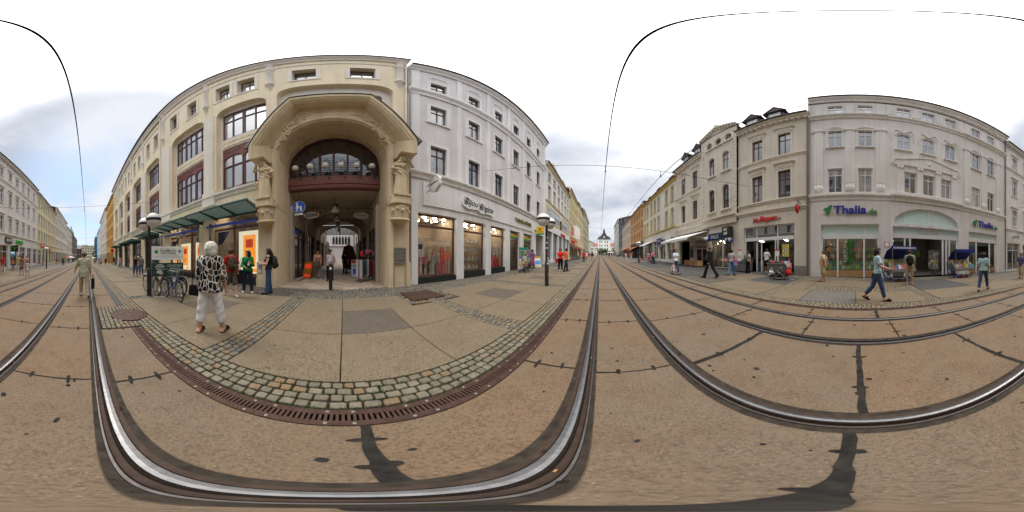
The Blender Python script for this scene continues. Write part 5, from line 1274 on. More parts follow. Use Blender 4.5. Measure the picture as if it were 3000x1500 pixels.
for (c, z0_, z1_, rise, hw) in [(c, 10.0, 12.45, .42, .43) for c in TC] + [(c, 5.85, 8.35, .42, .42) for c in TC] + [(c, 13.95, 15.0, .36, .38) for c in (-13.0, -11.65, -10.3)]:
    w = wm.window(c - hw, c + hw, z0_, z1_, M_brfr, P_dark[:1] + P_dark[2:], 2, .62, .055, -.08, rise=rise)
    mb = MB(); L_ = top_line((c - hw - .1, c + hw + .1, z0_, z1_ + .12, rise + .1))
    for p, q in zip(L_[:-1], L_[1:]): mb.tube([(p[0], -.24, p[1]), (q[0], -.24, q[1])], .075, 6, False)
    mb.tube([(c - hw - .1, -.24, z0_), (c - hw - .1, -.24, L_[0][1])], .07, 6); mb.tube([(c + hw + .1, -.24, z0_), (c + hw + .1, -.24, L_[0][1])], .07, 6)
    wm.part('surround', mb, M_greige2, w, True); wm.box('sill', M_greige2, c - hw - .25, c + hw + .25, -.42, -.1, z0_ - .14, z0_ - .01, w)
for c in MC + LC:
    for (a_, b_) in ((9.85, 12.35), (5.8, 8.2)):
        w = wm.window(c - .5, c + .5, a_, b_, M_brfr, P_dark, 2, .68, .06, .13); wm.surround(w, M_greige2, c - .5, c + .5, a_, b_, .14, .05, y=0)
        wm.cornice('window_hood', M_greige2, c - .85, c + .85, b_ + .55, .2, .24, w); f = wm.box('hood_frieze', M_greige2, c - .68, c + .68, -.07, .01, b_ + .2, b_ + .54, w)
        for k in (-.35, 0, .35): wm.part('hood_carving', MB().ball((c + k, -.08, b_ + .37), (.13, .05, .08), 8, 5), M_greige2, w, True)
for u0, u1 in ((-20.95, -14.42), (-9.28, -3.1)):
    wm.cornice('string_course', M_greige2, u0, u1, 9.5, .22, .16); wm.cornice('string_course', M_greige2, u0, u1, 5.5, .22, .16)
    wm.cornice('eaves_cornice', M_greige2, u0, u1, 14.05, .35, .5, dent=.42); wm.roof(M_slate, u0, u1, 14.42, 2.2, .55, 5); wm.gutter(u0, u1, 14.45, -.6)
    wm.box('panel', M_greige2, u0 + 1.2, u0 + 2.9, -.04, .01, 5.05, 5.35)
wm.cornice('string_course', M_greige2, -20.95, -3.1, 4.75, .25, .16); wm.cornice('string_course', M_greige2, -14.4, -9.3, 4.9, .3, .42)
for c in (-8.0, -5.9, -18.6, -15.9):                      # slate-hung dormers with red ridge
    d_ = wm.part('dormer', MB().box(c - .75, c + .75, .3, 3.6, 14.5, 16.35).prism([(c - 1.0, 16.25), (c + 1.0, 16.25), (c, 17.2)], .1, 3.6, 'y'), M_slate)
    wm.part('dormer_ridge', MB().tube([(c, .08, 17.2), (c, 3.6, 17.2)], .07, 6).tube([(c - 1.0, .08, 16.26), (c, .08, 17.22)], .05, 6).tube([(c + 1.0, .08, 16.26), (c, .08, 17.22)], .05, 6), M_rtile, d_)
    wm.window(c - .5, c + .5, 15.35, 16.15, M_whfr, P_blue, 2, 0, .06, .22)
wm.part('tower_roof', MB().prism([(-14.38, 15.95), (-11.85, 16.9), (-9.32, 15.95)], .2, 8, 'y'), M_slate)
wm.wall('shopfront_wall', M_greige, -20.95, -3.1, -1, 4.6, [(-8.68, -4.18, -.9, 3.75), (-13.3, -10.15, -.9, 3.0), (-16.1, -13.75, -.9, 3.2), (-19.6, -17.2, -.9, 3.3)], -.02, .3)
wm.box('plinth', M_stone, -4.16, -3.12, -.07, .0, -1, .72); wm.box('plinth', M_stone, -10.1, -8.72, -.07, .0, -1, .8)
wm.pipe(-3.22, 0, 14.4, -.14, .06); wm.solid(M_room2, -20.9, -3.15, 4.4, 14.2, .9, 10); wm.solid(M_room2, -20.9, -3.15, -1, 4.4, 4.6, 10)
for a_, b_ in ((-4.1, -3.15), (-10.1, -8.75), (-13.7, -13.35), (-17.1, -16.2), (-20.9, -19.7)): wm.solid(M_room2, a_, b_, -1, 4.4, .3, 5)
f = MB(); y = .15                                        # white stationery shopfront
for u in (-8.68, -7.5, -5.62, -4.26): f.box(u, u + .08, y, y + .1, .0, 3.75)
f.box(-8.6, -4.26, y - .02, y + .1, 3.68, 3.76); f.box(-8.6, -4.26, y - .12, y + .1, 2.6, 2.86)
for u in (-7.05, -5.82): f.box(u, u + .06, y, y + .08, 0, 2.6)
mp = wm.part('shop_window', f, M_whfr)
for a_, b_ in ((-8.6, -7.5), (-7.42, -5.62), (-5.54, -4.26)): wm.box('pane', P_dark[2], a_, b_, y + .04, y + .05, 2.86, 3.68, mp)
for a_, b_ in ((-8.6, -7.5), (-7.42, -7.05), (-5.76, -5.62), (-5.54, -4.26)): wm.box('pane', M_shop, a_, b_, y + .04, y + .05, .05, 2.6, mp)
wm.interior(-8.75, -4.1, .02, 2.7, .3, 4.5, M_room2, 2, M_cool)
goods(wm, mp, -8.4, -4.4, .1, 1.2, 3.5, 50, 1.6, BOOK, seed=31)
ys_ = wm.box('yellow_poster', mat('yellow poster', (.68, .6, .06), .6), -5.2, -4.65, .12, .13, 1.35, 2.25, mp)
dm = MB().lathe([(.085, 0), (.085, .004), (0, .004)], n=12).mesh('disc', [M_wht]); dm2 = MB().torus((0, 0, .004), .085, .014, 'z', 14, 5).mesh('disc_ring', M_brfr)
for (du, dz) in ((.14, .75), (.3, .57), (.13, .42), (.42, .42), (.28, .24), (.12, .12)):
    o = wm.put('disc', dm, ys_, (-5.2 + du, .118, 1.35 + dz)); o.rotation_euler = (R(90), 0, 0); o = wm.put('disc_ring', dm2, ys_, (-5.2 + du, .116, 1.35 + dz)); o.rotation_euler = (R(90), 0, 0)
rl = wm.part('sign_rails', MB().box(-7.7, -5.2, -.07, -.04, 4.12, 4.15).box(-7.7, -5.2, -.07, -.04, 4.24, 4.27), M_stone)
wm.text('Mc', M_red, -7.66, -.12, 4.02, rl, height=.42, depth=.04, shear=.25, bold=.0, width=.62); wm.text('Paper', M_red, -7.02, -.13, 3.98, rl, height=.52, width=1.55, depth=.05, shear=.2, bold=.03)
# household shop under the tower: SALE board, dark sign cube, awning
hs = shop_win(wm, -13.3, -10.15, .25, 2.95, M_whfr, None, y=.2, mull=(-11.5,), lamps=2, room=M_room2, depth=4.2)
goods(wm, hs, -13.1, -10.4, .3, .5, 2.5, 40, 1.3, [M_goods[1], M_goods[3], M_goods[2], M_goods[5]], seed=44)
sb = wm.box('sale_board', mat('dark blue board', (.012, .045, .085), .5, var=.3, scale=2), -13.25, -10.45, -.14, -.03, 2.98, 3.66); wm.text('SALE', M_wht, -12.95, -.155, 3.14, sb, height=.34, width=1.2, depth=.01)
sw = shop_win(wm, -16.1, -13.75, .3, 3.15, M_greige2, 2.25, y=.2, mull=(-14.9,), lamps=0, room=M_room2, depth=3)
wm.box('old_sign', M_stone, -15.95, -13.9, .1, .18, 2.4, 3.0, sw); wm.text('PORZELLAN', M_greige, -15.8, .09, 2.55, sw, height=.3, width=1.75, depth=.01, bold=.01)
wm.interior(-19.7, -17.1, -.1, 3.3, .3, 4.4, M_plinth, 0); wm.box('door', M_dkfr, -19.4, -17.3, 3.5, 3.6, .3, 2.9)
wm.box('notice_board', M_dkfr, -17.05, -16.3, -.07, -.03, 1.2, 2.6); wm.box('notice_board', M_oak, -17.03, -16.32, -.09, -.07, 2.2, 2.58)
M_canv = mat('white awning canvas', (.85, .84, .82), .8, var=.04)
aw = wm.part('awning', MB().prism([(-.05, 4.05), (-2.6, 3.2), (-2.6, 3.24), (-.05, 4.1)], -20.3, -13.4, 'x'), M_canv)
vl = MB()
for k in range(23): u = -20.3 + k * .3; vl.prism([(u, 3.21), (u + .3, 3.21), (u + .3, 3.02), (u + .22, 2.97), (u + .08, 2.97), (u, 3.02)], -2.61, -2.605, 'y')
wm.part('valance', vl, M_canv, aw)
for u in (-20.1, -13.6): wm.part('awning_arm', MB().tube([(u, -.05, 3.3), (u, -1.3, 3.35), (u, -2.55, 3.22)], .03, 6), M_whfr, aw)
wm.box('awning_case', M_dkfr, -20.35, -13.35, -.14, 0, 4.02, 4.2, aw)
# ------------------------------------------------------------------ the rest of the street
def house(name, label, side, u0, u1, Y, eave, floors, cols, wall, trim, fm, pm=P_far, shop=None, roofm=M_slate, fas=None, ww=1.0, sill=.1, hood=0, arch=(), roofh=2.0, dorm=0, strings=(), wid=.14, ncol=2, tr=.68, shopm=None, z0=None, awn=None, dent=0):
    b = Bld(name, label, side, u0, u1, Y, z0); zb = b.z0
    base, stop = (zb - 1.5, shop) if shop else (zb - 1.5, zb)
    hs = [(c - ww / 2, c + ww / 2, f0, f1, .4 if (i in arch or ci in ()) else 0) for i, (f0, f1) in enumerate(floors) for ci, c in enumerate(cols)]
    hs = [h[:4] if not h[4] else h for h in hs]
    b.wall('wall', wall, u0, u1, stop, eave, hs, 0, .2)
    for i, (f0, f1) in enumerate(floors):
        for c in cols:
            rs = .4 if i in arch else 0
            w = b.window(c - ww / 2, c + ww / 2, f0, f1, fm, pm, ncol, tr, .07, .12, rise=rs)
            if not rs: b.surround(w, trim, c - ww / 2, c + ww / 2, f0, f1, wid, .05, sill=sill)
            else:
                L_ = top_line((c - ww / 2 - .1, c + ww / 2 + .1, f0, f1 + .1, .48), 8); mb = MB()
                for p, q in zip(L_[:-1], L_[1:]): mb.tube([(p[0], -.01, p[1]), (q[0], -.01, q[1])], .1, 5, False)
                mb.box(c - ww / 2 - .2, c - ww / 2, -.06, .01, f0, L_[0][1]); mb.box(c + ww / 2, c + ww / 2 + .2, -.06, .01, f0, L_[0][1]); b.part('surround', mb, trim, w); b.box('sill', trim, c - ww / 2 - .2, c + ww / 2 + .2, -.12, .1, f0 - .12, f0 - .01, w)
            if hood and not rs: b.box('window_hood', trim, c - ww / 2 - .25, c + ww / 2 + .25, -.2, .01, f1 + .3, f1 + .42, w)
    b.cornice('eaves_cornice', trim, u0, u1, eave - .45, .45, .4, dent=dent)
    for z in strings: b.cornice('string_course', trim, u0, u1, z, .25, .18)
    b.roof(roofm, u0, u1, eave + .01, roofh, .45, 6); b.gutter(u0, u1, eave + .03, -.5)
    b.solid(M_room2, u0 + .01, u1 - .01, (shop or zb) - .2, eave - .1, .6, 9); b.solid(M_room2, u0 + .01, u1 - .01, zb - 1.5, (shop or zb), 1.2, 9)
    if shop:
        n = max(2, round((u1 - u0) / 3.4)); st = (u1 - u0) / n; oh = []
        for k in range(n): oh.append((u0 + k * st + .35, u0 + (k + 1) * st - .35, zb - 1.4, shop - 1.15))
        b.wall('shopfront_wall', shopm or wall, u0, u1, zb - 1.5, shop, oh, -.02, .3)
        for k, h in enumerate(oh):
            f = MB(); f.box(h[0], h[0] + .07, .18, .26, zb, h[3]); f.box(h[1] - .07, h[1], .18, .26, zb, h[3]); f.box(h[0], h[1], .17, .26, h[3] - .08, h[3]); f.box(h[0], h[1], .16, .27, h[3] - .85, h[3] - .78); f.box((h[0] + h[1]) / 2 - .04, (h[0] + h[1]) / 2 + .04, .17, .26, zb, h[3]); f.box(h[0], h[1], .15, .28, zb - 1.4, zb + .35)
            sw_ = b.part('shop_window', f, fm if fm is not M_whfr else M_whfr)
            for a_, c_ in ((h[0] + .07, (h[0] + h[1]) / 2 - .04), ((h[0] + h[1]) / 2 + .04, h[1] - .07)): b.box('pane', rnd.choice((P_dark[0], P_dark[2], P_dark[2])), a_, c_, .21, .22, zb + .3, h[3] - .05, sw_)
        if awn:
            for (a_, c_, m_) in awn:
                A_ = b.part('awning', MB().prism([(-.05, zb + 3.2), (-1.7, zb + 2.55), (-1.7, zb + 2.6), (-.05, zb + 3.27)], a_, c_, 'x'), m_); b.box('valance', m_, a_, c_, -1.71, -1.69, zb + 2.35, zb + 2.56, A_)
    for k in range(dorm):
        c = u0 + (k + .5) * (u1 - u0) / dorm
        d_ = b.part('dormer', MB().box(c - .7, c + .7, .7, 3, eave + .1, eave + 1.5).box(c - .85, c + .85, .5, 3, eave + 1.5, eave + 1.65), roofm); b.window(c - .5, c + .5, eave + .45, eave + 1.35, M_whfr, pm, 2, 0, .07, .6)
    return b
def lin(a_, b_, n): return [a_ + (i + .5) * (b_ - a_) / n for i in range(n)]
M_awr = mat('red awning', (.5, .05, .03), .8); M_awo = mat('faded orange awning', (.62, .2, .08), .8)
# bookshop side, towards the low end of the street
o0 = house('mobile_shop_house', 'grey stucco house with phone shops, next left of the bookshop house', -1, 13.85, 33.0, 10.6, 16.0, [(4.85, 6.75), (8.6, 10.65), (12.75, 14.1)], [15.6, 18.15, 20.6, 22.95, 25.35, 27.85, 30.95], M_grey, M_grey2, M_whfr, P_blue, 4.0, hood=1, strings=(4.2, 11.9), ww=.95, dent=.5, roofh=1.5)
o1 = house('yellow_house', 'pale yellow three-storey house with a red pharmacy sign', -1, 33.05, 53.0, 10.6, 15.6, [(4.7, 6.8), (8.5, 10.6), (12.4, 14.0)], lin(33.4, 52.8, 9), M_yellow2, M_offw, M_whfr, P_far, 3.9, hood=1, dorm=5, strings=(4.0,), dent=.8)
o2 = house('cream_corner_house', 'tall cream house with a rounded corner bay beyond the yellow house', -1, 53.05, 82.5, 10.6, 18.0, [(4.6, 6.8), (8.4, 10.7), (12.2, 14.3), (15.4, 17.0)], lin(53.5, 79, 12) + [81], M_offw, M_white, M_dkfr, P_far, 3.9, hood=1, strings=(4.0, 11.4))
o3 = house('stone_house', 'beige stone-faced house with slim windows, far down the bookshop side', -1, 82.6, 108, 10.6, 16.6, [(4.3, 6.6), (8.0, 10.2), (11.8, 13.8)], lin(83, 107.6, 10), M_greige, M_greige2, M_whfr, P_far, 3.4)
o4 = house('dark_stone_house', 'dark grey stone department house with a green turret at the far end', -1, 108.1, 162, 10.6, 16.5, [(3.6, 7), (8.0, 11.0), (12, 14.6)], lin(108.6, 161.5, 14), M_stone, M_stone, M_dkfr, P_far, 2.9, ww=2.2, roofh=3)
M_copper = mat('green copper', (.14, .33, .26), .7, var=.2)
o4.part('turret', MB().lathe([(2.2, 16), (2.2, 18.5), (1.6, 19.5), (.6, 21.5), (.4, 22.5), (0, 24)], (118, 1.5, 0), 10), M_copper)
# arcade side, towards the low end
a1 = house('orange_house', 'orange plastered five-storey house beyond the arcade building', 1, -62.3, -44.7, 7.2, 19.4, [(4.8, 6.8), (8.2, 10.2), (11.6, 13.6), (15, 16.8)], lin(-62, -45, 8), M_orange, M_orange, M_dkfr, P_far, 3.6, shopm=M_orange)
a2 = house('cream_house', 'ornate cream house far down the arcade side', 1, -93, -62.4, 7.2, 20.5, [(4.6, 6.8), (8.2, 10.6), (12, 14.3), (16, 18)], lin(-92.5, -63, 11), M_offw, M_white, M_dkfr, P_far, 3.4, hood=1, strings=(4, 11.2))
a3 = house('white_house', 'white gabled house with a red roof just before the blue scaffolding', 1, -124, -93.1, 7.2, 17.5, [(4.2, 6.4), (7.8, 10), (11.2, 13.4), (14.6, 16.4)], lin(-123.5, -93.5, 10), M_white, M_white, M_dkfr, P_far, 3.0, roofm=M_rtile, roofh=4)
sc = Bld('scaffolded_house', 'house wrapped in blue scaffold netting at the low end', 1, -150, -124.1, 7.0, None); sc.box('netting', M_scaff, -150, -124.1, -.9, 6, -3.5, 16.4)
for k in range(9): sc.part('scaffold_pole', MB().tube([(-149.8 + k * 3.2, -.95, -3.5), (-149.8 + k * 3.2, -.95, 17)], .06, 5), M_pipe)
for k in range(8): sc.part('scaffold_rail', MB().tube([(-150, -.98, -1.5 + k * 2.3), (-124, -.98, -1.5 + k * 2.3)], .05, 5), M_pipe)
# arcade side, towards the dome
a4 = house('twin_gable_house', 'white house with yellow window surrounds and twin curved gables', 1, 20.2, 36.9, 7.0, 15.4, [(9.6, 11.9), (12.7, 14.2)], lin(20.6, 36.5, 6), M_white, M_yellow2, M_whfr, P_blue, 9.0, ww=1.3, hood=0, strings=(9.0,))
for h in list(a4.root.children):
    pass
for c in (24.3, 31.2):
    q_ = MB(); q_.prism([(c - 2.3, 15.3), (c + 2.3, 15.3), (c + 2.1, 16.2), (c + 1.3, 16.9), (c, 17.3), (c - 1.3, 16.9), (c - 2.1, 16.2)], -.05, .5, 'y'); gb = a4.part('curved_gable', q_, M_yellow2)
    a4.window(c - .5, c + .5, 15.5, 16.5, M_whfr, P_blue, 2, 0, .07, -.1, parent=None)
for a_, c_ in ((20.7, 27.6), (29.6, 36)):
    w = a4.window(a_, c_, 6.3, 8.3, M_whfr, P_blue, 6, .6, .09, -.09); a4.surround(w, M_ochre, a_, c_, 6.3, 8.3, .22, .09)
a4.box('fascia', M_white, 20.3, 36.8, -.09, -.03, 4.9, 6.0); 
a4.text('STRAUSS', M_red, 28.2, -.13, 4.95, height=.55, width=3.6, depth=.06, bold=.02)
a5 = house('yellow_shop_house', 'lemon yellow house with red shop signs and hanging flags', 1, 37.0, 51, 7.0, 18.0, [(7.4, 9.3), (10.6, 12.5), (13.8, 15.6)], lin(37.4, 50.6, 7), M_yellow, M_yellow2, M_whfr, P_far, 5.6, strings=(5.8,), roofm=M_rtile, dorm=1, awn=[(38, 44, M_awr), (45, 50.5, M_awr)])
a5.text('ROSSMANN', M_red, 39, -.12, 4.7, height=.7, width=6, depth=.08, bold=.02)
a6 = house('light_yellow_house', 'light yellow house with close-set windows beyond the red awnings', 1, 51.1, 70, 7.0, 19.0, [(7.2, 9.3), (10.8, 12.9), (14.4, 16.5)], lin(51.5, 69.6, 9), M_yellow2, M_yellow, M_whfr, P_far, 5.2, awn=[(52, 60, M_awr)], dorm=4)
a7 = house('green_grey_house', 'greenish grey banded house at the dome end of the arcade side', 1, 70.1, 103, 7.0, 22.0, [(6.8, 9), (10.2, 12.4), (13.6, 15.8), (17, 19.2)], lin(70.5, 102.5, 14), paint('green-grey render', (.45, .46, .36)), M_yellow2, M_whfr, P_far, 5.0, dorm=5, strings=(9.6, 13, 16.4))
# bookshop side, towards the dome
o5 = house('ochre_trim_house', 'cream house with ochre window surrounds and red dormers', -1, -38.4, -20.98, 10.6, 13.7, [(6.3, 8.8), (10.0, 12.6)], [-36.9, -35.0, -32.2, -30.1, -28.0, -24.4, -22.2], M_offw, M_ochre, M_whfr, P_blue, 5.4, ww=.85, wid=.2, arch=(), sill=.14, roofm=M_rtile, dorm=3, strings=(5.6,), shopm=M_offw)
M_navy = mat('navy shop sign', (.02, .03, .2), .4); M_dkbr = mat('dark brown shopfront', (.05, .028, .018), .5)
s_ = o5.box('shop_sign', M_navy, -28.8, -26.4, -.12, -.03, 3.5, 4.6); o5.text('Barclay', M_wht, -28.5, -.13, 3.95, s_, height=.34, width=1.8, depth=.01)
o5.box('shop_sign', M_wht, -24.6, -22.6, -.2, -.03, 3.5, 4.5); o5.box('sign_panel', M_stone, -28.8, -26.4, -.1, -.03, 2.9, 3.4)
o5.part('awning', MB().prism([(-.05, 4.3), (-1.9, 3.5), (-1.9, 3.55), (-.05, 4.37)], -36, -31, 'x'), M_canv)
o6 = house('peach_house', 'peach orange four-storey house with a red awning', -1, -55, -38.5, 10.6, 14.6, [(6.0, 7.9), (8.9, 10.8), (11.7, 13.5)], lin(-54.6, -38.9, 7), M_peach, M_peach, M_dkfr, P_far, 5.2, awn=[(-54, -44, M_awo)], shopm=M_dkbr, dorm=3)
o7 = house('pale_house', 'pale sand-coloured house with a low dark roof next to the peach house', -1, -76, -55.1, 10.6, 14.6, [(6.0, 8.2), (9.8, 12.2)], lin(-75.6, -55.5, 10), M_greige, M_greige2, M_dkfr, P_far, 5.0, dorm=4, awn=[(-74, -57, M_awo)])
o8 = house('blue_grey_house', 'blue-grey panelled modern house with a glass front', -1, -90, -76.1, 10.6, 19.6, [(6, 8.6), (9.6, 12.2), (13.2, 15.8), (16.4, 18.6)], lin(-89.6, -76.5, 6), M_bluegrey, M_bluegrey, M_dkfr, P_blue, 4.6, ww=1.7)
o9 = house('tall_cream_house', 'tall cream house closing the row towards the dome', -1, -118, -90.1, 10.6, 22.5, [(6, 8), (9.4, 11.6), (13, 15.2), (16.8, 19), (20, 21.5)], lin(-117.5, -90.5, 11), M_offw, M_white, M_dkfr, P_far, 4.6, roofm=M_rtile, awn=[(-116, -108, M_awr)])
# ------------------------------------------------------------------ buildings closing both ends
def endb(name, label, X, rz, y0, y1, z0): 
    b = Bld(name, label, 1, y0, y1, 0, z0); b.root.location = (X, b.uc if rz > 0 else -b.uc, z0); b.root.rotation_euler = (0, 0, rz); return b
e1 = endb('yellow_end_block', 'big pale yellow block with rows of arched windows closing the low end', -190, R(90), -14, 16, -3.4)
fl_ = [(-1.5, .8), (2.6, 4.7), (5.9, 7.9), (9.0, 11)]
cs = lin(-13.5, 15.5, 15)
e1.wall('wall', M_yellow2, -14, 16, -5, 13, [(c - .5, c + .5, a_, b_, .4) for c in cs for a_, b_ in fl_], 0, .3)
for c in cs:
    for a_, b_ in fl_: e1.window(c - .5, c + .5, a_, b_, M_dkfr, P_far[:1], 2, .6, .08, .2, rise=.4)
for z in (1.5, 5.2, 8.4): e1.cornice('string_course', M_offw, -14, 16, z, .3, .3)
e1.cornice('cornice', M_offw, -14, 16, 12.4, .8, .8); e1.box('raised_centre', M_yellow2, -6, 0, -.3, 4, 12.8, 14.6); e1.roof(M_bluegrey, -14, 16, 13.2, 2.0, .6, 8); e1.solid(M_room2, -14, 16, -5, 13, .5, 8)
e2 = endb('red_stone_house', 'dark red stone gable house beside the yellow end block', -166, R(90), -15, -6.6, -3)
e2.wall('wall', M_redstone, -15, -6.6, -4.5, 8.6, [(c - .7, c + .7, a_, a_ + 2.2, .6) for c in (-13, -10.8, -8.4) for a_ in (-1, 2.2, 5.4)], 0, .3)
for c in (-13, -10.8, -8.4):
    for a_ in (-1, 2.2, 5.4): e2.window(c - .7, c + .7, a_, a_ + 2.2, M_whfr, P_far, 2, .6, .1, .2, rise=.6)
e2.roof(M_slate, -15, -6.6, 8.6, 3, .4, 6); e2.solid(M_room2, -15, -6.6, -4.5, 8.5, .5, 7)
# domed corner block; u runs to the right as seen from here (= -Y)
dm_ = endb('domed_corner_block', 'white corner block with a dark slate bell-shaped dome closing the street', 186, R(-90), -2.2, 12.2, 2.2)
fl_ = [(8.2, 10.6), (12.2, 14.4), (16.4, 18.6)]; cs = [.1, 2.4, 6.2, 8.8]
dm_.wall('wall', M_white, -2.2, 12.2, 7.4, 20.6, [(c - .5, c + .5, a_, b_) for c in cs for a_, b_ in fl_], 0, .25)
for c in cs:
    for a_, b_ in fl_: w = dm_.window(c - .5, c + .5, a_, b_, M_dkfr, P_far[:1], 2, .65, .08, .1); dm_.surround(w, M_offw, c - .5, c + .5, a_, b_, .15, .06)
dm_.cornice('cornice', M_offw, -2.6, 12.6, 20.2, .6, .8); dm_.cornice('string_course', M_offw, -2.2, 12.2, 7.0, .5, .5)
dm_.box('ground_floor', M_stone, -1.8, 11.8, .3, 6, 0, 7.1)
for k in range(5): dm_.box('shop_opening', P_dark[2], -1.2 + k * 2.6, .9 + k * 2.6, .25, .29, 2.4, 6.2)
dm_.part('dome', MB().prism([(-2.8, 20.8), (12.8, 20.8), (11.2, 23.4), (8.6, 24.4), (6.8, 27.4), (6.1, 29), (6.1, 30.2), (5.6, 31), (4.4, 31), (3.9, 30.2), (3.9, 29), (3.2, 27.4), (1.4, 24.4), (-1.2, 23.4)], .5, 8, 'y'), M_slate)
dm_.part('lantern', MB().lathe([(1.2, 30.8), (1.3, 31.3), (1.0, 32.2), (.3, 32.8), (.1, 34), (0, 34.6)], (5.0, 4, 0), 12), M_slate); dm_.box('dormer', M_white, 4.4, 5.8, .2, 1.5, 22.4, 24.2); dm_.solid(M_room2, -2.2, 12.2, 0, 20.5, .6, 8)
e3 = house('side_wing_house', 'cream house set back to the left of the dome', 1, 128, 186, 4.0, 16.5, [(7, 9), (10.6, 12.6), (13.6, 15.2)], lin(129, 185, 20), M_offw, M_white, M_dkfr, P_far, 5.4, z0=1.9)
e3.root.location.y = 10.5; e3.root.rotation_euler = (0, 0, R(-7))
e4 = house('side_wing_house', 'yellowish house set back to the right of the dome', -1, -190, -130, 4.0, 16.5, [(7, 9), (10.6, 12.6), (13.6, 15.2)], lin(-189, -131, 20), M_yellow2, M_white, M_dkfr, P_far, 5.4, z0=1.9)
e4.root.location.y = -18.5; e4.root.rotation_euler = (0, 0, math.pi + R(4))
e5 = endb('long_cream_block', 'long cream block of houses seen on both sides behind the dome', 225, R(-90), -38, 46, 2.2); cs = lin(-37, 45, 28)
e5.wall('wall', M_offw, -38, 46, 0, 15.5, [(c - .6, c + .6, a_, a_ + 2) for c in cs for a_ in (4, 7.4, 10.8)], 0, .25); e5.roof(M_rtile, -38, 46, 15.5, 4, .5, 6); e5.solid(M_room2, -38, 46, 0, 15.4, .5, 6)
for c in cs:
    for a_ in (4, 7.4, 10.8): e5.window(c - .6, c + .6, a_, a_ + 2, M_dkfr, P_far, 2, .65, .1, .1)
# trees in front of the domed block and at the low end
M_bark = mat('bark', (.10, .075, .05), .9, var=.3, scale=8); M_leaf = [mat('leaf dark', (.028, .062, .016), .7, var=.4, scale=2), mat('leaf mid', (.05, .10, .022), .7, var=.4, scale=2)]
def tree(x, y, h, r, label, seed, n=1500, ls=.22):
    rg = random.Random(seed); zb = gz(x)
    t = thing('street_tree', label, 'tree', (x, y, zb), 0, 'trees at the ends of the street')
    mb = MB().tube([(0, 0, -.1), (.05, 0, h * .25), (-.04, .05, h * .5), (0, 0, h * .75)], [.16, .13, .1, .04], 7)
    for k in range(7):
        a_ = k * 2.4; z = h * (.32 + .06 * k); mb.tube([(0, 0, z), (math.cos(a_) * r * .4, math.sin(a_) * r * .4, z + h * .12), (math.cos(a_) * r * .8, math.sin(a_) * r * .8, z + h * .16)], [.06, .04, .015], 5)
    mb.build('trunk', M_bark, t)
    cl = [(rg.gauss(0, r * .45), rg.gauss(0, r * .45), h * rg.uniform(.42, .95), rg.uniform(.35, .6) * r) for _ in range(16)]
    for m in range(2):
        cr = MB()
        for i in range(n // 2):
            c = rg.choice(cl); v = Vector((rg.gauss(0, 1), rg.gauss(0, 1), rg.gauss(0, .8))).normalized() * c[3] * rg.uniform(.5, 1.05); p = Vector(c[:3]) + v
            d = Vector((rg.gauss(0, 1), rg.gauss(0, 1), rg.gauss(0, 1))).normalized(); e = d.orthogonal() * ls * .5; d = d * ls
            cr.quad(p - d, p + e, p + d, p - e)
        cr.build('crown', M_leaf[m], t)
tree(158, -1.5, 6.6, 3.6, 'round dark green tree in front of the domed block', 1); tree(160, -5.2, 6.0, 3.0, 'second dark green tree right of the first before the domed block', 2); tree(150, -13.4, 6.4, 3, 'tree half hidden by parasols on the right side before the dome', 3)
tree(-128, 4.8, 6.5, 1.6, 'slim green tree before the blue scaffolding', 4, 900)
# ------------------------------------------------------------------ street furniture
def G(x, y, dz=0.0): return (x, y, gz(x) + dz)
def copy_tree(o, parent=None):
    c = o.copy(); COL.objects.link(c); c.parent = parent
    for ch in list(o.children): copy_tree(ch, c)
    return c
M_post = mat('black painted post', (.012, .012, .013), .4, var=.3, scale=12, spec=.5)
M_lampw = mat('lamp globe white', (.75, .75, .73), .25, var=.04, spec=.6)
M_chrome = mat('galvanised tube', (.42, .42, .42), .35, metal=.8)
M_rubber = mat('tyre rubber', (.018, .018, .018), .8)
def lamp(x, y, label, rz=0):
    t = thing('street_lamp', label, 'street lamp', G(x, y), rz, 'twin globe street lamps')
    MB().lathe([(.085, -.1), (.085, 1.02), (.075, 1.04), (.05, 1.06), (.05, 2.55), (.04, 3.12), (.0, 3.13)], n=14).build('post', M_post, t, smooth=True)
    MB().box(.06, .09, -.05, .05, .55, .85).build('service_door', M_post, t)
    for s_ in (-1, 1):
        MB().tube([(0, 0, 2.72), (s_ * .2, 0, 2.74), (s_ * .42, 0, 2.74)], .028, 8).build('arm', M_post, t)
        g_ = MB().lathe([(.0, -.27), (.1, -.25), (.19, -.19), (.245, -.1), (.262, -.03)], (s_ * .42, 0, 2.76), 20).build('globe', M_lampw, t, smooth=True)
        MB().lathe([(.264, -.03), (.272, -.025), (.272, .065), (.264, .07)], (s_ * .42, 0, 2.76), 20).build('band', M_post, g_, smooth=True)
        MB().lathe([(.264, .07), (.25, .12), (.2, .2), (.1, .255), (0, .27)], (s_ * .42, 0, 2.76), 20).build('cap', M_lampw, g_, smooth=True)
    return t
lamp(-5.63, 2.23, 'black twin-globe street lamp beside the pharmacy sign and bicycles')
l2 = lamp(6.58, 2.22, 'black twin-globe street lamp in front of the tobacco shop')
for k in range(12):
    z = .3 + k * .22; a_ = rnd.uniform(3.4, 5.4); q_ = MB().box(-.03, .03, -.004, .004, -.03, .03).build('sticker', rnd.choice((M_wht, M_red, M_gslab)), l2, (.09 * math.cos(a_) if z < 1 else .054 * math.cos(a_), (.09 if z < 1 else .054) * math.sin(a_), z), (0, 0, a_ + 1.57))
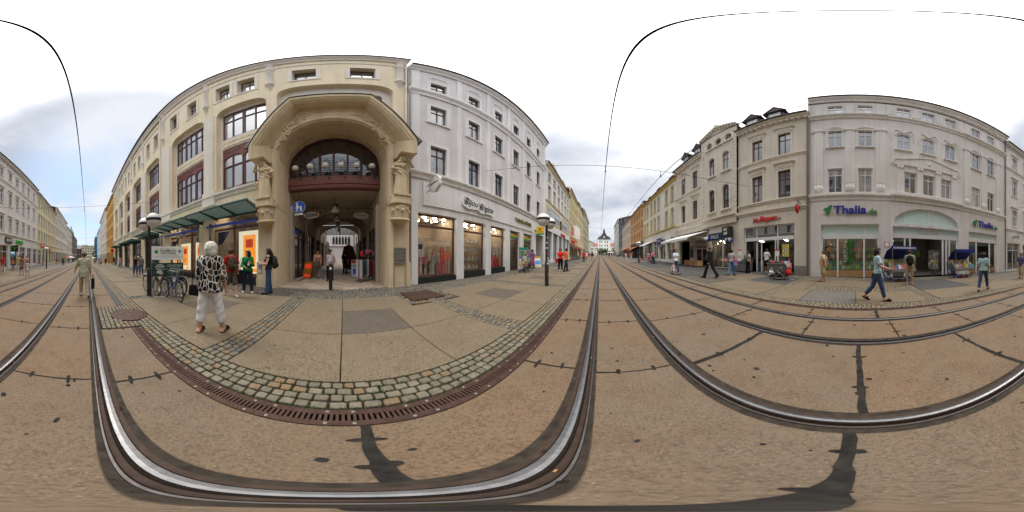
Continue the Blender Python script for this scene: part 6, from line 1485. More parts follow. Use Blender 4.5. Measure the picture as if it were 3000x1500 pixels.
for x, y, lb in ((-22.4, -5.8, 'street lamp on a green-banded post before the pharmacy'), (22.8, -5.55, 'street lamp before the ochre-trim house'), (46, 2.2, 'distant street lamp on the arcade side towards the dome'), (-54, 2.2, 'distant street lamp before the orange house'), (70, -5.5, 'tiny far lamp on the right of the tracks'), (-60, -5.8, 'tiny far lamp on the left of the tracks')): lamp(x, y, lb)
# bollard, notice stand
t = thing('bollard', 'black steel bollard standing in the middle of the passage entrance', 'bollard', (-.54, 6.72, gz(-.5)))
MB().lathe([(.075, -.1), (.075, .98), (.07, 1.0), (.085, 1.0), (.085, 1.06), (.06, 1.09), (0, 1.1)], n=14).build('post', M_post, t, smooth=True)
MB().lathe([(.06, 0), (.06, .012), (0, .012)], n=12).build('reflector', M_lampw, t, (0, -.078, .9), (R(90), 0, 0)); MB().torus((0, 0, 1.1), .06, .012, 'y', 14, 5).build('ring', M_post, t)
t = thing('notice_stand', 'grey steel notice stand with a text panel before the right portal pier', 'notice stand', G(2.38, 6.62))
for s_ in (-1, 1): MB().tube([(s_ * .27, 0, -.05), (s_ * .27, 0, 1.72)], .018, 8).build('leg', M_chrome, t)
MB().box(-.27, .27, -.02, .02, 1.05, 1.72).build('frame', M_chrome, t); p_ = MB().box(-.24, .24, -.026, -.02, 1.09, 1.68).build('panel', M_gslab, t)
for k in range(9): MB().box(-.18, .18 - .1 * (k % 3 == 2), -.03, -.026, 1.58 - k * .05, 1.595 - k * .05).build('text_line', M_stone, p_)

# ---- bicycle
def bike(x, y, rz, m, label, lean=.06, dz=0, group='bicycles', kid=1.0, mats=None):
    t = thing('bicycle', label, 'bicycle', G(x, y, dz), rz, group); t.rotation_euler = (lean, 0, rz); t.scale = (kid,) * 3
    for xx in (-.52, .54):
        w = MB().torus((xx, 0, .34), .325, .02, 'y', 26, 6).build('wheel', M_rubber, t, smooth=True)
        MB().torus((xx, 0, .34), .30, .011, 'y', 26, 4).build('rim', M_chrome, w)
        sp_ = MB()
        for k in range(16):
            a_ = k * math.pi / 8; sp_.tube([(xx, .02 if k % 2 else -.02, .34), (xx + .3 * math.cos(a_), 0, .34 + .3 * math.sin(a_))], .0025, 3, False)
        tag(sp_.build('spokes', M_chrome, w), kind='stuff'); MB().tube([(xx, -.05, .34), (xx, .05, .34)], .022, 8).build('hub', M_chrome, w)
        MB().tube([(xx + .36 * math.cos(a_), 0, .34 + .36 * math.sin(a_)) for a_ in np.linspace(.5, 2.4 if xx > 0 else 3.0, 10)], .016, 5).build('mudguard', M_post, t)
    f = MB(); bb = (-.08, 0, .3); st = (-.2, 0, .78); hd = (.36, 0, .82); hl_ = (.39, 0, .68)
    f.tube([bb, st], .017, 7); f.tube([st, hd], .016, 7); f.tube([bb, hl_], .019, 7); f.tube([hd, hl_], .02, 7)
    for s_ in (-1, 1): f.tube([(-.52, s_ * .055, .34), bb], .01, 6); f.tube([(-.52, s_ * .055, .34), st], .009, 6)
    f.build('frame', m, t, smooth=True)
    MB().tube([hl_, (.47, .05, .5), (.54, .05, .34)], .012, 6).tube([hl_, (.47, -.05, .5), (.54, -.05, .34)], .012, 6).build('fork', M_chrome, t)
    MB().tube([hd, (.34, 0, .98), (.4, .0, 1.0)], .014, 6).tube([(.24, -.28, 1.0), (.36, -.24, 1.03), (.41, -.06, 1.0), (.41, .06, 1.0), (.36, .24, 1.03), (.24, .28, 1.0)], .012, 6).build('handlebar', M_chrome, t)
    MB().tube([st, (-.235, 0, .92)], .014, 6).build('seat_post', M_chrome, t); MB().prism([(-.38, -.09), (-.38, .09), (-.25, .07), (-.08, .02), (-.08, -.02), (-.25, -.07)], .92, .965, 'z').build('saddle', M_post, t)
    MB().torus((-.08, -.05, .3), .09, .008, 'y', 16, 4).tube([(-.08, -.07, .3), (-.02, -.07, .15)], .01, 5).tube([(-.08, .07, .3), (-.14, .07, .45)], .01, 5).box(-.07, .03, -.16, -.07, .135, .16).box(-.19, -.09, .07, .16, .445, .47).build('crank', M_chrome, t)
    MB().box(-.75, -.35, -.06, .06, .71, .725).tube([(-.7, .05, .72), (-.52, .05, .34)], .006, 4).tube([(-.7, -.05, .72), (-.52, -.05, .34)], .006, 4).build('luggage_rack', M_chrome, t)
    return t
PB = {n: mat('bike paint ' + n, c, .3, spec=.7) for n, c in (('blue', (.02, .05, .3)), ('red', (.35, .02, .02)), ('black', (.015, .015, .015)), ('silver', (.45, .45, .46)), ('white', (.7, .7, .7)))}
bike(-4.85, 2.86, R(-12), PB['blue'], 'blue bicycle jutting out furthest from the sign rack towards the camera', .05)
bike(-5.35, 3.02, R(4), PB['black'], 'black bicycle with a low saddle, second in the rack', -.05); bike(-5.75, 2.72, R(-3), PB['red'], 'red-framed bicycle in the middle of the rack', .04)
bike(-6.05, 2.48, R(2), PB['silver'], 'silver bicycle seen left of the lamp post with a black saddle', .03); bike(-5.7, 3.32, R(184), PB['black'], 'dark bicycle at the shop end of the rack', .05)
t = thing('sign_rack', 'bicycle rack carrying a white pharmacy board above a green passage board', 'sign rack', G(-5.42, 2.9), R(80))
# local x runs away from the lamp along the rack, local -y faces the tracks
for s_ in (-.62, .62): MB().tube([(s_, 0, 0), (s_, 0, 1.84)], .018, 8).build('upright', M_chrome, t)
MB().tube([(-.62, .3, .02), (-.62, -.3, .02), (.62, -.3, .02), (.62, .3, .02)], .018, 8).build('foot_frame', M_chrome, t)
for k in range(6):
    xx = -.5 + k * .2; MB().tube([(xx, -.25, .03), (xx, -.22, .42), (xx, .0, .48), (xx, .22, .42), (xx, .25, .03)], .009, 5).build('wheel_hoop', M_chrome, t)
b_ = MB().box(-.63, .63, -.035, -.012, 1.36, 1.86).build('pharmacy_board', M_wht, t)
MB().box(-.53, -.38, -.045, -.036, 1.62, 1.68).box(-.485, -.425, -.044, -.036, 1.575, 1.725).build('green_cross', M_green, b_)
text('DocMorris', M_blk, b_, (-.3, -.036, 1.66), height=.085, width=.62, depth=.006, bold=.012); text('APOTHEKE', M_blk, b_, (-.29, -.036, 1.565), height=.06, width=.6, depth=.006, bold=.012)
MB().box(-.3, .3, -.04, -.036, 1.64, 1.648).box(-.3, .3, -.04, -.036, 1.765, 1.773).build('green_rule', M_green, b_); MB().prism([(.42, 1.6), (.42, 1.76), (.55, 1.68)], -.042, -.036, 'y').build('green_arrow', M_green, b_)
text('rezeptfreie Medikamente bis 40% günstiger', M_blk, b_, (-.55, -.036, 1.44), height=.04, width=1.1, depth=.004); text('in der Strassburg Passage', M_gslab, b_, (-.4, -.036, 1.51), height=.03, width=.8, depth=.004)
b_ = MB().box(-.61, .61, -.035, -.012, .74, 1.24).build('passage_board', mat('dark green board', (.006, .05, .03), .45, spec=.5), t)
M_pale = mat('pale lettering', (.6, .65, .58), .5)
text('STRASSBURG', M_pale, b_, (-.03, -.036, 1.1), height=.075, width=.58, depth=.004); text('PASSAGE', M_pale, b_, (.08, -.036, .99), height=.075, width=.4, depth=.004); text('www.strassburg-passage.de', M_pale, b_, (-.02, -.036, .84), height=.03, width=.5, depth=.004)
for r_ in (.2, .15, .1): MB().tube([(-.32 + r_ * math.cos(a_), -.037, .98 + r_ * math.sin(a_)) for a_ in np.linspace(.5, 2.64, 14)], .014 if r_ > .12 else .01, 5).build('arch_emblem', M_pale, b_)
MB().ball((-.34, -.037, .9), (.11, .008, .06), 10, 6).ball((-.26, -.037, .85), (.08, .008, .05), 10, 6).build('head_emblem', M_pale, b_)
# ---- signs hung in the passage
t = thing('round_path_sign', 'round blue footpath sign with a woman and child, hung in the passage mouth', 'road sign', (-2.32, 8.25, 4.05))
MB().tube([(-.3, 0, .95), (1.3, 0, .95)], .014, 6).tube([(0, 0, .3), (0, 0, .95)], .01, 5).tube([(.75, 0, -.3), (.75, 0, .95)], .008, 5).build('bracket', M_post, t)
d_ = MB().lathe([(.34, 0), (.34, .02), (0, .02)], n=32).build('disc', M_wht, t, rot=(R(90), 0, 0)); MB().lathe([(.325, .021), (.325, .024), (0, .024)], n=32).build('blue_face', mat('sign blue', (.01, .09, .5), .35), d_)
# figures, drawn in the disc's own plane (x right, z up on the sign)
fg = MB().ball((-.1, -.03, .2), (.05, .006, .055), 10, 6).prism([(-.16, .13), (-.05, .13), (-.03, .02), (.0, -.08), (-.2, -.08), (-.15, .03)], -.034, -.026, 'y').prism([(-.15, -.08), (-.11, -.08), (-.11, -.24), (-.15, -.24)], -.034, -.026, 'y').prism([(-.09, -.08), (-.05, -.08), (-.05, -.24), (-.09, -.24)], -.034, -.026, 'y').prism([(-.05, .12), (.06, -.02), (.04, -.05), (-.07, .07)], -.034, -.026, 'y')
fg.build('woman_figure', M_wht, t); MB().ball((.11, -.03, .02), (.045, .006, .045), 10, 6).prism([(.06, -.03), (.16, -.03), (.17, -.13), (.05, -.13)], -.034, -.026, 'y').prism([(.06, -.13), (.1, -.13), (.1, -.24), (.06, -.24)], -.034, -.026, 'y').prism([(.12, -.13), (.16, -.13), (.16, -.24), (.12, -.24)], -.034, -.026, 'y').build('child_figure', M_wht, t)
MB().box(-.25, .22, -.02, 0, -.45, -.37).build('text_plate', M_wht, t)
def oval(x, y, z, m, lab, txt, tm, two=False):
    t = thing('oval_shop_sign', lab, 'shop sign', (x, y, z)); MB().lathe([(.5, 0), (.5, .03), (0, .03)], n=28).build('board', m, t, rot=(R(90), 0, 0)).scale = (1, .42, 1)
    MB().tube([(-.75, 0, .5), (.75, 0, .5)], .014, 6).tube([(-.35, 0, .1), (-.35, 0, .5)], .008, 5).tube([(.35, 0, .1), (.35, 0, .5)], .008, 5).build('bracket', M_post, t)
    if two: MB().prism([(-.38, -.1), (.2, -.1), (.3, .1), (-.3, .1)], -.05, -.032, 'y').build('blue_panel', M_banner, t); MB().ball((.34, -.036, .0), (.08, .01, .1), 10, 6).build('red_dot', M_red, t)
    text(txt, tm, t, (-.3, -.052 if two else -.034, -.06), height=.13, width=.58, depth=.006, bold=.01, shear=.25)
oval(-2.0, 9.9, 3.98, M_wht, 'white oval optician sign on a bracket inside the passage', 'APOLLO', M_wht, True)
oval(1.1, 10.2, 3.98, mat('cream oval', (.55, .5, .42), .5), 'cream oval jewellery sign on a bracket inside the passage, right side', 'Bijou Brigitte', M_script)
# ---- clothes rack, A-boards in the passage
t = thing('clothes_rack', 'rail of scarves and trousers in many colours at the right passage wall', 'clothes rack', (1.3, 8.9, .0), R(38))
MB().tube([(-.65, 0, .05), (-.65, 0, 1.25), (.65, 0, 1.25), (.65, 0, .05)], .016, 7).tube([(-.65, -.25, .05), (-.65, .25, .05)], .016, 6).tube([(.65, -.25, .05), (.65, .25, .05)], .016, 6).tube([(0, 0, 1.25), (0, 0, 1.75)], .014, 6).tube([(-.5, 0, 1.75), (.5, 0, 1.75)], .014, 6).build('rail_frame', M_post, t)
for i in range(17):
    xx = -.6 + i * .075; c_ = ((.55, .5, .5), (.02, .02, .02), (.05, .25, .35), (.04, .2, .3), (.12, .16, .05), (.3, .3, .25), (.72, .72, .7), (.74, .74, .72), (.03, .03, .03), (.6, .03, .03), (.55, .02, .02), (.2, .02, .05), (.5, .1, .2), (.03, .03, .03), (.1, .25, .12), (.02, .02, .03), (.3, .02, .05))[i]
    w_ = rnd.uniform(.16, .24); h_ = rnd.uniform(.2, .4); mb = MB(); P_ = []
    for k in range(7): P_.append((-w_ + k * w_ / 3, (.016 if k % 2 else -.016)))
    for a_, b_ in zip(P_[:-1], P_[1:]): mb.quad((xx + a_[1], a_[0], 1.2), (xx + b_[1], b_[0], 1.2), (xx + b_[1] * 2, b_[0] * 1.15, h_), (xx + a_[1] * 2, a_[0] * 1.15, h_))
    mb.build('garment', mat('cloth %.2f %.2f %.2f' % c_, c_, .85), t)
for i in range(9):
    xx = -.45 + i * .11; c_ = [(.6, .03, .03), (.02, .02, .02), (.7, .65, .65), (.5, .1, .25), (.03, .03, .03)][i % 5]; MB().ball((xx, rnd.uniform(-.12, .12), 1.52 + .08 * (i % 2)), (.07, .1, .16), 8, 6).build('hanging_bag', mat('cloth %.2f %.2f %.2f' % c_, c_, .85), t)
def aboard(x, y, rz, z, top, body, label, w=.6, h=1.05, lines=None, title=None, tm=None):
    t = thing('pavement_sign', label, 'pavement sign', (x, y, z), rz)
    for s_ in (-1, 1):
        p_ = MB().prism([(s_ * .25, 0.02), (s_ * .27, 0.02), (s_ * .03, h), (s_ * .01, h)], -w / 2, w / 2, 'x').build('panel', body, t)
    MB().box(-w / 2, w / 2, -.07, .07, h - .02, h + .02).build('top_rail', M_chrome, t)
    q_ = (h - .02) / 1; fr = MB(); sl_ = .24 / (h - .02)
    def yz(z_): return -.275 + z_ * sl_ - .004
    if top: fr.quad((-w / 2 + .03, yz(h * .78), h * .78), (w / 2 - .03, yz(h * .78), h * .78), (w / 2 - .03, yz(h * .95), h * .95), (-w / 2 + .03, yz(h * .95), h * .95)); fr.build('header', top, t)
    if lines:
        for (z0_, z1_, m_) in lines: MB().quad((-w / 2 + .07, yz(z0_ * h) - .002, z0_ * h), (w / 2 - .07, yz(z0_ * h) - .002, z0_ * h), (w / 2 - .07, yz(z1_ * h) - .002, z1_ * h), (-w / 2 + .07, yz(z1_ * h) - .002, z1_ * h)).build('print', m_, t)
    if title: text(title, tm or M_wht, t, (-w / 2 + .08, yz(h * .86) - .006, h * .82), height=.1, width=w - .16, depth=.003, bold=.02)
aboard(-2.25, 10.4, R(-25), .0, None, mat('orange board', (.62, .24, .05), .6), 'orange eyewear pavement sign inside the passage on the left', .62, 1.1, [(.55, .8, M_redprint), (.05, .2, M_redprint)])
aboard(.85, 11.5, R(8), .0, M_red, M_wht, 'white and blue pavement sign inside the passage before the clothes rack', .62, 1.15, [(.1, .45, M_bluebar), (.5, .7, mat('pale blue print', (.3, .45, .65), .6))])
aboard(15.0, 6.1, R(-30), gz(15), M_stripe_y, M_wht, 'lottery pavement sign with yellow header beside the tobacco shop passage', .75, 1.15, [(.25, .6, mat('sky blue print', (.12, .35, .75), .6)), (.06, .16, M_stripe_y)], 'LOTTO', M_red)
aboard(21.9, -8.2, R(160), gz(21.9), M_red, M_gslab, 'pavement sign with red header before the ochre-trim house', .8, 1.25, [(.15, .6, M_goods[3])])
aboard(-14.9, -8.6, R(205), gz(-14.9), None, M_offw, 'pale leaning pavement sign before the phone shop', .8, 1.5, [(.3, .8, M_stripe_y)])
aboard(-31.5, -9.6, R(200), gz(-31.5), None, M_red, 'small red pavement sign by the pharmacy entrance', .7, 1.1)
# big brown leaf-shaped advert inside the passage
t = thing('feather_banner', 'dark red feather-shaped banner standing deep in the passage', 'banner', (.55, 14.5, 0)); MB().prism([(-.6, .35), (.4, 0.05), (.62, 1.2), (.3, 2.2), (-.1, 2.45), (-.55, 2.2), (-.75, 1.3)], -.02, .02, 'y').build('cloth', mat('dark red banner', (.10, .02, .02), .7), t); MB().lathe([(.25, 0), (.25, .05), (.02, .06)], n=12).build('base', M_post, t)
# ---- shop furniture of the tobacco shop
def card_rack(x, y, rz, label, hdr, w=.55, h=1.7):
    t = thing('postcard_rack', label, 'postcard rack', G(x, y), rz)
    MB().tube([(0, 0, .1), (0, 0, h)], .03, 8).build('pole', M_post, t)
    ft = MB()
    for k in range(5): ft.tube([(0, 0, .12), (.38 * math.cos(k * 1.257), .38 * math.sin(k * 1.257), .06)], .02, 5)
    ft.build('foot', M_post, t)
    for k in range(5): MB().ball((.38 * math.cos(k * 1.257), .38 * math.sin(k * 1.257), .035), .035, 8, 6).build('castor', M_rubber, t)
    if hdr: MB().box(-w / 2 - .02, w / 2 + .02, -w / 2 - .02, w / 2 + .02, h - .02, h + .12).build('header', hdr, t)
    for s_ in range(4):
        a_ = s_ * math.pi / 2
        pn_ = MB().box(-w / 2, w / 2, -w / 2, -w / 2 + .01, .45, h - .05).build('panel', M_chrome, t, rot=(0, 0, a_))
        for r_ in range(6):
            for c in range(4): MB().box(-w / 2 + .02 + c * w / 4, -w / 2 + .12 + c * w / 4, -w / 2 - .012, -w / 2, .5 + r_ * .18, .64 + r_ * .18).build('card', rnd.choice(BOOK + [M_wht, M_gslab, M_goods[3]]), pn_)
card_rack(10.6, 5.35, .3, 'revolving postcard rack with a green header, nearest the tobacco shop door', mat('green header', (.01, .3, .2), .4)); card_rack(11.9, 6.0, .1, 'postcard rack crowded with cards behind the green-headed rack', None, .6, 1.75); card_rack(13.3, 6.1, .5, 'second postcard rack by the tobacco window with black and white cards', None, .6, 1.8)
card_rack(-6.0, -11.6, .2, 'tall postcard spinner standing in the bookshop doorway', M_gslab, .6, 1.85)
t = thing('lottery_sign', 'yellow and red lottery sign box on the wall beside the tobacco shop', 'shop sign', (16.75, 6.98, 4.2)); MB().box(-.1, .1, -1.0, -.15, -.45, .45).build('box', M_stripe_y, t); MB().box(-.03, .03, -.2, 0.02, -.1, .1).build('bracket', M_post, t)
MB().box(-.11, .11, -1.01, -.14, -.45, -.3).build('green_stripe', M_stripe_g, t); text('LOTTO', M_red, t, (-.105, -.22, -.2), height=.16, width=.68, depth=.01, bold=.02, rot=(0, 0, R(-90))); MB().ball((-.105, -.57, .17), (.01, .16, .16), 10, 8).build('clover', M_red, t)
t = thing('cloud_shop_sign', 'white cloud-shaped jewellery sign projecting from the lilac house', 'shop sign', (3.85, 6.96, 4.85))
cl = []
for k in range(48):
    a_ = 2 * math.pi * k / 48; r_ = 1 + .08 * abs(math.cos(3.5 * a_)); cl.append((-.82 + .42 * r_ * math.cos(a_), .42 * r_ * math.sin(a_)))
MB().prism(cl, -.07, .07, 'x').build('board', M_wht, t); MB().tube([(0, .02, -.2), (0, -.45, -.2)], .02, 6).tube([(0, .02, .15), (0, -.45, .15)], .02, 6).box(-.03, .03, -.01, .03, -.35, .3).build('bracket', M_post, t)
MB().tube([(-.072, y_, z_) for y_, z_ in [(p[0] * .86 - .115, p[1] * .86) for p in cl + cl[:1]]], .008, 4).build('outline', M_script, t)
text('Bijou Brigitte', M_script, t, (-.075, -.5, -.05), height=.13, width=.64, depth=.008, shear=.3, rot=(0, 0, R(-90)))
# ---- tower house: black cube sign, balloons, round red sign, crates, baskets
M_logo = M_wht
t = thing('cube_shop_sign', 'black projecting cube sign with white letters above the household shop', 'shop sign', (9.75, -10.58, 3.5)); MB().box(-.06, .95, .22, .62, -.42, .5).build('box', M_post, t); MB().box(.3, .6, 0, .24, -.05, .05).build('bracket', M_post, t)
text('W', M_wht, t, (.78, .63, .1), height=.26, width=.5, depth=.01, bold=.03, rot=(0, 0, math.pi)); text('MF', M_wht, t, (.72, .63, -.24), height=.26, width=.46, depth=.01, bold=.03, rot=(0, 0, math.pi))
M_bal = [mat('blue balloon', (.01, .06, .5), .2, spec=.7), mat('white balloon', (.75, .78, .82), .2, spec=.7), mat('pale blue balloon', (.25, .5, .75), .2, spec=.7)]
def balloons(x, y, z, n, label, pal, seed, r=.19, heart=False):
    rg = random.Random(seed); t = thing('balloon_bunch', label, 'balloons', (x, y, z))
    for k in range(n):
        a_ = k * 2.4; q_ = MB().ball((.2 * math.cos(a_) * (k > 0), .12 * math.sin(a_), .22 * math.sin(a_ * 1.3) * (k > 0)), (r, r, r * 1.15), 12, 9).build('balloon', pal[k % len(pal)], t, smooth='all')
    MB().tube([(0, 0, -.3), (0, 0, -.6)] if not heart else [(0, 0, 0), (.1, .1, -.7)], .004, 4).build('string', M_wht, t)
balloons(13.35, -10.25, 3.15, 6, 'bunch of blue and white balloons left of the sale board', M_bal[:2], 1); balloons(10.1, -10.25, 2.85, 7, 'bunch of blue and white balloons under the black cube sign', M_bal[:2], 2)
balloons(-13.9, -7.0, 1.55, 2, 'two pale blue balloons held beside the phone shop', M_bal[2:], 3, .2, True)
t = thing('round_shop_sign', 'round red lens-shaped sign on a wrought iron arm by the stationery shop', 'shop sign', (3.7, -10.58, 4.35))
MB().tube([(0, 0, .75), (0, 1.0, .75)], .025, 6).tube([(0, .05, .2), (0, .5, .7)], .018, 6).tube([(0, .5 + .12 * math.cos(a_), .88 + .12 * math.sin(a_)) for a_ in np.linspace(0, 6, 16)], .012, 5).build('iron_arm', M_post, t)
MB().lathe([(.0, -.1), (.2, -.09), (.28, -.05), (.3, 0), (.28, .05), (.2, .09), (0, .1)], n=24).build('lens', M_red, t, (0, .72, .2), (0, R(90), 0), smooth=True); MB().torus((0, .72, .2), .3, .035, 'x', 24, 6).build('rim', M_post, t); MB().tube([(0, .72, .5), (0, .72, .75)], .012, 5).build('hook', M_post, t)
for k, (x, y) in enumerate(((16.1, -9.75), (15.15, -9.75), (14.2, -9.75))):
    t = thing('wooden_chest', ('wooden display chest furthest from the household shop door', 'middle of three wooden display chests under the awning', 'wooden display chest nearest the sale shop door')[k], 'display chest', G(x, y), 0, 'display chests under the awning')
    MB().box(-.42, .42, -.35, .35, .1, .62).build('body', M_oak, t); MB().box(-.44, .44, -.37, .37, .62, .65).build('lid', M_oak, t)
    for (a_, b_) in ((-.36, -.3), (.36, -.3), (-.36, .3), (.36, .3)): MB().ball((a_, b_, .05), .05, 8, 6).build('castor', M_rubber, t)
    MB().box(-.4, .4, .35, .36, .35, .365).build('groove', M_brfr, t)
M_bin = mat('grey basket', (.13, .13, .125), .6)
for k, (x, y, rz, lab) in enumerate(((8.3, -9.95, 0, 'grey wheeled sales bin left of the stationery shop door'), (4.95, -9.75, 0, 'grey wheeled sales bin piled with pink and blue goods under the yellow poster'))):
    t = thing('sales_bin', lab, 'sales bin', G(x, y), rz)
    MB().prism([(-.68, .08), (.68, .08), (.74, .8), (-.74, .8)], -.38, .38, 'y').build('body', M_bin, t); MB().box(-.78, .78, -.42, .42, .8, .85).build('rim', M_chrome, t)
    for i in range(22):
        m_ = rnd.choice(BOOK[3:5] + [M_goods[1], M_goods[3], BOOK[6]] + ([BOOK[7], BOOK[0]] if k else [])); u, v = rnd.uniform(-.65, .65), rnd.uniform(-.33, .33); MB().ball((u, v, .9), (.11, .09, rnd.uniform(.05, .12)), 7, 5).build('goods', m_, t)
    for a_ in (-.55, .55): MB().ball((a_, -.3, .04), .045, 8, 6).build('castor', M_rubber, t); MB().ball((a_, .3, .04), .045, 8, 6).build('castor', M_rubber, t)
    sg_ = MB().box(-.16, .16, .3, .31, 1.3, 1.75).build('price_sign', M_wht, t); MB().tube([(0, .31, .85), (0, .31, 1.3)], .01, 5).build('sign_pole', M_chrome, t); MB().box(-.16, .16, .311, .315, 1.66, 1.75).build('red_band', M_red, sg_)
t = thing('cafe_table', 'small black display table before the household shop', 'table', G(10.3, -9.9))
MB().box(-.5, .5, -.3, .3, .72, .75).build('top', M_post, t)
for s_ in (-1, 1): MB().tube([(s_ * .4, -.25, 0), (-s_ * .3, .25, .72)], .015, 5).build('leg', M_post, t)
for k in range(5): MB().lathe([(.05, .75), (.07, .82), (.03, .95), (0, .97)], (-.4 + k * .2, .05 * (k % 2), 0), 8).build('ware', M_goods[(k * 2) % 4], t)
# ---- bookshop carts
M_cartb = mat('navy canvas', (.016, .03, .21), .7, var=.15)
def cart(x, y, rz, label, txt, high):
    t = thing('book_cart', label, 'book cart', G(x, y), rz)       # local -y faces the street
    MB().tube([(-.55, -.3, .12), (.55, -.3, .12), (.62, -.3, .3)], .025, 6).tube([(-.55, .3, .12), (.55, .3, .12), (.62, .3, .3)], .025, 6).tube([(-.55, -.3, .12), (-.75, -.3, .45), (-.78, -.3, .95)], .025, 6).tube([(-.55, .3, .12), (-.75, .3, .45), (-.78, .3, .95)], .025, 6).tube([(-.55, -.3, .12), (-.55, .3, .12)], .02, 6).tube([(.55, -.3, .12), (.55, .3, .12)], .02, 6).build('frame', M_cartb, t)
    MB().prism([(-.46, .45), (-.46, .62), (.38, 1.0), (.38, .45)], -.62, .62, 'x').build('tray', M_bin, t); MB().box(-.64, .64, -.49, -.46, .5, .63).build('front_rail', M_chrome, t)
    for s_ in (-1, 1):
        w_ = MB().torus((.2 * s_, -.3 * 1, .09), .08, .022, 'y', 14, 6).build('wheel', M_rubber, t); MB().lathe([(.05, -.01), (.05, .01)], n=10).build('hub', M_red, w_, (.2 * s_, -.3, .09), (R(90), 0, 0))
        MB().ball((s_ * .5, -.3, .05), .045, 8, 6).build('castor', M_chrome, t); MB().tube([(s_ * .6, -.44, .6), (s_ * .6, -.44, 1.72)], .014, 6).build('post', M_chrome, t); MB().tube([(s_ * .6, .36, .95), (s_ * .6, .36, 1.3)], .014, 6).build('post', M_chrome, t)
    mb = MB(); n_ = 8
    for i in range(n_):
        a_, b_ = i / n_, (i + 1) / n_
        def cz(q): return (-.5 + .95 * q, 1.72 - .6 * q ** 1.3 - .05 * math.sin(q * 9))
        p, q = cz(a_), cz(b_); mb.quad((-.66, p[0], p[1]), (.66, p[0], p[1]), (.66, q[0], q[1]), (-.66, q[0], q[1])); mb.quad((-.66, p[0], p[1] + .012), (-.66, q[0], q[1] + .012), (.66, q[0], q[1] + .012), (.66, p[0], p[1] + .012))
    cn = mb.build('canopy', M_cartb, t); MB().box(-.66, .66, -.515, -.5, 1.56, 1.73).build('valance', M_cartb, cn)
    if txt: text(txt, M_wht, cn, (-.58, -.518, 1.6), height=.08, width=1.15, depth=.004, bold=.02)
    t.scale = (1.22, 1.22, 1.15); rg = random.Random(int(x * 10))
    for r_ in range(4):
        yy = -.40 + r_ * .2; zz = .645 + r_ * .09
        for c in range(10):
            xx = -.56 + c * .125; MB().prism([(yy, zz), (yy + .02, zz), (yy + .1, zz + .19), (yy + .08, zz + .19)], xx - .055, xx + .05, 'x').build('book', rg.choice(BOOK), t)
    return t
cart(-2.5, -9.1, math.pi + .25, 'blue bookshop cart with a raised canopy lettered for special offers', 'SONDERANGEBOTE', 1); cart(-7.05, -9.35, math.pi - .1, 'blue bookshop cart with a clear cover, right of the shop entrance', None, 0)
bike(-9.6, -9.6, R(184), PB['silver'], 'silver bicycle parked behind the right book cart', .05); bike(-2.0, -9.75, R(60), PB['black'], 'dark bicycle half hidden behind the left book cart', .05)
# ---- signs of the phone shops and the pharmacy (bookshop side, low end)
def wsign(b, name, label, u, z, w, h, m, txt, tm, y=-.2, d=.15, side=False, bold=.02):
    t = thing(name, label, 'shop sign', (u * b.side, b.Y * b.side, z), 0 if b.side > 0 else math.pi)
    if side: MB().box(-d / 2, d / 2, -.15 - w, -.15, 0, h).build('box', m, t); MB().box(-.02, .02, -.2, .02, h * .4, h * .6).build('bracket', M_post, t)
    else: MB().box(0, w, y, y + d, 0, h).build('box', m, t)
    if txt:
        if side: text(txt, tm, t, (-d / 2 - .005, -.15 - w * .08, h * .3), height=h * .4, width=w * .84, depth=.008, bold=bold, rot=(0, 0, R(-90)))
        else: text(txt, tm, t, (w * .1, y - .006, h * .25), height=h * .5, width=w * .8, depth=.01, bold=bold)
    return t
wsign(o0, 'phone_shop_sign', 'white sign box with dark letters over the phone shop', 19.0, 3.2, 1.9, .75, M_blk, 'BASE', M_wht); wsign(o0, 'phone_shop_sign', 'white projecting phone shop sign at the downpipe by the bookshop', 15.2, 3.25, .95, .5, M_wht, 'BASE', M_blk, side=True, d=.25)
M_lime = mat('lime green sign', (.04, .48, .05), .4); wsign(o0, 'green_shop_sign', 'bright green lettering board of the phone shop', 22.3, 3.3, 2.6, .5, M_lime, 'mobilcom', M_blk); wsign(o0, 'green_cube_sign', 'black cube sign with a green emblem hung below the green board', 20.9, 2.0, .9, .9, M_blk, 'T', M_lime, side=True, d=.3)
wsign(o1, 'pharmacy_sign', 'red pharmacy letter sign on the yellow house', 35.5, 3.4, 3.4, .85, M_red, 'Apotheke', M_wht); wsign(o1, 'red_square_sign', 'red square sign with a white ring on the yellow house', 44.0, 2.6, 2.2, .85, M_red, 'o', M_wht)
wsign(a1, 'orange_shop_sign', 'red oval sign hanging before the last arcade bay', -43.6, 2.4, .8, .9, M_red, None, M_wht, side=True, d=.2)
for k, (x, lab) in enumerate(((40.5, 'white hanging flag with red letters, nearest on the yellow house'), (43.5, 'white hanging flag, second on the yellow house'), (46.5, 'white hanging flag, third on the yellow house'))):
    t = thing('hanging_flag', lab, 'flag', (x, 6.98, 6.2)); MB().tube([(0, .02, 3.0), (0, -1.5, 3.1)], .03, 6).build('pole', M_chrome, t); MB().box(-.02, .02, -1.4, -.2, 0, 3.0).build('cloth', M_wht, t)
    if k == 0: text('RAUAR', M_red, t, (-.03, -.55, .3), height=.7, width=2.3, depth=.008, bold=.03, rot=(0, R(-90), R(-90)))
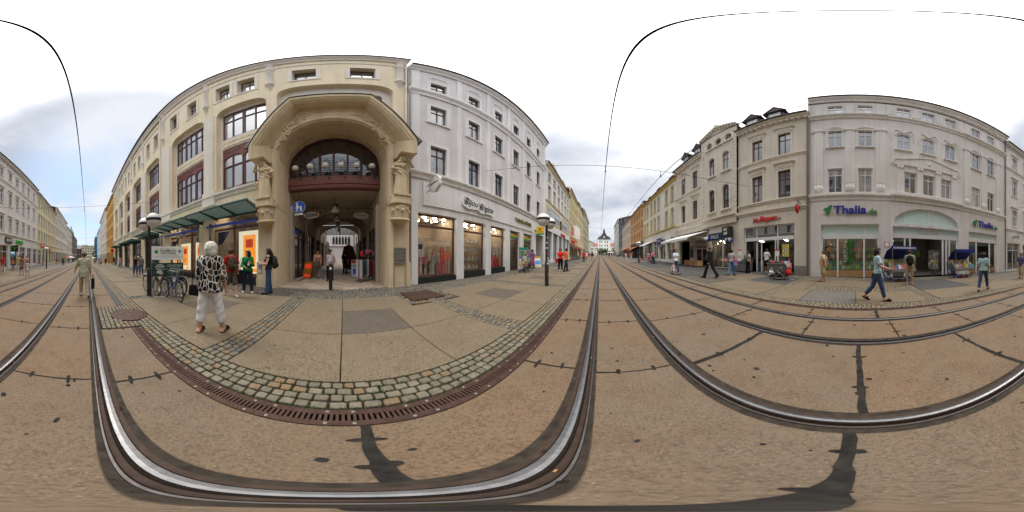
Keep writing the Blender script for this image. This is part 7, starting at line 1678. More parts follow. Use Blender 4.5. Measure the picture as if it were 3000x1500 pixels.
# parasols at the cafes far down
def parasol(x, y, m, lab):
    t = thing('cafe_parasol', lab, 'parasol', G(x, y), 0, 'café parasols far down the street'); MB().tube([(0, 0, 0), (0, 0, 2.6)], .03, 6).build('pole', M_chrome, t); MB().lathe([(1.5, 2.1), (.8, 2.4), (0, 2.7)], n=8).build('canopy', m, t); MB().lathe([(.3, 0), (.3, .08), (.05, .1)], n=8).build('base', M_stone, t)
parasol(-64, -8, M_awr, 'red café parasol far down the bookshop side'); parasol(-70, -7.5, M_canv, 'white café parasol next to the red one'); parasol(-82, -8, M_canv, 'white café parasol furthest down the bookshop side'); parasol(120, -9, M_canv, 'white parasol before the tall cream house near the dome'); parasol(128, -7, M_canv, 'white parasol beside the trees near the dome'); parasol(-110, 4, M_canv, 'white parasol before the white gabled house')
# ---- overhead line: two contact wires, span wires with hangers
M_wire = mat('contact wire', (.012, .011, .01), .8, spec=.1)
for y, lab in ((-.29, 'tram contact wire passing right overhead'), (-3.25, 'tram contact wire over the far track')):
    t = thing('contact_wire', lab, 'overhead wire', (0, y, 0), 0, 'tram contact wires')
    MB().tube([(x, 0, 6.0 + gz(x) * .9 - .12 * math.sin(math.pi * ((x + 15) % 23.5) / 23.5)) for x in range(-240, 300, 2)], .015, 6).build('wire', M_wire, t)
for x, ya, yb, lab in ((8.3, 7.0, -10.6, 'span wire slung between the lilac house and the tower house'), (-15.2, 7.1, -10.6, 'span wire slung between the arcade building and the grey stucco house'), (32, 7, -10.6, 'span wire further along towards the dome'), (-39, 7.2, -10.6, 'span wire further along towards the low end'), (56, 7, -10.6, 'thin far span wire before the dome'), (-64, 7.2, -10.6, 'thin far span wire at the low end')):
    zb = 6.0 + gz(x) * .9; t = thing('span_wire', lab, 'overhead wire', (x, 0, zb), 0, 'tram span wires')
    MB().tube([(0, yb + (ya - yb) * k / 24, .35 + 1.1 * (2 * k / 24 - .98) ** 2) for k in range(25)], .012, 5).build('wire', M_wire, t)
    for y in (-.29, -3.25): k = (y - yb) / (ya - yb); MB().tube([(0, y, -.02), (0, y, .35 + 1.1 * (2 * k - .98) ** 2)], .014, 5).box(-.05, .05, y - .03, y + .03, -.03, .06).build('hanger', M_post, t)
    for y in (ya - 2.2, yb + 2.2): k = (y - yb) / (ya - yb); MB().tube([(0, y - .12, .35 + 1.1 * (2 * k - .98) ** 2 - .02), (0, y + .12, .35 + 1.1 * (2 * k - .98) ** 2 + .02)], .028, 6).build('insulator', M_post, t)
# litter
t = thing('paper_scrap', 'white scrap of paper on the asphalt by the bookshop corner', 'litter', G(3.4, -8.4, .004), .4); MB().quad((-.1, -.04, .004), (.08, -.05, .01), (.1, .03, .003), (-.07, .05, .012)).build('paper', M_wht, t)
for k, (x, y) in enumerate(((.35, .098), (1.9, .096), (-1.7, -.83), (2.4, -.82))): t = thing('cigarette_end', ('orange cigarette end in the rail groove nearest the drain joint', 'orange cigarette end further along the near rail groove', 'cigarette end on the second rail left of the camera', 'cigarette end on the second rail right of the camera')[k], 'litter', G(x, y, -.012), .3 * k); MB().tube([(-.012, 0, .004), (.012, 0, .004)], .004, 6).build('stub', mat('filter paper', (.6, .3, .1), .8), t)
# ------------------------------------------------------------------ people: smooth-blended limbs meshed as one continuous surface per body, clothes as children
def sdcap(P, a_, b_, ra, rb, ys=1.0):
    a_ = np.asarray(a_, float); b_ = np.asarray(b_, float); S = np.array((1, ys, 1.0))
    p = (P - a_) * S; d = (b_ - a_) * S; t = np.clip((p @ d) / max(d @ d, 1e-9), 0, 1)
    return (np.sqrt(((p - t[..., None] * d) ** 2).sum(-1)) - (ra + (rb - ra) * t)) / (1 if ys <= 1 else ys ** .5)
def smin(a_, b_, k): h = np.clip(.5 + .5 * (b_ - a_) / k, 0, 1); return b_ + (a_ - b_) * h - k * h * (1 - h)
def blend(P, prims, k=.035, infl=0.0):
    d = None
    for q in prims:
        e = sdcap(P, *q); d = e if d is None else smin(d, e, k)
    return d - infl
def bounds(prims, m=.06):
    pts = np.array([np.asarray(q[i], float) + s_ * max(q[2], q[3]) for q in prims for i in (0, 1) for s_ in (-1, 1)]); return pts.min(0) - m, pts.max(0) + m
def snet(f, lo, hi, h):
    """Surface nets: one vertex per crossed cell, quads across crossed grid edges."""
    ax = [np.arange(lo[i], hi[i] + h, h) for i in range(3)]; P = np.stack(np.meshgrid(*ax, indexing='ij'), -1)
    v = f(P); n = np.array(v.shape); s = v < 0
    acc = np.zeros((*(n - 1), 3)); cnt = np.zeros(n - 1); C = [(i, j, k) for i in (0, 1) for j in (0, 1) for k in (0, 1)]
    def sub(A, c): return A[c[0]:n[0] - 1 + c[0], c[1]:n[1] - 1 + c[1], c[2]:n[2] - 1 + c[2]]
    for c in C:
        for a_ in range(3):
            if c[a_]: continue
            e = list(c); e[a_] = 1; va, vb = sub(v, c), sub(v, e); m = sub(s, c) != sub(s, e)
            t = np.where(m, va / np.where(m, va - vb, 1), 0); pa = np.array(c, float); q = np.broadcast_to(pa, (*m.shape, 3)).copy(); q[..., a_] += t
            acc += q * m[..., None]; cnt += m
    act = cnt > 0
    if not act.any(): return np.zeros((0, 3)), []
    idx = -np.ones(n - 1, int); idx[act] = np.arange(act.sum()); cell = np.argwhere(act)
    V = np.asarray(lo) + (cell + acc[act] / cnt[act][:, None]) * h; F = []
    for a_ in range(3):
        b_, c = (a_ + 1) % 3, (a_ + 2) % 3; sl0 = [slice(None)] * 3; sl1 = [slice(None)] * 3; sl0[a_] = slice(0, -1); sl1[a_] = slice(1, None)
        m = s[tuple(sl0)] != s[tuple(sl1)]; w = np.argwhere(m)
        w = w[(w[:, b_] > 0) & (w[:, c] > 0) & (w[:, b_] < n[b_] - 1) & (w[:, c] < n[c] - 1)]
        if not len(w): continue
        def at(db, dc): q = w.copy(); q[:, b_] += db; q[:, c] += dc; return idx[q[:, 0], q[:, 1], q[:, 2]]
        Q = np.stack([at(-1, -1), at(0, -1), at(0, 0), at(-1, 0)], 1); fl_ = ~s[w[:, 0], w[:, 1], w[:, 2]]; Q[fl_] = Q[fl_][:, ::-1]; F.append(Q)
    return V, np.concatenate(F).tolist() if F else []
def vmesh(name, parts, m):
    V = []; F = []
    for v, f in parts: i = len(V); V.extend(v.tolist()); F.extend([[k + i for k in q] for q in f])
    me = bpy.data.meshes.new(name); me.from_pydata(V, [], F); me.materials.append(m); me.polygons.foreach_set('use_smooth', [True] * len(F)); me.update(); return me

def cloth(kind, c1, c2=(0, 0, 0), sc_=1.0, c3=(.8, .8, .8)):
    nm = 'cloth %s %s %s %.1f' % (kind, '%.2f,%.2f,%.2f' % tuple(c1), '%.2f,%.2f,%.2f' % tuple(c2), sc_)
    if nm in MATS: return MATS[nm]
    m = mat(nm, c1, .85, var=.18, scale=9, bump=.5, bscale=26, spec=.15)
    if kind == 'plain': return m
    nt = m.node_tree; N = nt.nodes; L = nt.links; b = N['Principled BSDF']; src = b.inputs['Base Color'].links[0].from_socket
    tcn = N.new('ShaderNodeTexCoord'); mi = N.new('ShaderNodeMix'); mi.data_type = 'RGBA'; L.new(src, mi.inputs[6]); mi.inputs[7].default_value = (*c2, 1)
    def wave(ax, s_, th):
        sp_ = N.new('ShaderNodeSeparateXYZ'); L.new(tcn.outputs['Object'], sp_.inputs[0]); m1 = N.new('ShaderNodeMath'); m1.operation = 'MULTIPLY'; L.new(sp_.outputs[ax], m1.inputs[0]); m1.inputs[1].default_value = s_
        m2 = N.new('ShaderNodeMath'); m2.operation = 'FRACT'; L.new(m1.outputs[0], m2.inputs[0]); m3 = N.new('ShaderNodeMath'); m3.operation = 'LESS_THAN'; L.new(m2.outputs[0], m3.inputs[0]); m3.inputs[1].default_value = th; return m3.outputs[0]
    if kind == 'stripe': L.new(wave(2, 18 * sc_, .5), mi.inputs[0])
    elif kind == 'plaid':
        a_ = N.new('ShaderNodeMath'); a_.operation = 'ADD'; L.new(wave(2, 17 * sc_, .45), a_.inputs[0]); L.new(wave(0, 17 * sc_, .45), a_.inputs[1]); h_ = N.new('ShaderNodeMath'); h_.operation = 'MULTIPLY'; L.new(a_.outputs[0], h_.inputs[0]); h_.inputs[1].default_value = .5; L.new(h_.outputs[0], mi.inputs[0])
    else:
        vo = N.new('ShaderNodeTexVoronoi'); vo.inputs['Scale'].default_value = {'leaf': 12, 'floral': 24, 'camo': 16}[kind] * sc_; mp_ = N.new('ShaderNodeMapping'); mp_.inputs['Scale'].default_value = (1.15, 1.15, .62); mp_.inputs['Rotation'].default_value = (.3, .5, .2); L.new(tcn.outputs['Object'], mp_.inputs[0]); L.new(mp_.outputs[0], vo.inputs['Vector'])
        if kind == 'leaf':
            vo.feature = 'DISTANCE_TO_EDGE'; g_ = N.new('ShaderNodeMath'); g_.operation = 'LESS_THAN'; L.new(vo.outputs['Distance'], g_.inputs[0]); g_.inputs[1].default_value = .055
            v2 = N.new('ShaderNodeTexVoronoi'); v2.inputs['Scale'].default_value = 12 * sc_; L.new(mp_.outputs[0], v2.inputs['Vector']); rp = N.new('ShaderNodeSeparateColor'); L.new(v2.outputs['Color'], rp.inputs[0]); c_ = N.new('ShaderNodeMath'); c_.operation = 'GREATER_THAN'; L.new(rp.outputs[0], c_.inputs[0]); c_.inputs[1].default_value = .45
            m0 = N.new('ShaderNodeMix'); m0.data_type = 'RGBA'; L.new(c_.outputs[0], m0.inputs[0]); L.new(src, m0.inputs[6]); m0.inputs[7].default_value = (.012, .012, .012, 1); L.new(m0.outputs[2], mi.inputs[6]); L.new(g_.outputs[0], mi.inputs[0])
        else:
            rp = N.new('ShaderNodeSeparateColor'); L.new(vo.outputs['Color'], rp.inputs[0]); c_ = N.new('ShaderNodeMath'); c_.operation = 'GREATER_THAN'; L.new(rp.outputs[0], c_.inputs[0]); c_.inputs[1].default_value = .55; L.new(c_.outputs[0], mi.inputs[0])
    L.new(mi.outputs[2], b.inputs['Base Color']); return m
SKIN = mat('skin', (.50, .27, .18), .55, var=.12, scale=12, spec=.35); SKIN2 = mat('tanned skin', (.38, .19, .115), .55, var=.12, scale=12, spec=.35)
HAIR = {'brown': (.06, .03, .015), 'dark': (.015, .012, .01), 'grey': (.10, .095, .085), 'white': (.66, .63, .55), 'red': (.16, .05, .02), 'blond': (.42, .29, .12), 'maroon': (.07, .012, .015)}
M_eye = mat('eye', (.02, .015, .012), .2); M_lip = mat('lip', (.34, .09, .08), .5)

def figure(P):
    """Joint positions and limb capsules for a pose; faces local -y. Angles in degrees."""
    g_ = P.get; s = P['h'] / 1.75; fat = g_('fat', 1.0); fem = g_('f', 0); r = lambda v: v * (1 + (fat - 1) * .6)
    D = {}; leg = {}
    for n_, sx in (('l', 1), ('r', -1)):
        a_, k = R(g_('leg' + n_, (0, 0))[0]), R(g_('leg' + n_, (0, 0))[1]); sp_ = R(g_('spread', 3)) * sx
        hip = np.array((sx * .095, 0, .92)); kn = hip + .43 * np.array((math.sin(sp_), -math.sin(a_), -math.cos(a_))); an = kn + .41 * np.array((math.sin(sp_) * .7, -math.sin(a_ - k), -math.cos(a_ - k)))
        pit = R(g_('foot' + n_, 0)); toe = an + np.array((sx * .03, -.19 * math.cos(pit), -.045 - .19 * math.sin(pit))); heel = an + np.array((0, .05, -.045 + .05 * math.sin(pit)))
        leg[n_] = (hip, kn, an, toe, heel)
    low = min(min(v[3][2], v[4][2]) for v in leg.values()) - .032
    dz = np.array((0, 0, -low))
    if g_('sit') is not None: dz = np.array((0, 0, g_('sit') - .92))
    ln = R(g_('lean', 0)); up = np.array((0, -math.sin(ln), math.cos(ln)))
    pel = np.array((0, 0, .96)) + dz; wai = pel + up * .14; che = pel + up * .36; nk = pel + up * .55; hd = pel + up * .655 + np.array((0, -.02, 0)); L_ = {k: [q + dz for q in v] for k, v in leg.items()}
    hd = hd + np.array(g_('hoff', (0, 0, 0)))
    tors = [(pel + (-.07, 0, 0), pel + (.07, 0, 0), r(.125 if fem else .115), r(.125 if fem else .115), 1.12), (pel, wai, r(.15), r(.125 if fem else .14), 1.35), (wai, che, r(.125 if fem else .14), r(.15), 1.38), (che + (-.075, 0, .03), che + (.075, 0, .03), r(.115), r(.115), 1.2), (che + (-.15, .01, .1), che + (.15, .01, .1), .062, .062, 1.0)]
    if fem: tors += [(che + (-.07, -.085, -.02), che + (-.07, -.08, -.04), .058, .06), (che + (.07, -.085, -.02), che + (.07, -.08, -.04), .058, .06)]
    if fat > 1.15: tors.append((wai + (0, -.05, -.03), wai + (0, -.05, .02), .14 * fat, .14 * fat, 1.1))
    arms = {}
    for n_, sx in (('l', 1), ('r', -1)):
        f_, ab, e_, ab2 = [R(v) for v in g_('arm' + n_, (2, 8, 12, 3))]; sh = che + up * .095 + (sx * (.165 if fem else .185), .01, 0)
        el = sh + .28 * np.array((sx * math.sin(ab), -math.sin(f_) * math.cos(ab), -math.cos(f_) * math.cos(ab))); fd = np.array((sx * math.sin(ab2), -math.sin(f_ + e_) * math.cos(ab2), -math.cos(f_ + e_) * math.cos(ab2))); wr = el + .245 * fd
        arms[n_] = (sh, el, wr, wr + .085 * fd, fd, sx)
    t_ = math.radians(g_('turn', 0)); ct_, st_ = math.cos(t_), math.sin(t_); nod = g_('nod', 0)
    H = lambda x, y, z: hd + np.array((ct_ * x - st_ * y, st_ * x + ct_ * y, z)) * 1.0
    head = [(H(0, .012, .03), H(0, -.004, .03), .088, .088), (H(0, -.018, -.03), H(0, -.03, -.055), .066, .052), (H(0, -.08, .0), H(0, -.1, -.028), .011, .017), (H(-.078, .005, -.005), H(-.082, .012, .02), .016, .02), (H(.078, .005, -.005), H(.082, .012, .02), .016, .02)]
    neck = [(nk - up * .03, hd + (0, .01, -.05), .055 * (1 if fem else 1.1), .05)]
    return dict(s=s, pel=pel, wai=wai, che=che, nk=nk, hd=hd, H=H, up=up, legs=L_, arms=arms, tors=tors, head=head, neck=neck, r=r, fat=fat, fem=fem, ct=ct_, st=st_)

def hand_parts(wr, fd, sx, curl, h):
    fd = fd / np.linalg.norm(fd); side = np.cross(fd, (1, 0, 0)); side = side / max(np.linalg.norm(side), 1e-6); nrm = np.array((-sx, 0, 0.0))      # palm faces the thigh
    pr = [(wr, wr + fd * .05, .026, .03, ), (wr + fd * .03 + side * .018, wr + fd * .085 + side * .022, .017, .014), (wr + fd * .03 - side * .018, wr + fd * .085 - side * .022, .017, .014)]
    for i, (o_, l) in enumerate(((-.030, .062), (-.011, .074), (.010, .070), (.030, .055))):
        b0 = wr + fd * .085 + side * o_; d1 = fd * math.cos(curl) + nrm * math.sin(curl); d2 = fd * math.cos(curl * 2.1) + nrm * math.sin(curl * 2.1); k1 = b0 + d1 * l * .5; pr += [(b0, k1, .0092, .0085), (k1, k1 + d2 * l * .5, .0085, .0068)]
    tb = wr + fd * .03 - side * .028; t1 = tb + (fd * .6 - side * .6 + nrm * .35) * .042; pr += [(tb, t1, .012, .0105), (t1, t1 + (fd * .85 - side * .15 + nrm * .4) * .034, .0105, .008)]
    lo, hi = bounds(pr, .02); return snet(lambda P: blend(P, pr, .010), lo, hi, h)

PEOPLE = []
def person(x, y, th_, label, P, h_=None, z=None, group=None):
    """th_ = compass direction faced, degrees from +Y (arcade) towards +X."""
    g_ = P.get; F = figure(P); d = math.hypot(x, y); s = F['s']
    q = h_ or max(.013, min(.05, d * .0027 + .004)); near = d < 11.5
    zz = gz(x) if z is None else z; t = thing('person', label, 'person', (x, y, zz), math.pi - R(th_), group); t.scale = (s, s, s)
    skin = g_('skin', SKIN); up, pel, wai, che, nk, hd, H = (F[k] for k in ('up', 'pel', 'wai', 'che', 'nk', 'hd', 'H'))
    limb = []
    for n_ in 'lr':
        hip, kn, an, toe, heel = F['legs'][n_]; r = F['r']; limb += [(hip, kn, r(.088), r(.058)), (kn, kn + (an - kn) * .35, r(.056), r(.058)), (kn + (an - kn) * .35, an, r(.056), .038), (an, heel, .036, .034), (heel, toe, .036, .03), (an, toe, .032, .028)]
        sh, el, wr, hn, fd, sx = F['arms'][n_]; limb += [(sh, el, r(.05), r(.04)), (el, el + (wr - el) * .4, r(.041), r(.04)), (el + (wr - el) * .4, wr, r(.038), .026)]
        if not near: limb.append((wr, hn, .032, .03))
    allp = F['tors'] + F['neck'] + F['head'] + limb; lo, hi = bounds(allp)
    def fb(P_): return np.minimum(blend(P_, F['tors'] + F['neck'] + limb, .03), blend(P_, F['neck'] + F['head'], .014))
    parts = [snet(fb, lo, hi, q)]
    if near:
        for n_ in 'lr': sh, el, wr, hn, fd, sx = F['arms'][n_]; parts.append(hand_parts(wr, fd, sx, g_('curl', .45), .0065 if d < 7.5 else .009))
    link('body', vmesh('body', parts, skin), t)
    rip = g_('rip', .004)
    def ripple(P_, k=1.0): return rip * k * (np.sin(P_[..., 2] * 34 + P_[..., 0] * 21 + 3 * np.sin(P_[..., 1] * 15)) + .6 * np.sin(P_[..., 0] * 47 - P_[..., 2] * 19)) 
    # top
    tp = g_('top'); hem = g_('hem', .02)
    if tp:
        pr = list(F['tors']); sl_ = g_('sleeve', .55)
        for n_ in 'lr':
            sh, el, wr, hn, fd, sx = F['arms'][n_]
            if sl_ > 0:
                if sl_ <= 1: pr.append((sh, sh + (el - sh) * sl_, F['r'](.055), F['r'](.055) * (.95 + .25 * (sl_ < .8))))
                else: pr += [(sh, el, F['r'](.055), F['r'](.046)), (el, el + (wr - el) * (sl_ - 1), F['r'](.047), .042)]
        lo, hi = bounds(pr, .08); hz = pel[2] - hem; lo[2] = min(lo[2], hz - .03)
        if hem > .06: pr.append((pel, pel - (0, 0, hem), F['r'](.15), F['r'](.155 + .1 * g_('flare', .1)), 1.25)); lo[:2] -= .05; hi[:2] += .05
        nz = nk[2] + (.006 if sl_ > 0 else -.06)
        def ft(P_): dd = np.maximum(blend(P_, pr, .03, g_('infl', .016)) + ripple(P_), np.maximum(hz - P_[..., 2], P_[..., 2] - nz - .25 * np.abs(P_[..., 0]) * 0)); return dd
        link('top', vmesh('top', [snet(ft, lo, hi, q)], tp), t)
        if g_('open'):                      # inner shirt showing in an open jacket
            c0 = che + (0, -.145, -.06); MB().prism([(-.055, -.16), (.055, -.16), (.075, .12), (-.075, .12)], c0[1], c0[1] + .03, 'y').build('inner_shirt', g_('open'), t, (c0[0], 0, c0[2]))
    bt = g_('bottom'); ln_ = g_('length', 1.95)
    if bt:
        pr = [F['tors'][0], (pel, pel + (0, 0, .05), F['r'](.14), F['r'](.135), 1.3)]
        if g_('skirt'):
            sk = g_('skirt'); pr = [(pel + (0, 0, .08), pel - (0, 0, sk), F['r'](.13), F['r'](.15 + g_('flare', .35) * sk * .35), 1.2)]; zlo = pel[2] - sk
        else:
            zlo = -9
            for n_ in 'lr':
                hip, kn, an, toe, heel = F['legs'][n_]; pr.append((hip, kn if ln_ >= 1 else hip + (kn - hip) * ln_, F['r'](.095), F['r'](.068 if ln_ >= 1 else .095)))
                if ln_ > 1: pr.append((kn, kn + (an - kn) * (ln_ - 1), F['r'](.068), .058 + g_('wide', 0)))
        lo, hi = bounds(pr, .05); wz = pel[2] + .1; bi = g_('binf', .010)
        def f2(P_): return np.maximum(blend(P_, pr, .03, bi) + ripple(P_, .8), np.maximum(P_[..., 2] - wz, zlo - P_[..., 2]))
        link('skirt' if g_('skirt') else ('shorts' if ln_ < 1.2 else 'trousers'), vmesh('trousers', [snet(f2, lo, hi, q)], bt), t)
    sh_ = g_('shoes', M_blk)
    if sh_:
        for n_ in 'lr':
            hip, kn, an, toe, heel = F['legs'][n_]; pr = [(heel, toe, .04, .036), (heel, an - (0, 0, .02), .038, .036)] if not g_('sandal') else [(heel - (0, 0, .022), toe - (0, 0, .018), .034, .036), (heel * .4 + toe * .6 + (0, 0, .012), toe + (0, .03, .006), .04, .036)]
            lo, hi = bounds(pr, .03); link('shoe', vmesh('shoe', [snet(lambda P_: np.maximum(blend(P_, pr, .02, .006), (lo[2] + .012) - P_[..., 2]), lo, hi, min(q, .018))], sh_), t)
    hc = g_('hair', 'brown')
    if hc:
        hm = mat('hair ' + hc, HAIR[hc], .6, var=.35, scale=30, bump=.8, bscale=90, spec=.3); vol = g_('vol', .014)
        pr = [(H(0, .018, .035), H(0, .0, .035), .092, .09)]; lg = g_('hlen', 0)
        if lg: pr += [(H(0, .04, .0), H(0, .065, -lg), .085, .06), (H(-.06, .03, .0), H(-.07, .03, -lg * .8), .045, .03), (H(.06, .03, .0), H(.07, .03, -lg * .8), .045, .03)]
        if g_('tail'): pr += [(H(0, .1, .02), H(0, .15, -.1), .04, .045), (H(0, .15, -.1), H(0, .17, -.28), .045, .03)]
        lo, hi = bounds(pr, .05)
        def f3(P_):
            lx = (P_ - hd); yy = -F['st'] * lx[..., 0] + F['ct'] * lx[..., 1]; xx = F['ct'] * lx[..., 0] + F['st'] * lx[..., 1]; cut = np.minimum(.055 - .25 * np.maximum(yy, -.05) - lx[..., 2] + 0 * xx, -(yy - .0 + (.035 if lg else 0)) - 0 * xx)
            return np.maximum(blend(P_, pr, .02, vol) + .004 * np.sin(xx * 140 + lx[..., 2] * 60), np.maximum(cut, -(lx[..., 2] + .075 + lg * 1.4 + (.4 if g_('tail') else 0))))
        link('hair', vmesh('hair', [snet(f3, lo, hi, min(q, .016))], hm), t)
    if near:
        for s_ in (-1, 1): p = H(s_ * .032, -.078, .012); MB().ball((0, 0, 0), (.011, .008, .008), 8, 6).build('eye', M_eye, t, tuple(p)); p = H(s_ * .032, -.084, .034); MB().ball((0, 0, 0), (.02, .008, .005), 8, 5).build('eyebrow', MATS.get('hair ' + (hc or 'x'), M_eye), t, tuple(p))
        MB().ball((0, 0, 0), (.024, .009, .008), 8, 5).build('mouth', M_lip, t, tuple(H(0, -.083, -.052)))
    PEOPLE.append(t); return t, F
def held(t, name, label, cat, loc, rz=0):
    """A thing carried by a person: its own top-level object at a point given in the person's frame."""
    o = thing(name, label, cat); o.location = Matrix.LocRotScale(t.location, t.rotation_euler, t.scale) @ Vector(loc); o.rotation_euler = (0, 0, t.rotation_euler[2] + rz); return o
def backpack(t, F, label, m, s=1.0, off=0, m2=None):
    c = F['che']; o = held(t, 'backpack', label, 'backpack', (c[0] + off, c[1] + .23, c[2] - .1)); m2 = m2 or m
    MB().ball((0, 0, 0), (.17 * s, .12 * s, .24 * s), 14, 10).build('body', m, o, smooth='all'); MB().ball((0, .09 * s, -.09 * s), (.12 * s, .06 * s, .1 * s), 12, 8).build('pocket', m2, o, smooth='all'); MB().tube([(-.03, -.06, .22 * s), (0, -.04, .27 * s), (.03, -.06, .22 * s)], .01, 6).build('grab_loop', m2, o)
    for sx in (-1, 1): MB().tube([(sx * .09, -.04, .2 * s), (sx * .12, -.14, .225), (sx * .13, -.27, .2), (sx * .135, -.34, .06), (sx * .15, -.26, -.1), (sx * .13, -.08, -.16 * s)], .02, 6).build('strap', m2, o)
    return o
def handbag(t, loc, label, m, w=.28, h=.22, d=.1, strap=.25, rz=0):
    o = held(t, 'handbag', label, 'bag', loc, rz); MB().prism([(-w / 2, -h), (w / 2, -h), (w * .42, 0), (-w * .42, 0)], -d / 2, d / 2, 'y').build('body', m, o); MB().tube([(-w * .3, 0, 0), (-w * .2, 0, strap * .8), (0, 0, strap), (w * .2, 0, strap * .8), (w * .3, 0, 0)], .009, 6).build('strap', m, o); return o
pl = lambda *c: cloth('plain', c)
JEANS = pl(.045, .075, .14); DKJ = pl(.018, .025, .045); BLK = pl(.012, .012, .013); WHT = pl(.72, .71, .70); KHAKI = pl(.36, .28, .17); BEIGE = pl(.48, .37, .24); GREY = pl(.16, .16, .16)
wsh = mat('white shoe', (.6, .58, .55), .6); brs = mat('brown shoe', (.07, .035, .02), .6)
# -- near the arcade
t, F = person(-2.07, 1.93, -22, 'woman with short white hair in a leaf-patterned blouse and white cropped trousers, seen from behind', dict(h=1.68, fat=1.2, f=1, top=cloth('leaf', (.10, .07, .035), (.66, .64, .6), 1.0), sleeve=1.15, hem=.1, infl=.03, bottom=WHT, length=1.5, wide=.018, binf=.012, shoes=BLK, sandal=1, hair='white', vol=.03, hlen=.05, turn=52, spread=8, legr=(9, 0), legl=(-3, 0), arml=(6, 14, 30, 4), armr=(4, 16, 14, 8)))
handbag(t, (.36, -.1, .92), 'small black handbag at the left arm of the white-haired woman', BLK, .26, .2, .1, .3)
CAMO = cloth('camo', (.10, .075, .04), (.03, .025, .015))
t, F = person(-3.71, 4.49, -55, 'man in a dark red T-shirt and checked shorts with a camouflage rucksack', dict(h=1.76, top=pl(.33, .02, .02), bottom=cloth('plaid', (.03, .027, .022), (.16, .14, .1), 1.2), length=.95, shoes=wsh, hair='brown', legl=(14, 4), legr=(-10, 8), armr=(-4, 12, 14, 4), arml=(6, 10, 14, 2), turn=-10, hem=.06)); backpack(t, F, 'camouflage rucksack on the back of the man in dark red', CAMO)
handbag(t, (-.28, .06, .8), 'dark satchel at the hip of the man in dark red', BLK, .26, .28, .1, .4)
t, F = person(-3.58, 5.36, 150, 'woman with a dark bob in a green cardigan and dark jeans holding a cup', dict(h=1.68, f=1, top=pl(.01, .17, .05), open=BLK, sleeve=1.6, hem=.06, bottom=DKJ, shoes=wsh, hair='dark', hlen=.07, vol=.02, turn=-62, armr=(4, 14, 70, -30), arml=(14, 10, 105, -22), legl=(4, 2), legr=(-3, 0), spread=6)); o = held(t, 'drink_cup', 'small cup in the hands of the woman in the green cardigan', 'cup', (.05, -.34, 1.2)); MB().lathe([(.03, -.05), (.036, .05), (.03, .052)], n=10).build('cup', M_wht, o); handbag(t, (-.26, .02, .95), 'black shoulder bag of the woman in the green cardigan', BLK, .26, .26, .09, .5)
t, F = person(-2.76, 5.55, 246, 'woman with long dark braided hair in a black sleeveless top and blue jeans', dict(h=1.74, f=1, top=BLK, sleeve=0, bottom=JEANS, wide=.03, shoes=BLK, hair='dark', tail=1, hlen=.06, armr=(24, 10, 70, -20), arml=(18, 12, 72, -18), legl=(3, 0), legr=(-3, 2), skin=SKIN)); backpack(t, F, 'dark green rucksack on the back of the braided woman', pl(.03, .035, .03), 1.05); o = held(t, 'checked_shirt', 'black and white checked shirt draped over the braided woman\'s arm', 'shirt', (0, -.32, 1.13)); MB().prism([(-.16, .08), (.16, .08), (.2, -.3), (.06, -.36), (-.1, -.28), (-.2, -.32)], -.05, .06, 'y').build('cloth', cloth('plaid', (.6, .6, .58), (.02, .02, .02), 1.4), o)
t, F = person(-1.52, 9.4, 168, 'woman in a pink checked blouse and grey trousers with a large grey shoulder bag', dict(h=1.72, f=1, fat=1.12, top=cloth('plaid', (.55, .22, .17), (.62, .36, .3), 1), hem=.12, bottom=GREY, shoes=wsh, hair='dark', hlen=.02, legl=(12, 6), legr=(-10, 8), armr=(6, 12, 60, -25), arml=(4, 12, 30, -10), sleeve=.8), z=0.03); handbag(t, (-.02, -.26, 1.12), 'grey-brown bag held before the woman in pink checks', pl(.12, .10, .07), .34, .26, .14, .2)
t, F = person(-.78, 9.2, 172, 'woman in a white waistcoat blouse and black trousers walking out of the passage', dict(h=1.76, f=1, fat=1.18, top=pl(.66, .60, .66), sleeve=0, hem=.14, infl=.025, bottom=BLK, shoes=BLK, hair='dark', vol=.024, skin=SKIN2, legr=(12, 4), legl=(-8, 6), armr=(0, 18, 20, 10), arml=(-6, 22, 50, -12), turn=12), z=.03)
person(.1, 12.6, 10, 'dark figure walking away deep in the passage', dict(h=1.7, top=BLK, bottom=DKJ, hair='dark', legl=(12, 4), legr=(-12, 8)), z=.02)
# -- on the tracks, low end
t, F = person(-5.98, -.13, -92, 'grey-haired man in a checked shirt and beige trousers walking away along the tracks', dict(h=1.64, fat=1.12, top=cloth('plaid', (.30, .30, .17), (.55, .53, .42), .9), sleeve=.85, hem=.2, infl=.022, bottom=pl(.40, .33, .23), shoes=wsh, hair='grey', legr=(-16, 14), footr=30, legl=(14, 4), arml=(26, 22, 12, 20), armr=(-6, 10, 8, 6), lean=6)); handbag(t, (-.34, .02, .72), 'black shopping bag in the right hand of the man on the tracks', BLK, .36, .36, .1, .16, R(80))
t, F = person(-12.66, 3.81, 108, 'long-haired woman in a black top and jeans walking towards the camera', dict(h=1.72, f=1, top=BLK, sleeve=0, bottom=JEANS, length=1.7, shoes=brs, hair='dark', hlen=.2, legl=(12, 4), legr=(-12, 10))); person(-13.43, 4.57, 110, 'person in a grey shirt and jeans beside the long-haired woman in black', dict(h=1.68, top=pl(.15, .14, .15), sleeve=1.3, hem=.1, bottom=JEANS, shoes=BLK, hair='dark', legr=(12, 4), legl=(-12, 10), turn=30))
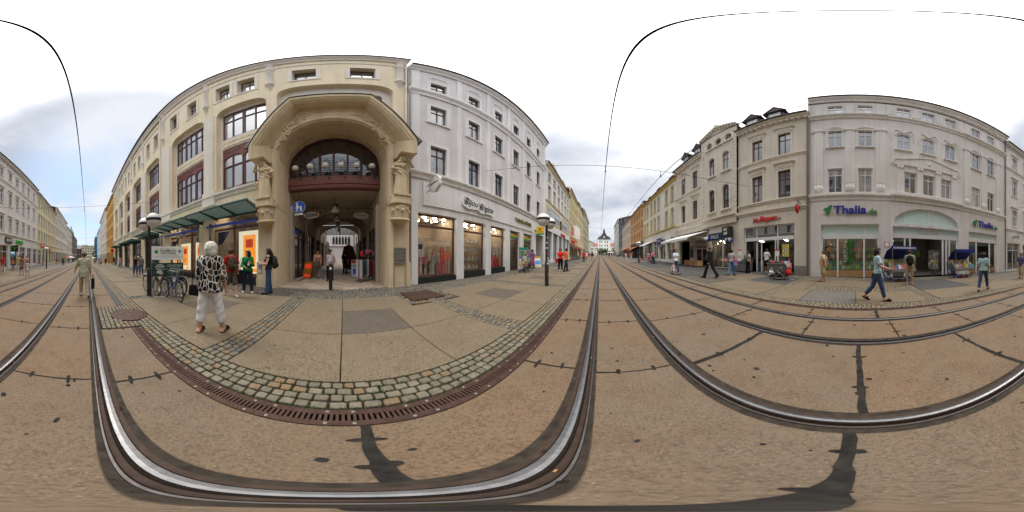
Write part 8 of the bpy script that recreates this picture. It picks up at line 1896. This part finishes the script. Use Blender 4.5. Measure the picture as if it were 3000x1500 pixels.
# -- bookshop side
STR = cloth('stripe', (.62, .64, .62), (.08, .34, .40), 1.3)
t, F = person(-.66, -4.97, 268, 'woman in a turquoise striped shirt and cropped jeans striding past the bookshop', dict(h=1.68, f=1, top=STR, hem=.03, bottom=JEANS, length=1.75, shoes=BLK, sandal=1, hair='dark', hlen=.05, vol=.022, legr=(17, 4), legl=(-17, 24), footl=34, armr=(20, 8, 55, -6), arml=(12, 10, 62, -6))); handbag(t, (.26, .04, .9), 'small black bag at the hip of the striped-shirt woman by the bookshop', BLK, .2, .22, .08, .5, R(90))
person(-4.87, -4.89, 236, 'woman in a turquoise striped T-shirt walking off to the right of the book carts', dict(h=1.66, f=1, top=STR, hem=.03, bottom=JEANS, length=1.75, shoes=BLK, sandal=1, hair='dark', hlen=.05, legr=(22, 4), legl=(-22, 10), footl=24, armr=(6, 14, 60, -10), arml=(-10, 16, 70, 5)))
t, F = person(9.55, -4.81, -100, 'short-haired woman in a pale blue checked blouse carrying a pink and zebra bag', dict(h=1.66, f=1, top=cloth('plaid', (.42, .55, .62), (.62, .66, .68), 1.2), hem=.04, bottom=JEANS, length=1.75, shoes=brs, hair='dark', turn=20, legl=(12, 4), legr=(-10, 14), footr=18, arml=(10, 10, 80, -5))); handbag(t, (-.26, 0, .72), 'pink and zebra-striped shopping bag of the woman in pale blue', cloth('floral', (.55, .15, .2), (.6, .6, .6), .6), .3, .42, .12, .14, R(90))
person(7.24, -5.8, 74, 'red-haired man in a black suit striding past the household shop', dict(h=1.86, top=BLK, sleeve=1.9, hem=.2, infl=.026, bottom=BLK, wide=.02, shoes=BLK, hair='red', legl=(20, 4), legr=(-22, 14), footr=26, armr=(14, 8, 12, 2), arml=(-12, 8, 12, 2)))
t, F = person(7.28, -7.64, 158, 'woman in a grey T-shirt and blue jeans with a red shoulder bag, seen from behind', dict(h=1.7, f=1, fat=1.1, top=pl(.36, .35, .36), bottom=pl(.10, .17, .3), shoes=BLK, hair='dark', legr=(10, 4), legl=(-14, 12), skin=SKIN2)); handbag(t, (-.3, .1, 1.05), 'red and blue shoulder bag of the woman in the grey T-shirt', cloth('floral', (.5, .03, .03), (.1, .22, .5), .5), .3, .36, .14, .35, R(60))
t, F = person(7.06, -9.07, 186, 'brown-haired woman in black trousers with a grey rucksack before the sales bin', dict(h=1.66, f=1, top=pl(.5, .48, .45), bottom=BLK, wide=.03, shoes=wsh, hair='brown', hlen=.12)); backpack(t, F, 'grey rucksack worn by the woman at the sales bin', pl(.14, .14, .12))
person(6.35, -10.45, 196, 'man in a white T-shirt and black shorts in the stationery shop doorway', dict(h=1.82, top=WHT, hem=.08, infl=.024, sleeve=.7, bottom=BLK, length=1.0, binf=.02, shoes=wsh, hair='dark', skin=SKIN2, armr=(20, 12, 30, 0)), z=.14)
person(4.8, -8.25, -80, 'fair-haired girl crouching beside the pushchair', dict(h=1.0, f=1, top=WHT, bottom=DKJ, shoes=wsh, hair='blond', hlen=.06, legl=(95, 130), legr=(85, 125), lean=22, sit=.3, armr=(40, 8, 40, 0), arml=(40, 8, 50, 0)))
t, F = person(4.1, -8.1, 60, 'toddler sitting in the pushchair by the stationery shop', dict(h=.85, top=pl(.02, .05, .05), bottom=DKJ, hair='blond', sit=.52, lean=-20, legl=(80, 60), legr=(80, 60)), z=gz(4.1) + .06)
def pram(x, y, rz, label, m, bags):
    t = thing('pushchair', label, 'pushchair', G(x, y), rz)
    for s_ in (-.24, .24):
        MB().tube([(.35, s_, .1), (-.25, s_, .55), (-.5, s_, .98)], .014, 6).tube([(-.38, s_, .1), (.1, s_, .5)], .012, 6).build('side_frame', M_chrome, t)
        for xx in (-.38, .37): w_ = MB().torus((xx, s_, .1), .085, .02, 'y', 14, 6).build('wheel', M_rubber, t); MB().tube([(xx, s_ - .02, .1), (xx, s_ + .02, .1)], .05, 8).build('hub', M_chrome, w_)
    MB().prism([(.22, .34), (.2, .4), (-.14, .4), (-.36, .85), (-.42, .83), (-.2, .32)], -.22, .22, 'y').build('seat', m, t); MB().tube([(-.5, -.24, .98), (-.5, .24, .98)], .018, 6).build('handle', M_rubber, t); MB().box(-.3, .2, -.2, .2, .16, .26).build('basket', BLK, t)
    for k, (m_, p, r_) in enumerate(bags): MB().ball(p, r_, 10, 8).build('hung_bag', m_, t, smooth='all')
pram(4.12, -8.1, R(28), 'small pushchair with pink and red bags before the stationery shop', pl(.02, .03, .04), [(pl(.6, .18, .28), (-.6, -.2, .72), (.13, .1, .2)), (pl(.5, .03, .02), (-.5, .1, .42), (.2, .2, .18)), (pl(.62, .6, .56), (-.45, -.1, .78), (.1, .08, .18)), (pl(.6, .3, .03), (-.45, -.2, .55), (.1, .08, .07))])
person(1.7, -8.46, 96, 'stout man in a beige polo shirt and khaki shorts with hands behind his back', dict(h=1.68, fat=1.28, top=pl(.50, .36, .21), hem=.1, infl=.02, bottom=KHAKI, length=.98, binf=.018, shoes=brs, sandal=1, hair='grey', armr=(-28, 12, 25, -12), arml=(-24, 12, 25, -14), skin=SKIN2))
t, F = person(-2.66, -7.74, 196, 'man in khaki shirt and shorts with black rucksack bending over the left book cart', dict(h=1.76, top=pl(.34, .32, .24), bottom=KHAKI, length=1.02, binf=.018, shoes=brs, sandal=1, hair='brown', lean=8, turn=-35, hem=.05, armr=(10, 12, 20, 4), arml=(24, 12, 40, -4))); backpack(t, F, 'black rucksack of the man at the book cart', BLK, 1.1)
person(-9.48, -5.9, 75, 'man in a blue polo shirt and beige shorts walking past the phone shop', dict(h=1.78, fat=1.15, top=pl(.07, .08, .17), hem=.08, bottom=BEIGE, length=1.0, binf=.018, shoes=brs, hair='dark', skin=SKIN2, legl=(14, 4), legr=(-10, 8), armr=(8, 12, 20, 2)))
person(-13.07, -7.57, 70, 'man in a red polo shirt and beige trousers before the phone shop', dict(h=1.75, fat=1.1, top=pl(.5, .03, .02), hem=.1, bottom=BEIGE, shoes=wsh, hair='grey', skin=SKIN2, legr=(12, 4), legl=(-10, 8)))
bike(-16.9, -8.35, R(195), PB['red'], 'red child bicycle ridden by the boy in orange', .03, kid=.82); person(-16.9, -8.35, -105, 'boy in an orange shirt riding a small bicycle', dict(h=1.3, top=pl(.6, .16, .03), bottom=DKJ, length=1.0, hair='dark', sit=1.02, lean=24, legl=(62, 70), legr=(40, 60), armr=(50, 12, 12, 2), arml=(50, 12, 12, 2)))
person(-17.7, -8.0, 85, 'man in a yellow shirt and white trousers outside the phone shop', dict(h=1.8, top=pl(.6, .48, .16), hem=.12, bottom=pl(.6, .55, .42), shoes=wsh, hair='grey')); person(-12.87, -5.52, -110, 'woman in a brown floral dress with bare legs, seen from behind', dict(h=1.66, f=1, top=cloth('floral', (.07, .045, .03), (.28, .2, .12), .8), sleeve=0, bottom=cloth('floral', (.07, .045, .03), (.28, .2, .12), .8), skirt=.42, flare=.25, shoes=BLK, hair='brown', hlen=.02, legl=(8, 4), legr=(-8, 4)))
person(-16.6, -6.5, 80, 'woman in a pink blouse standing by the woman in the floral dress', dict(h=1.74, f=1, fat=1.1, top=pl(.6, .28, .28), hem=.1, bottom=pl(.25, .25, .3), shoes=wsh, hair='brown', hlen=.08)); person(-12.48, -4.83, -95, 'girl in a white dress with a dark belt walking beside the floral dress', dict(h=1.24, f=1, top=pl(.62, .55, .52), sleeve=.3, bottom=WHT, skirt=.3, flare=.5, shoes=brs, hair='red', hlen=.08, legr=(12, 4), legl=(-10, 6)))
# -- arcade side, towards the dome
t, F = person(12.44, 3.06, -130, 'curly-haired woman in a red top and black trousers with her hand at her mouth', dict(h=1.76, f=1, fat=1.08, top=pl(.62, .02, .02), bottom=BLK, shoes=wsh, hair='red', vol=.035, armr=(20, 20, 40, 10), arml=(40, 10, 120, -30), skin=SKIN2)); handbag(t, (-.3, .05, .95), 'red handbag on the elbow of the woman in red', pl(.45, .02, .02), .26, .3, .12, .3)
person(12.16, 2.53, 150, 'man in an orange T-shirt and dark jeans standing with the woman in red', dict(h=1.78, top=pl(.78, .15, .02), hem=.1, infl=.022, sleeve=.75, bottom=DKJ, shoes=BLK, hair='dark', legl=(10, 4), legr=(-14, 4), turn=40, skin=SKIN2))
t, F = person(12.21, 5.34, 20, 'woman in a purple and red patterned dress at the postcard racks', dict(h=1.7, f=1, fat=1.15, top=cloth('floral', (.35, .03, .1), (.12, .14, .42), 1), sleeve=.6, bottom=cloth('floral', (.35, .03, .1), (.25, .06, .2), 1), skirt=.55, flare=.2, shoes=wsh, hair='maroon', vol=.02)); handbag(t, (-.32, -.12, .62), 'large teal carrier bag of the woman at the postcard racks', pl(.0, .22, .24), .5, .38, .14, .22, R(40))
t, F = person(21.0, -7.04, -95, 'woman in a pink top pushing a black pushchair', dict(h=1.72, f=1, top=pl(.68, .08, .22), sleeve=0, bottom=BLK, hair='red', hlen=.04, armr=(30, 8, 40, 0), arml=(30, 8, 40, 0), legl=(10, 4), legr=(-10, 8))); pram(20.3, -7.0, R(180), 'black pushchair pushed by the woman in pink', BLK, [])
person(22.53, -6.94, -80, 'woman in bright red trousers beside the pushchair', dict(h=1.64, f=1, top=pl(.3, .3, .26), bottom=pl(.55, .02, .03), hair='brown', hlen=.05, legr=(14, 4), legl=(-10, 8))); person(22.9, -5.75, -90, 'toddler in a pink jacket by the street lamp', dict(h=.9, top=pl(.5, .2, .25), bottom=pl(.5, .05, .06), hair='blond'))
# -- further off: each with its own clothes
FAR = [(-24.4, 4.9, 100, 1.74, (.6, .3, .32), (.2, .28, .4), 'woman in a pink jacket and pale jeans by the arcade shop windows'), (-36.4, 5.9, -90, 1.84, (.03, .03, .04), (.14, .13, .11), 'man in a black jacket walking away by the orange house'), (-32.6, 7.35, 170, 1.8, (.4, .33, .2), (.12, .1, .07), 'man in beige standing in a shop doorway under the canopy'), (-33.7, 3.7, -90, 1.66, (.14, .02, .02), (.05, .04, .03), 'person in dark red with a dark skirt far along the arcade pavement'), (-40.4, 1.64, 90, 1.6, (.42, .36, .26), (.3, .25, .18), 'person in beige on the pavement edge at the low end'), (-31.4, 2.0, -90, 1.3, (.66, .62, .66), (.45, .4, .34), 'child in a white shirt in the group at the low end'), (-30.3, 2.45, -90, 1.66, (.5, .42, .3), (.08, .06, .04), 'woman in a cream top and brown skirt in the group at the low end'), (-45, 3.2, 90, 1.7, (.5, .12, .1), (.05, .05, .06), 'person in red behind the group at the low end'), (-52, 2.6, -90, 1.7, (.1, .14, .2), (.05, .05, .06), 'person in dark blue far off before the cream house'), (-58, 4.4, 90, 1.7, (.5, .5, .48), (.06, .08, .14), 'person in pale grey far off before the cream house'),
       (-39.3, -7.6, 90, 1.64, (.5, .03, .04), (.6, .5, .1), 'person in a red jacket and yellow trousers outside the pharmacy'), (-36.3, -5.6, -95, 1.76, (.02, .022, .04), (.02, .022, .04), 'person in a dark navy suit walking away on the left pavement'), (-44, -6.4, 90, 1.7, (.4, .5, .1), (.1, .2, .1), 'person in lime green further off on the left pavement'), (-48, -7.2, -90, 1.7, (.6, .25, .3), (.03, .12, .06), 'person in pink with a green bag on the left pavement'), (-53, -6.2, 90, 1.72, (.05, .05, .06), (.04, .05, .08), 'person in black on the left pavement beyond the one in pink'), (-60, -7, 90, 1.7, (.6, .6, .55), (.2, .2, .2), 'person in white far off on the left pavement'), (-67, -6, -90, 1.7, (.3, .1, .08), (.05, .05, .05), 'person in brown far off on the left pavement'), (-75, -6.8, 90, 1.7, (.1, .1, .14), (.05, .05, .05), 'tiny dark figure at the far left pavement'), (-32.5, -9.2, 100, 1.3, (.6, .3, .3), (.4, .05, .05), 'child in pink sitting out by the pharmacy entrance'),
       (33.7, 4.5, 200, 1.66, (.55, .5, .4), (.1, .1, .09), 'man in a cream shirt and dark trousers before the twin-gable house'), (24.0, 2.35, 85, 1.7, (.5, .02, .03), (.04, .06, .08), 'man in a red waistcoat walking away towards the dome'), (31.4, 2.5, -90, 1.62, (.62, .58, .5), (.68, .06, .12), 'woman in a white top and coral skirt coming towards the camera'), (31.4, 1.4, -90, 1.62, (.02, .02, .02), (.4, .33, .25), 'person in a black T-shirt and shorts by the near rail'), (44, 3.4, 90, 1.7, (.2, .2, .3), (.05, .05, .07), 'person in grey-blue before the red awnings'), (52, 2.6, 90, 1.7, (.5, .45, .4), (.08, .08, .1), 'person in beige beyond the red awnings'), (60, 4, -90, 1.7, (.4, .05, .05), (.05, .05, .05), 'person in red far off on the arcade side towards the dome'),
       (55.9, -3.3, 90, 1.66, (.12, .03, .06), (.02, .02, .03), 'person in dark purple at the far rail towards the dome'), (48.3, -3.5, 90, 1.66, (.03, .03, .03), (.4, .36, .26), 'man in black with beige trousers at the far rail'), (52.4, -5.8, -90, 1.66, (.3, .36, .5), (.04, .04, .06), 'person in a light blue shirt towards the dome'), (33.7, -5.45, 95, 1.5, (.55, .42, .5), (.55, .5, .46), 'woman in lilac and white by the far track'), (36.4, -7.1, 85, 1.55, (.68, .14, .05), (.55, .55, .52), 'man in an orange T-shirt and white trousers by the dark shopfront'), (40, -8.2, -90, 1.7, (.05, .04, .06), (.03, .03, .04), 'person in black outside the dark shopfront'), (43, -6.6, 90, 1.7, (.28, .04, .08), (.05, .05, .05), 'person in maroon outside the peach house'), (46, -7.6, -90, 1.7, (.12, .13, .2), (.03, .03, .05), 'person in navy outside the peach house'), (58, -6.5, 90, 1.7, (.5, .5, .5), (.05, .05, .08), 'person in pale grey outside the pale house'), (63, -7.6, -90, 1.7, (.4, .08, .1), (.04, .04, .05), 'person in red outside the pale house'), (70, -6, 90, 1.7, (.08, .08, .1), (.04, .04, .05), 'dark figure far off by the blue-grey house'), (25.2, -8.3, 190, 1.62, (.5, .12, .06), (.3, .3, .32), 'shopper in orange at the clothes rails of the ochre-trim house')]
for i, (x, y, th_, h, c1, c2, lab) in enumerate(FAR):
    sw = 10 + (i * 7) % 8
    person(x, y, th_, lab, dict(h=h, f=i % 2, fat=1 + (i % 3) * .08, top=pl(*c1), sleeve=(.6, 1.6, .6)[i % 3], hem=.08, bottom=pl(*c2), shoes=BLK, hair=('brown', 'dark', 'grey', 'blond')[i % 4], hlen=.08 * (i % 2), legl=(sw, 4), legr=(-sw, 10), **(dict(skirt=.4, flare=.4) if 'skirt' in lab else {})))
for i in range(34):                                        # the crowd where the street narrows with distance, still one by one
    lo_ = i % 2; x = -(80 + i * 3.1) if lo_ else 74 + i * 2.6; y = ((i * 37) % 100) / 100 * 8 - (8.5 if (i // 2) % 2 else -1.2) * (1 if not lo_ else 1); y = max(-9.5, min(6.2, y))
    c1 = [(.5, .06, .06), (.05, .05, .06), (.6, .58, .5), (.1, .15, .3), (.5, .4, .25), (.25, .1, .12), (.3, .35, .3)][i % 7]
    person(x, y, 90 if i % 3 else -90, 'tiny distant walker in %s at the far %s end of the street' % (('red', 'black', 'cream', 'blue', 'tan', 'maroon', 'sage green')[i % 7], 'low' if lo_ else 'domed'), dict(h=1.7, top=pl(*c1), bottom=(DKJ, BLK, BEIGE)[i % 3], hair='brown', legl=(12, 4), legr=(-12, 8)), h_=.06, group='distant walkers at the %s end' % ('low' if lo_ else 'domed'))
# ------------------------------------------------------------------ caryatids of the portal
for s_ in (-1, 1):
    x = UC + s_ * 2.86; t = thing('caryatid', ('sandstone caryatid with bowed head under the left end of the portal hood', 'sandstone caryatid looking to the right under the right end of the portal hood')[s_ > 0], 'statue', (x, 6.42, 4.0)); k = 2.12 / 1.75; t.scale = (k, k, k)
    out, inn = ('l', 'r') if s_ > 0 else ('r', 'l')
    F = figure({'h': 1.75, 'f': 1, 'fat': 1.12, 'turn': 40 * s_, 'arm' + out: (40, 62, 100, -40), 'arm' + inn: (-6, 34, 62, -38), 'legl': (4, 6), 'legr': (2, 2), 'lean': 6, 'hoff': (s_ * .05, -.05, -.02)})
    limb = []
    for n_ in 'lr':
        hip, kn, an, toe, heel = F['legs'][n_]; limb += [(hip, kn, .1, .075), (kn, an, .075, .05), (heel, toe, .04, .03)]
        sh, el, wr, hn, fd, sx = F['arms'][n_]; limb += [(sh, el, .056, .045), (el, wr, .046, .03), (wr, hn, .034, .03)]
    allp = F['tors'] + F['neck'] + F['head'] + limb; lo, hi = bounds(allp, .14); lo[2] = -.02
    pel = F['pel']; sk = [(pel + (0, 0, .12), (0, .03, .1), .16, .24, 1.15)]; hr = [(F['H'](0, .02, .04), F['H'](0, 0, .04), .1, .1), (F['H'](0, .09, -.02), F['H'](-s_ * .1, .12, -.16), .06, .05)]
    def fcar(P_):
        body = np.minimum(blend(P_, F['tors'] + F['neck'] + limb, .035), blend(P_, F['neck'] + F['head'], .014)); a_ = np.arctan2(P_[..., 1], P_[..., 0])
        skirt = np.maximum(blend(P_, sk, .05) + .014 * np.sin(a_ * 17 + P_[..., 2] * 4) + .008 * np.sin(a_ * 31), P_[..., 2] - (pel[2] + .12))
        drape = np.abs(blend(P_, F['tors'], .03, .012)) - .012 + .02 * np.sin(P_[..., 2] * 40 + P_[..., 0] * 25) * (P_[..., 2] < F['che'][2] - .06); hair = blend(P_, hr, .03, .012) + .008 * np.sin(P_[..., 0] * 90 + P_[..., 2] * 70); fl_ = (P_ - F['hd']); yy = -F['st'] * fl_[..., 0] + F['ct'] * fl_[..., 1]
        hair = np.maximum(hair, np.minimum(.05 - fl_[..., 2], -yy)); return np.minimum(np.minimum(smin(body, skirt, .04), np.maximum(drape, P_[..., 2] - F['che'][2] + .02)), hair)
    link('figure', vmesh('figure', [snet(fcar, lo, hi, .017)], M_sand), t); MB().box(-.3, .3, -.26, .22, -.02, .06).build('footing', M_sand, t)
    MB().prism([(-.26 - .02, 1.0), (.26, 1.0), (.24, 1.5), (-.24, 1.5)], .1, .3, 'y').build('back_block', M_sand, t)
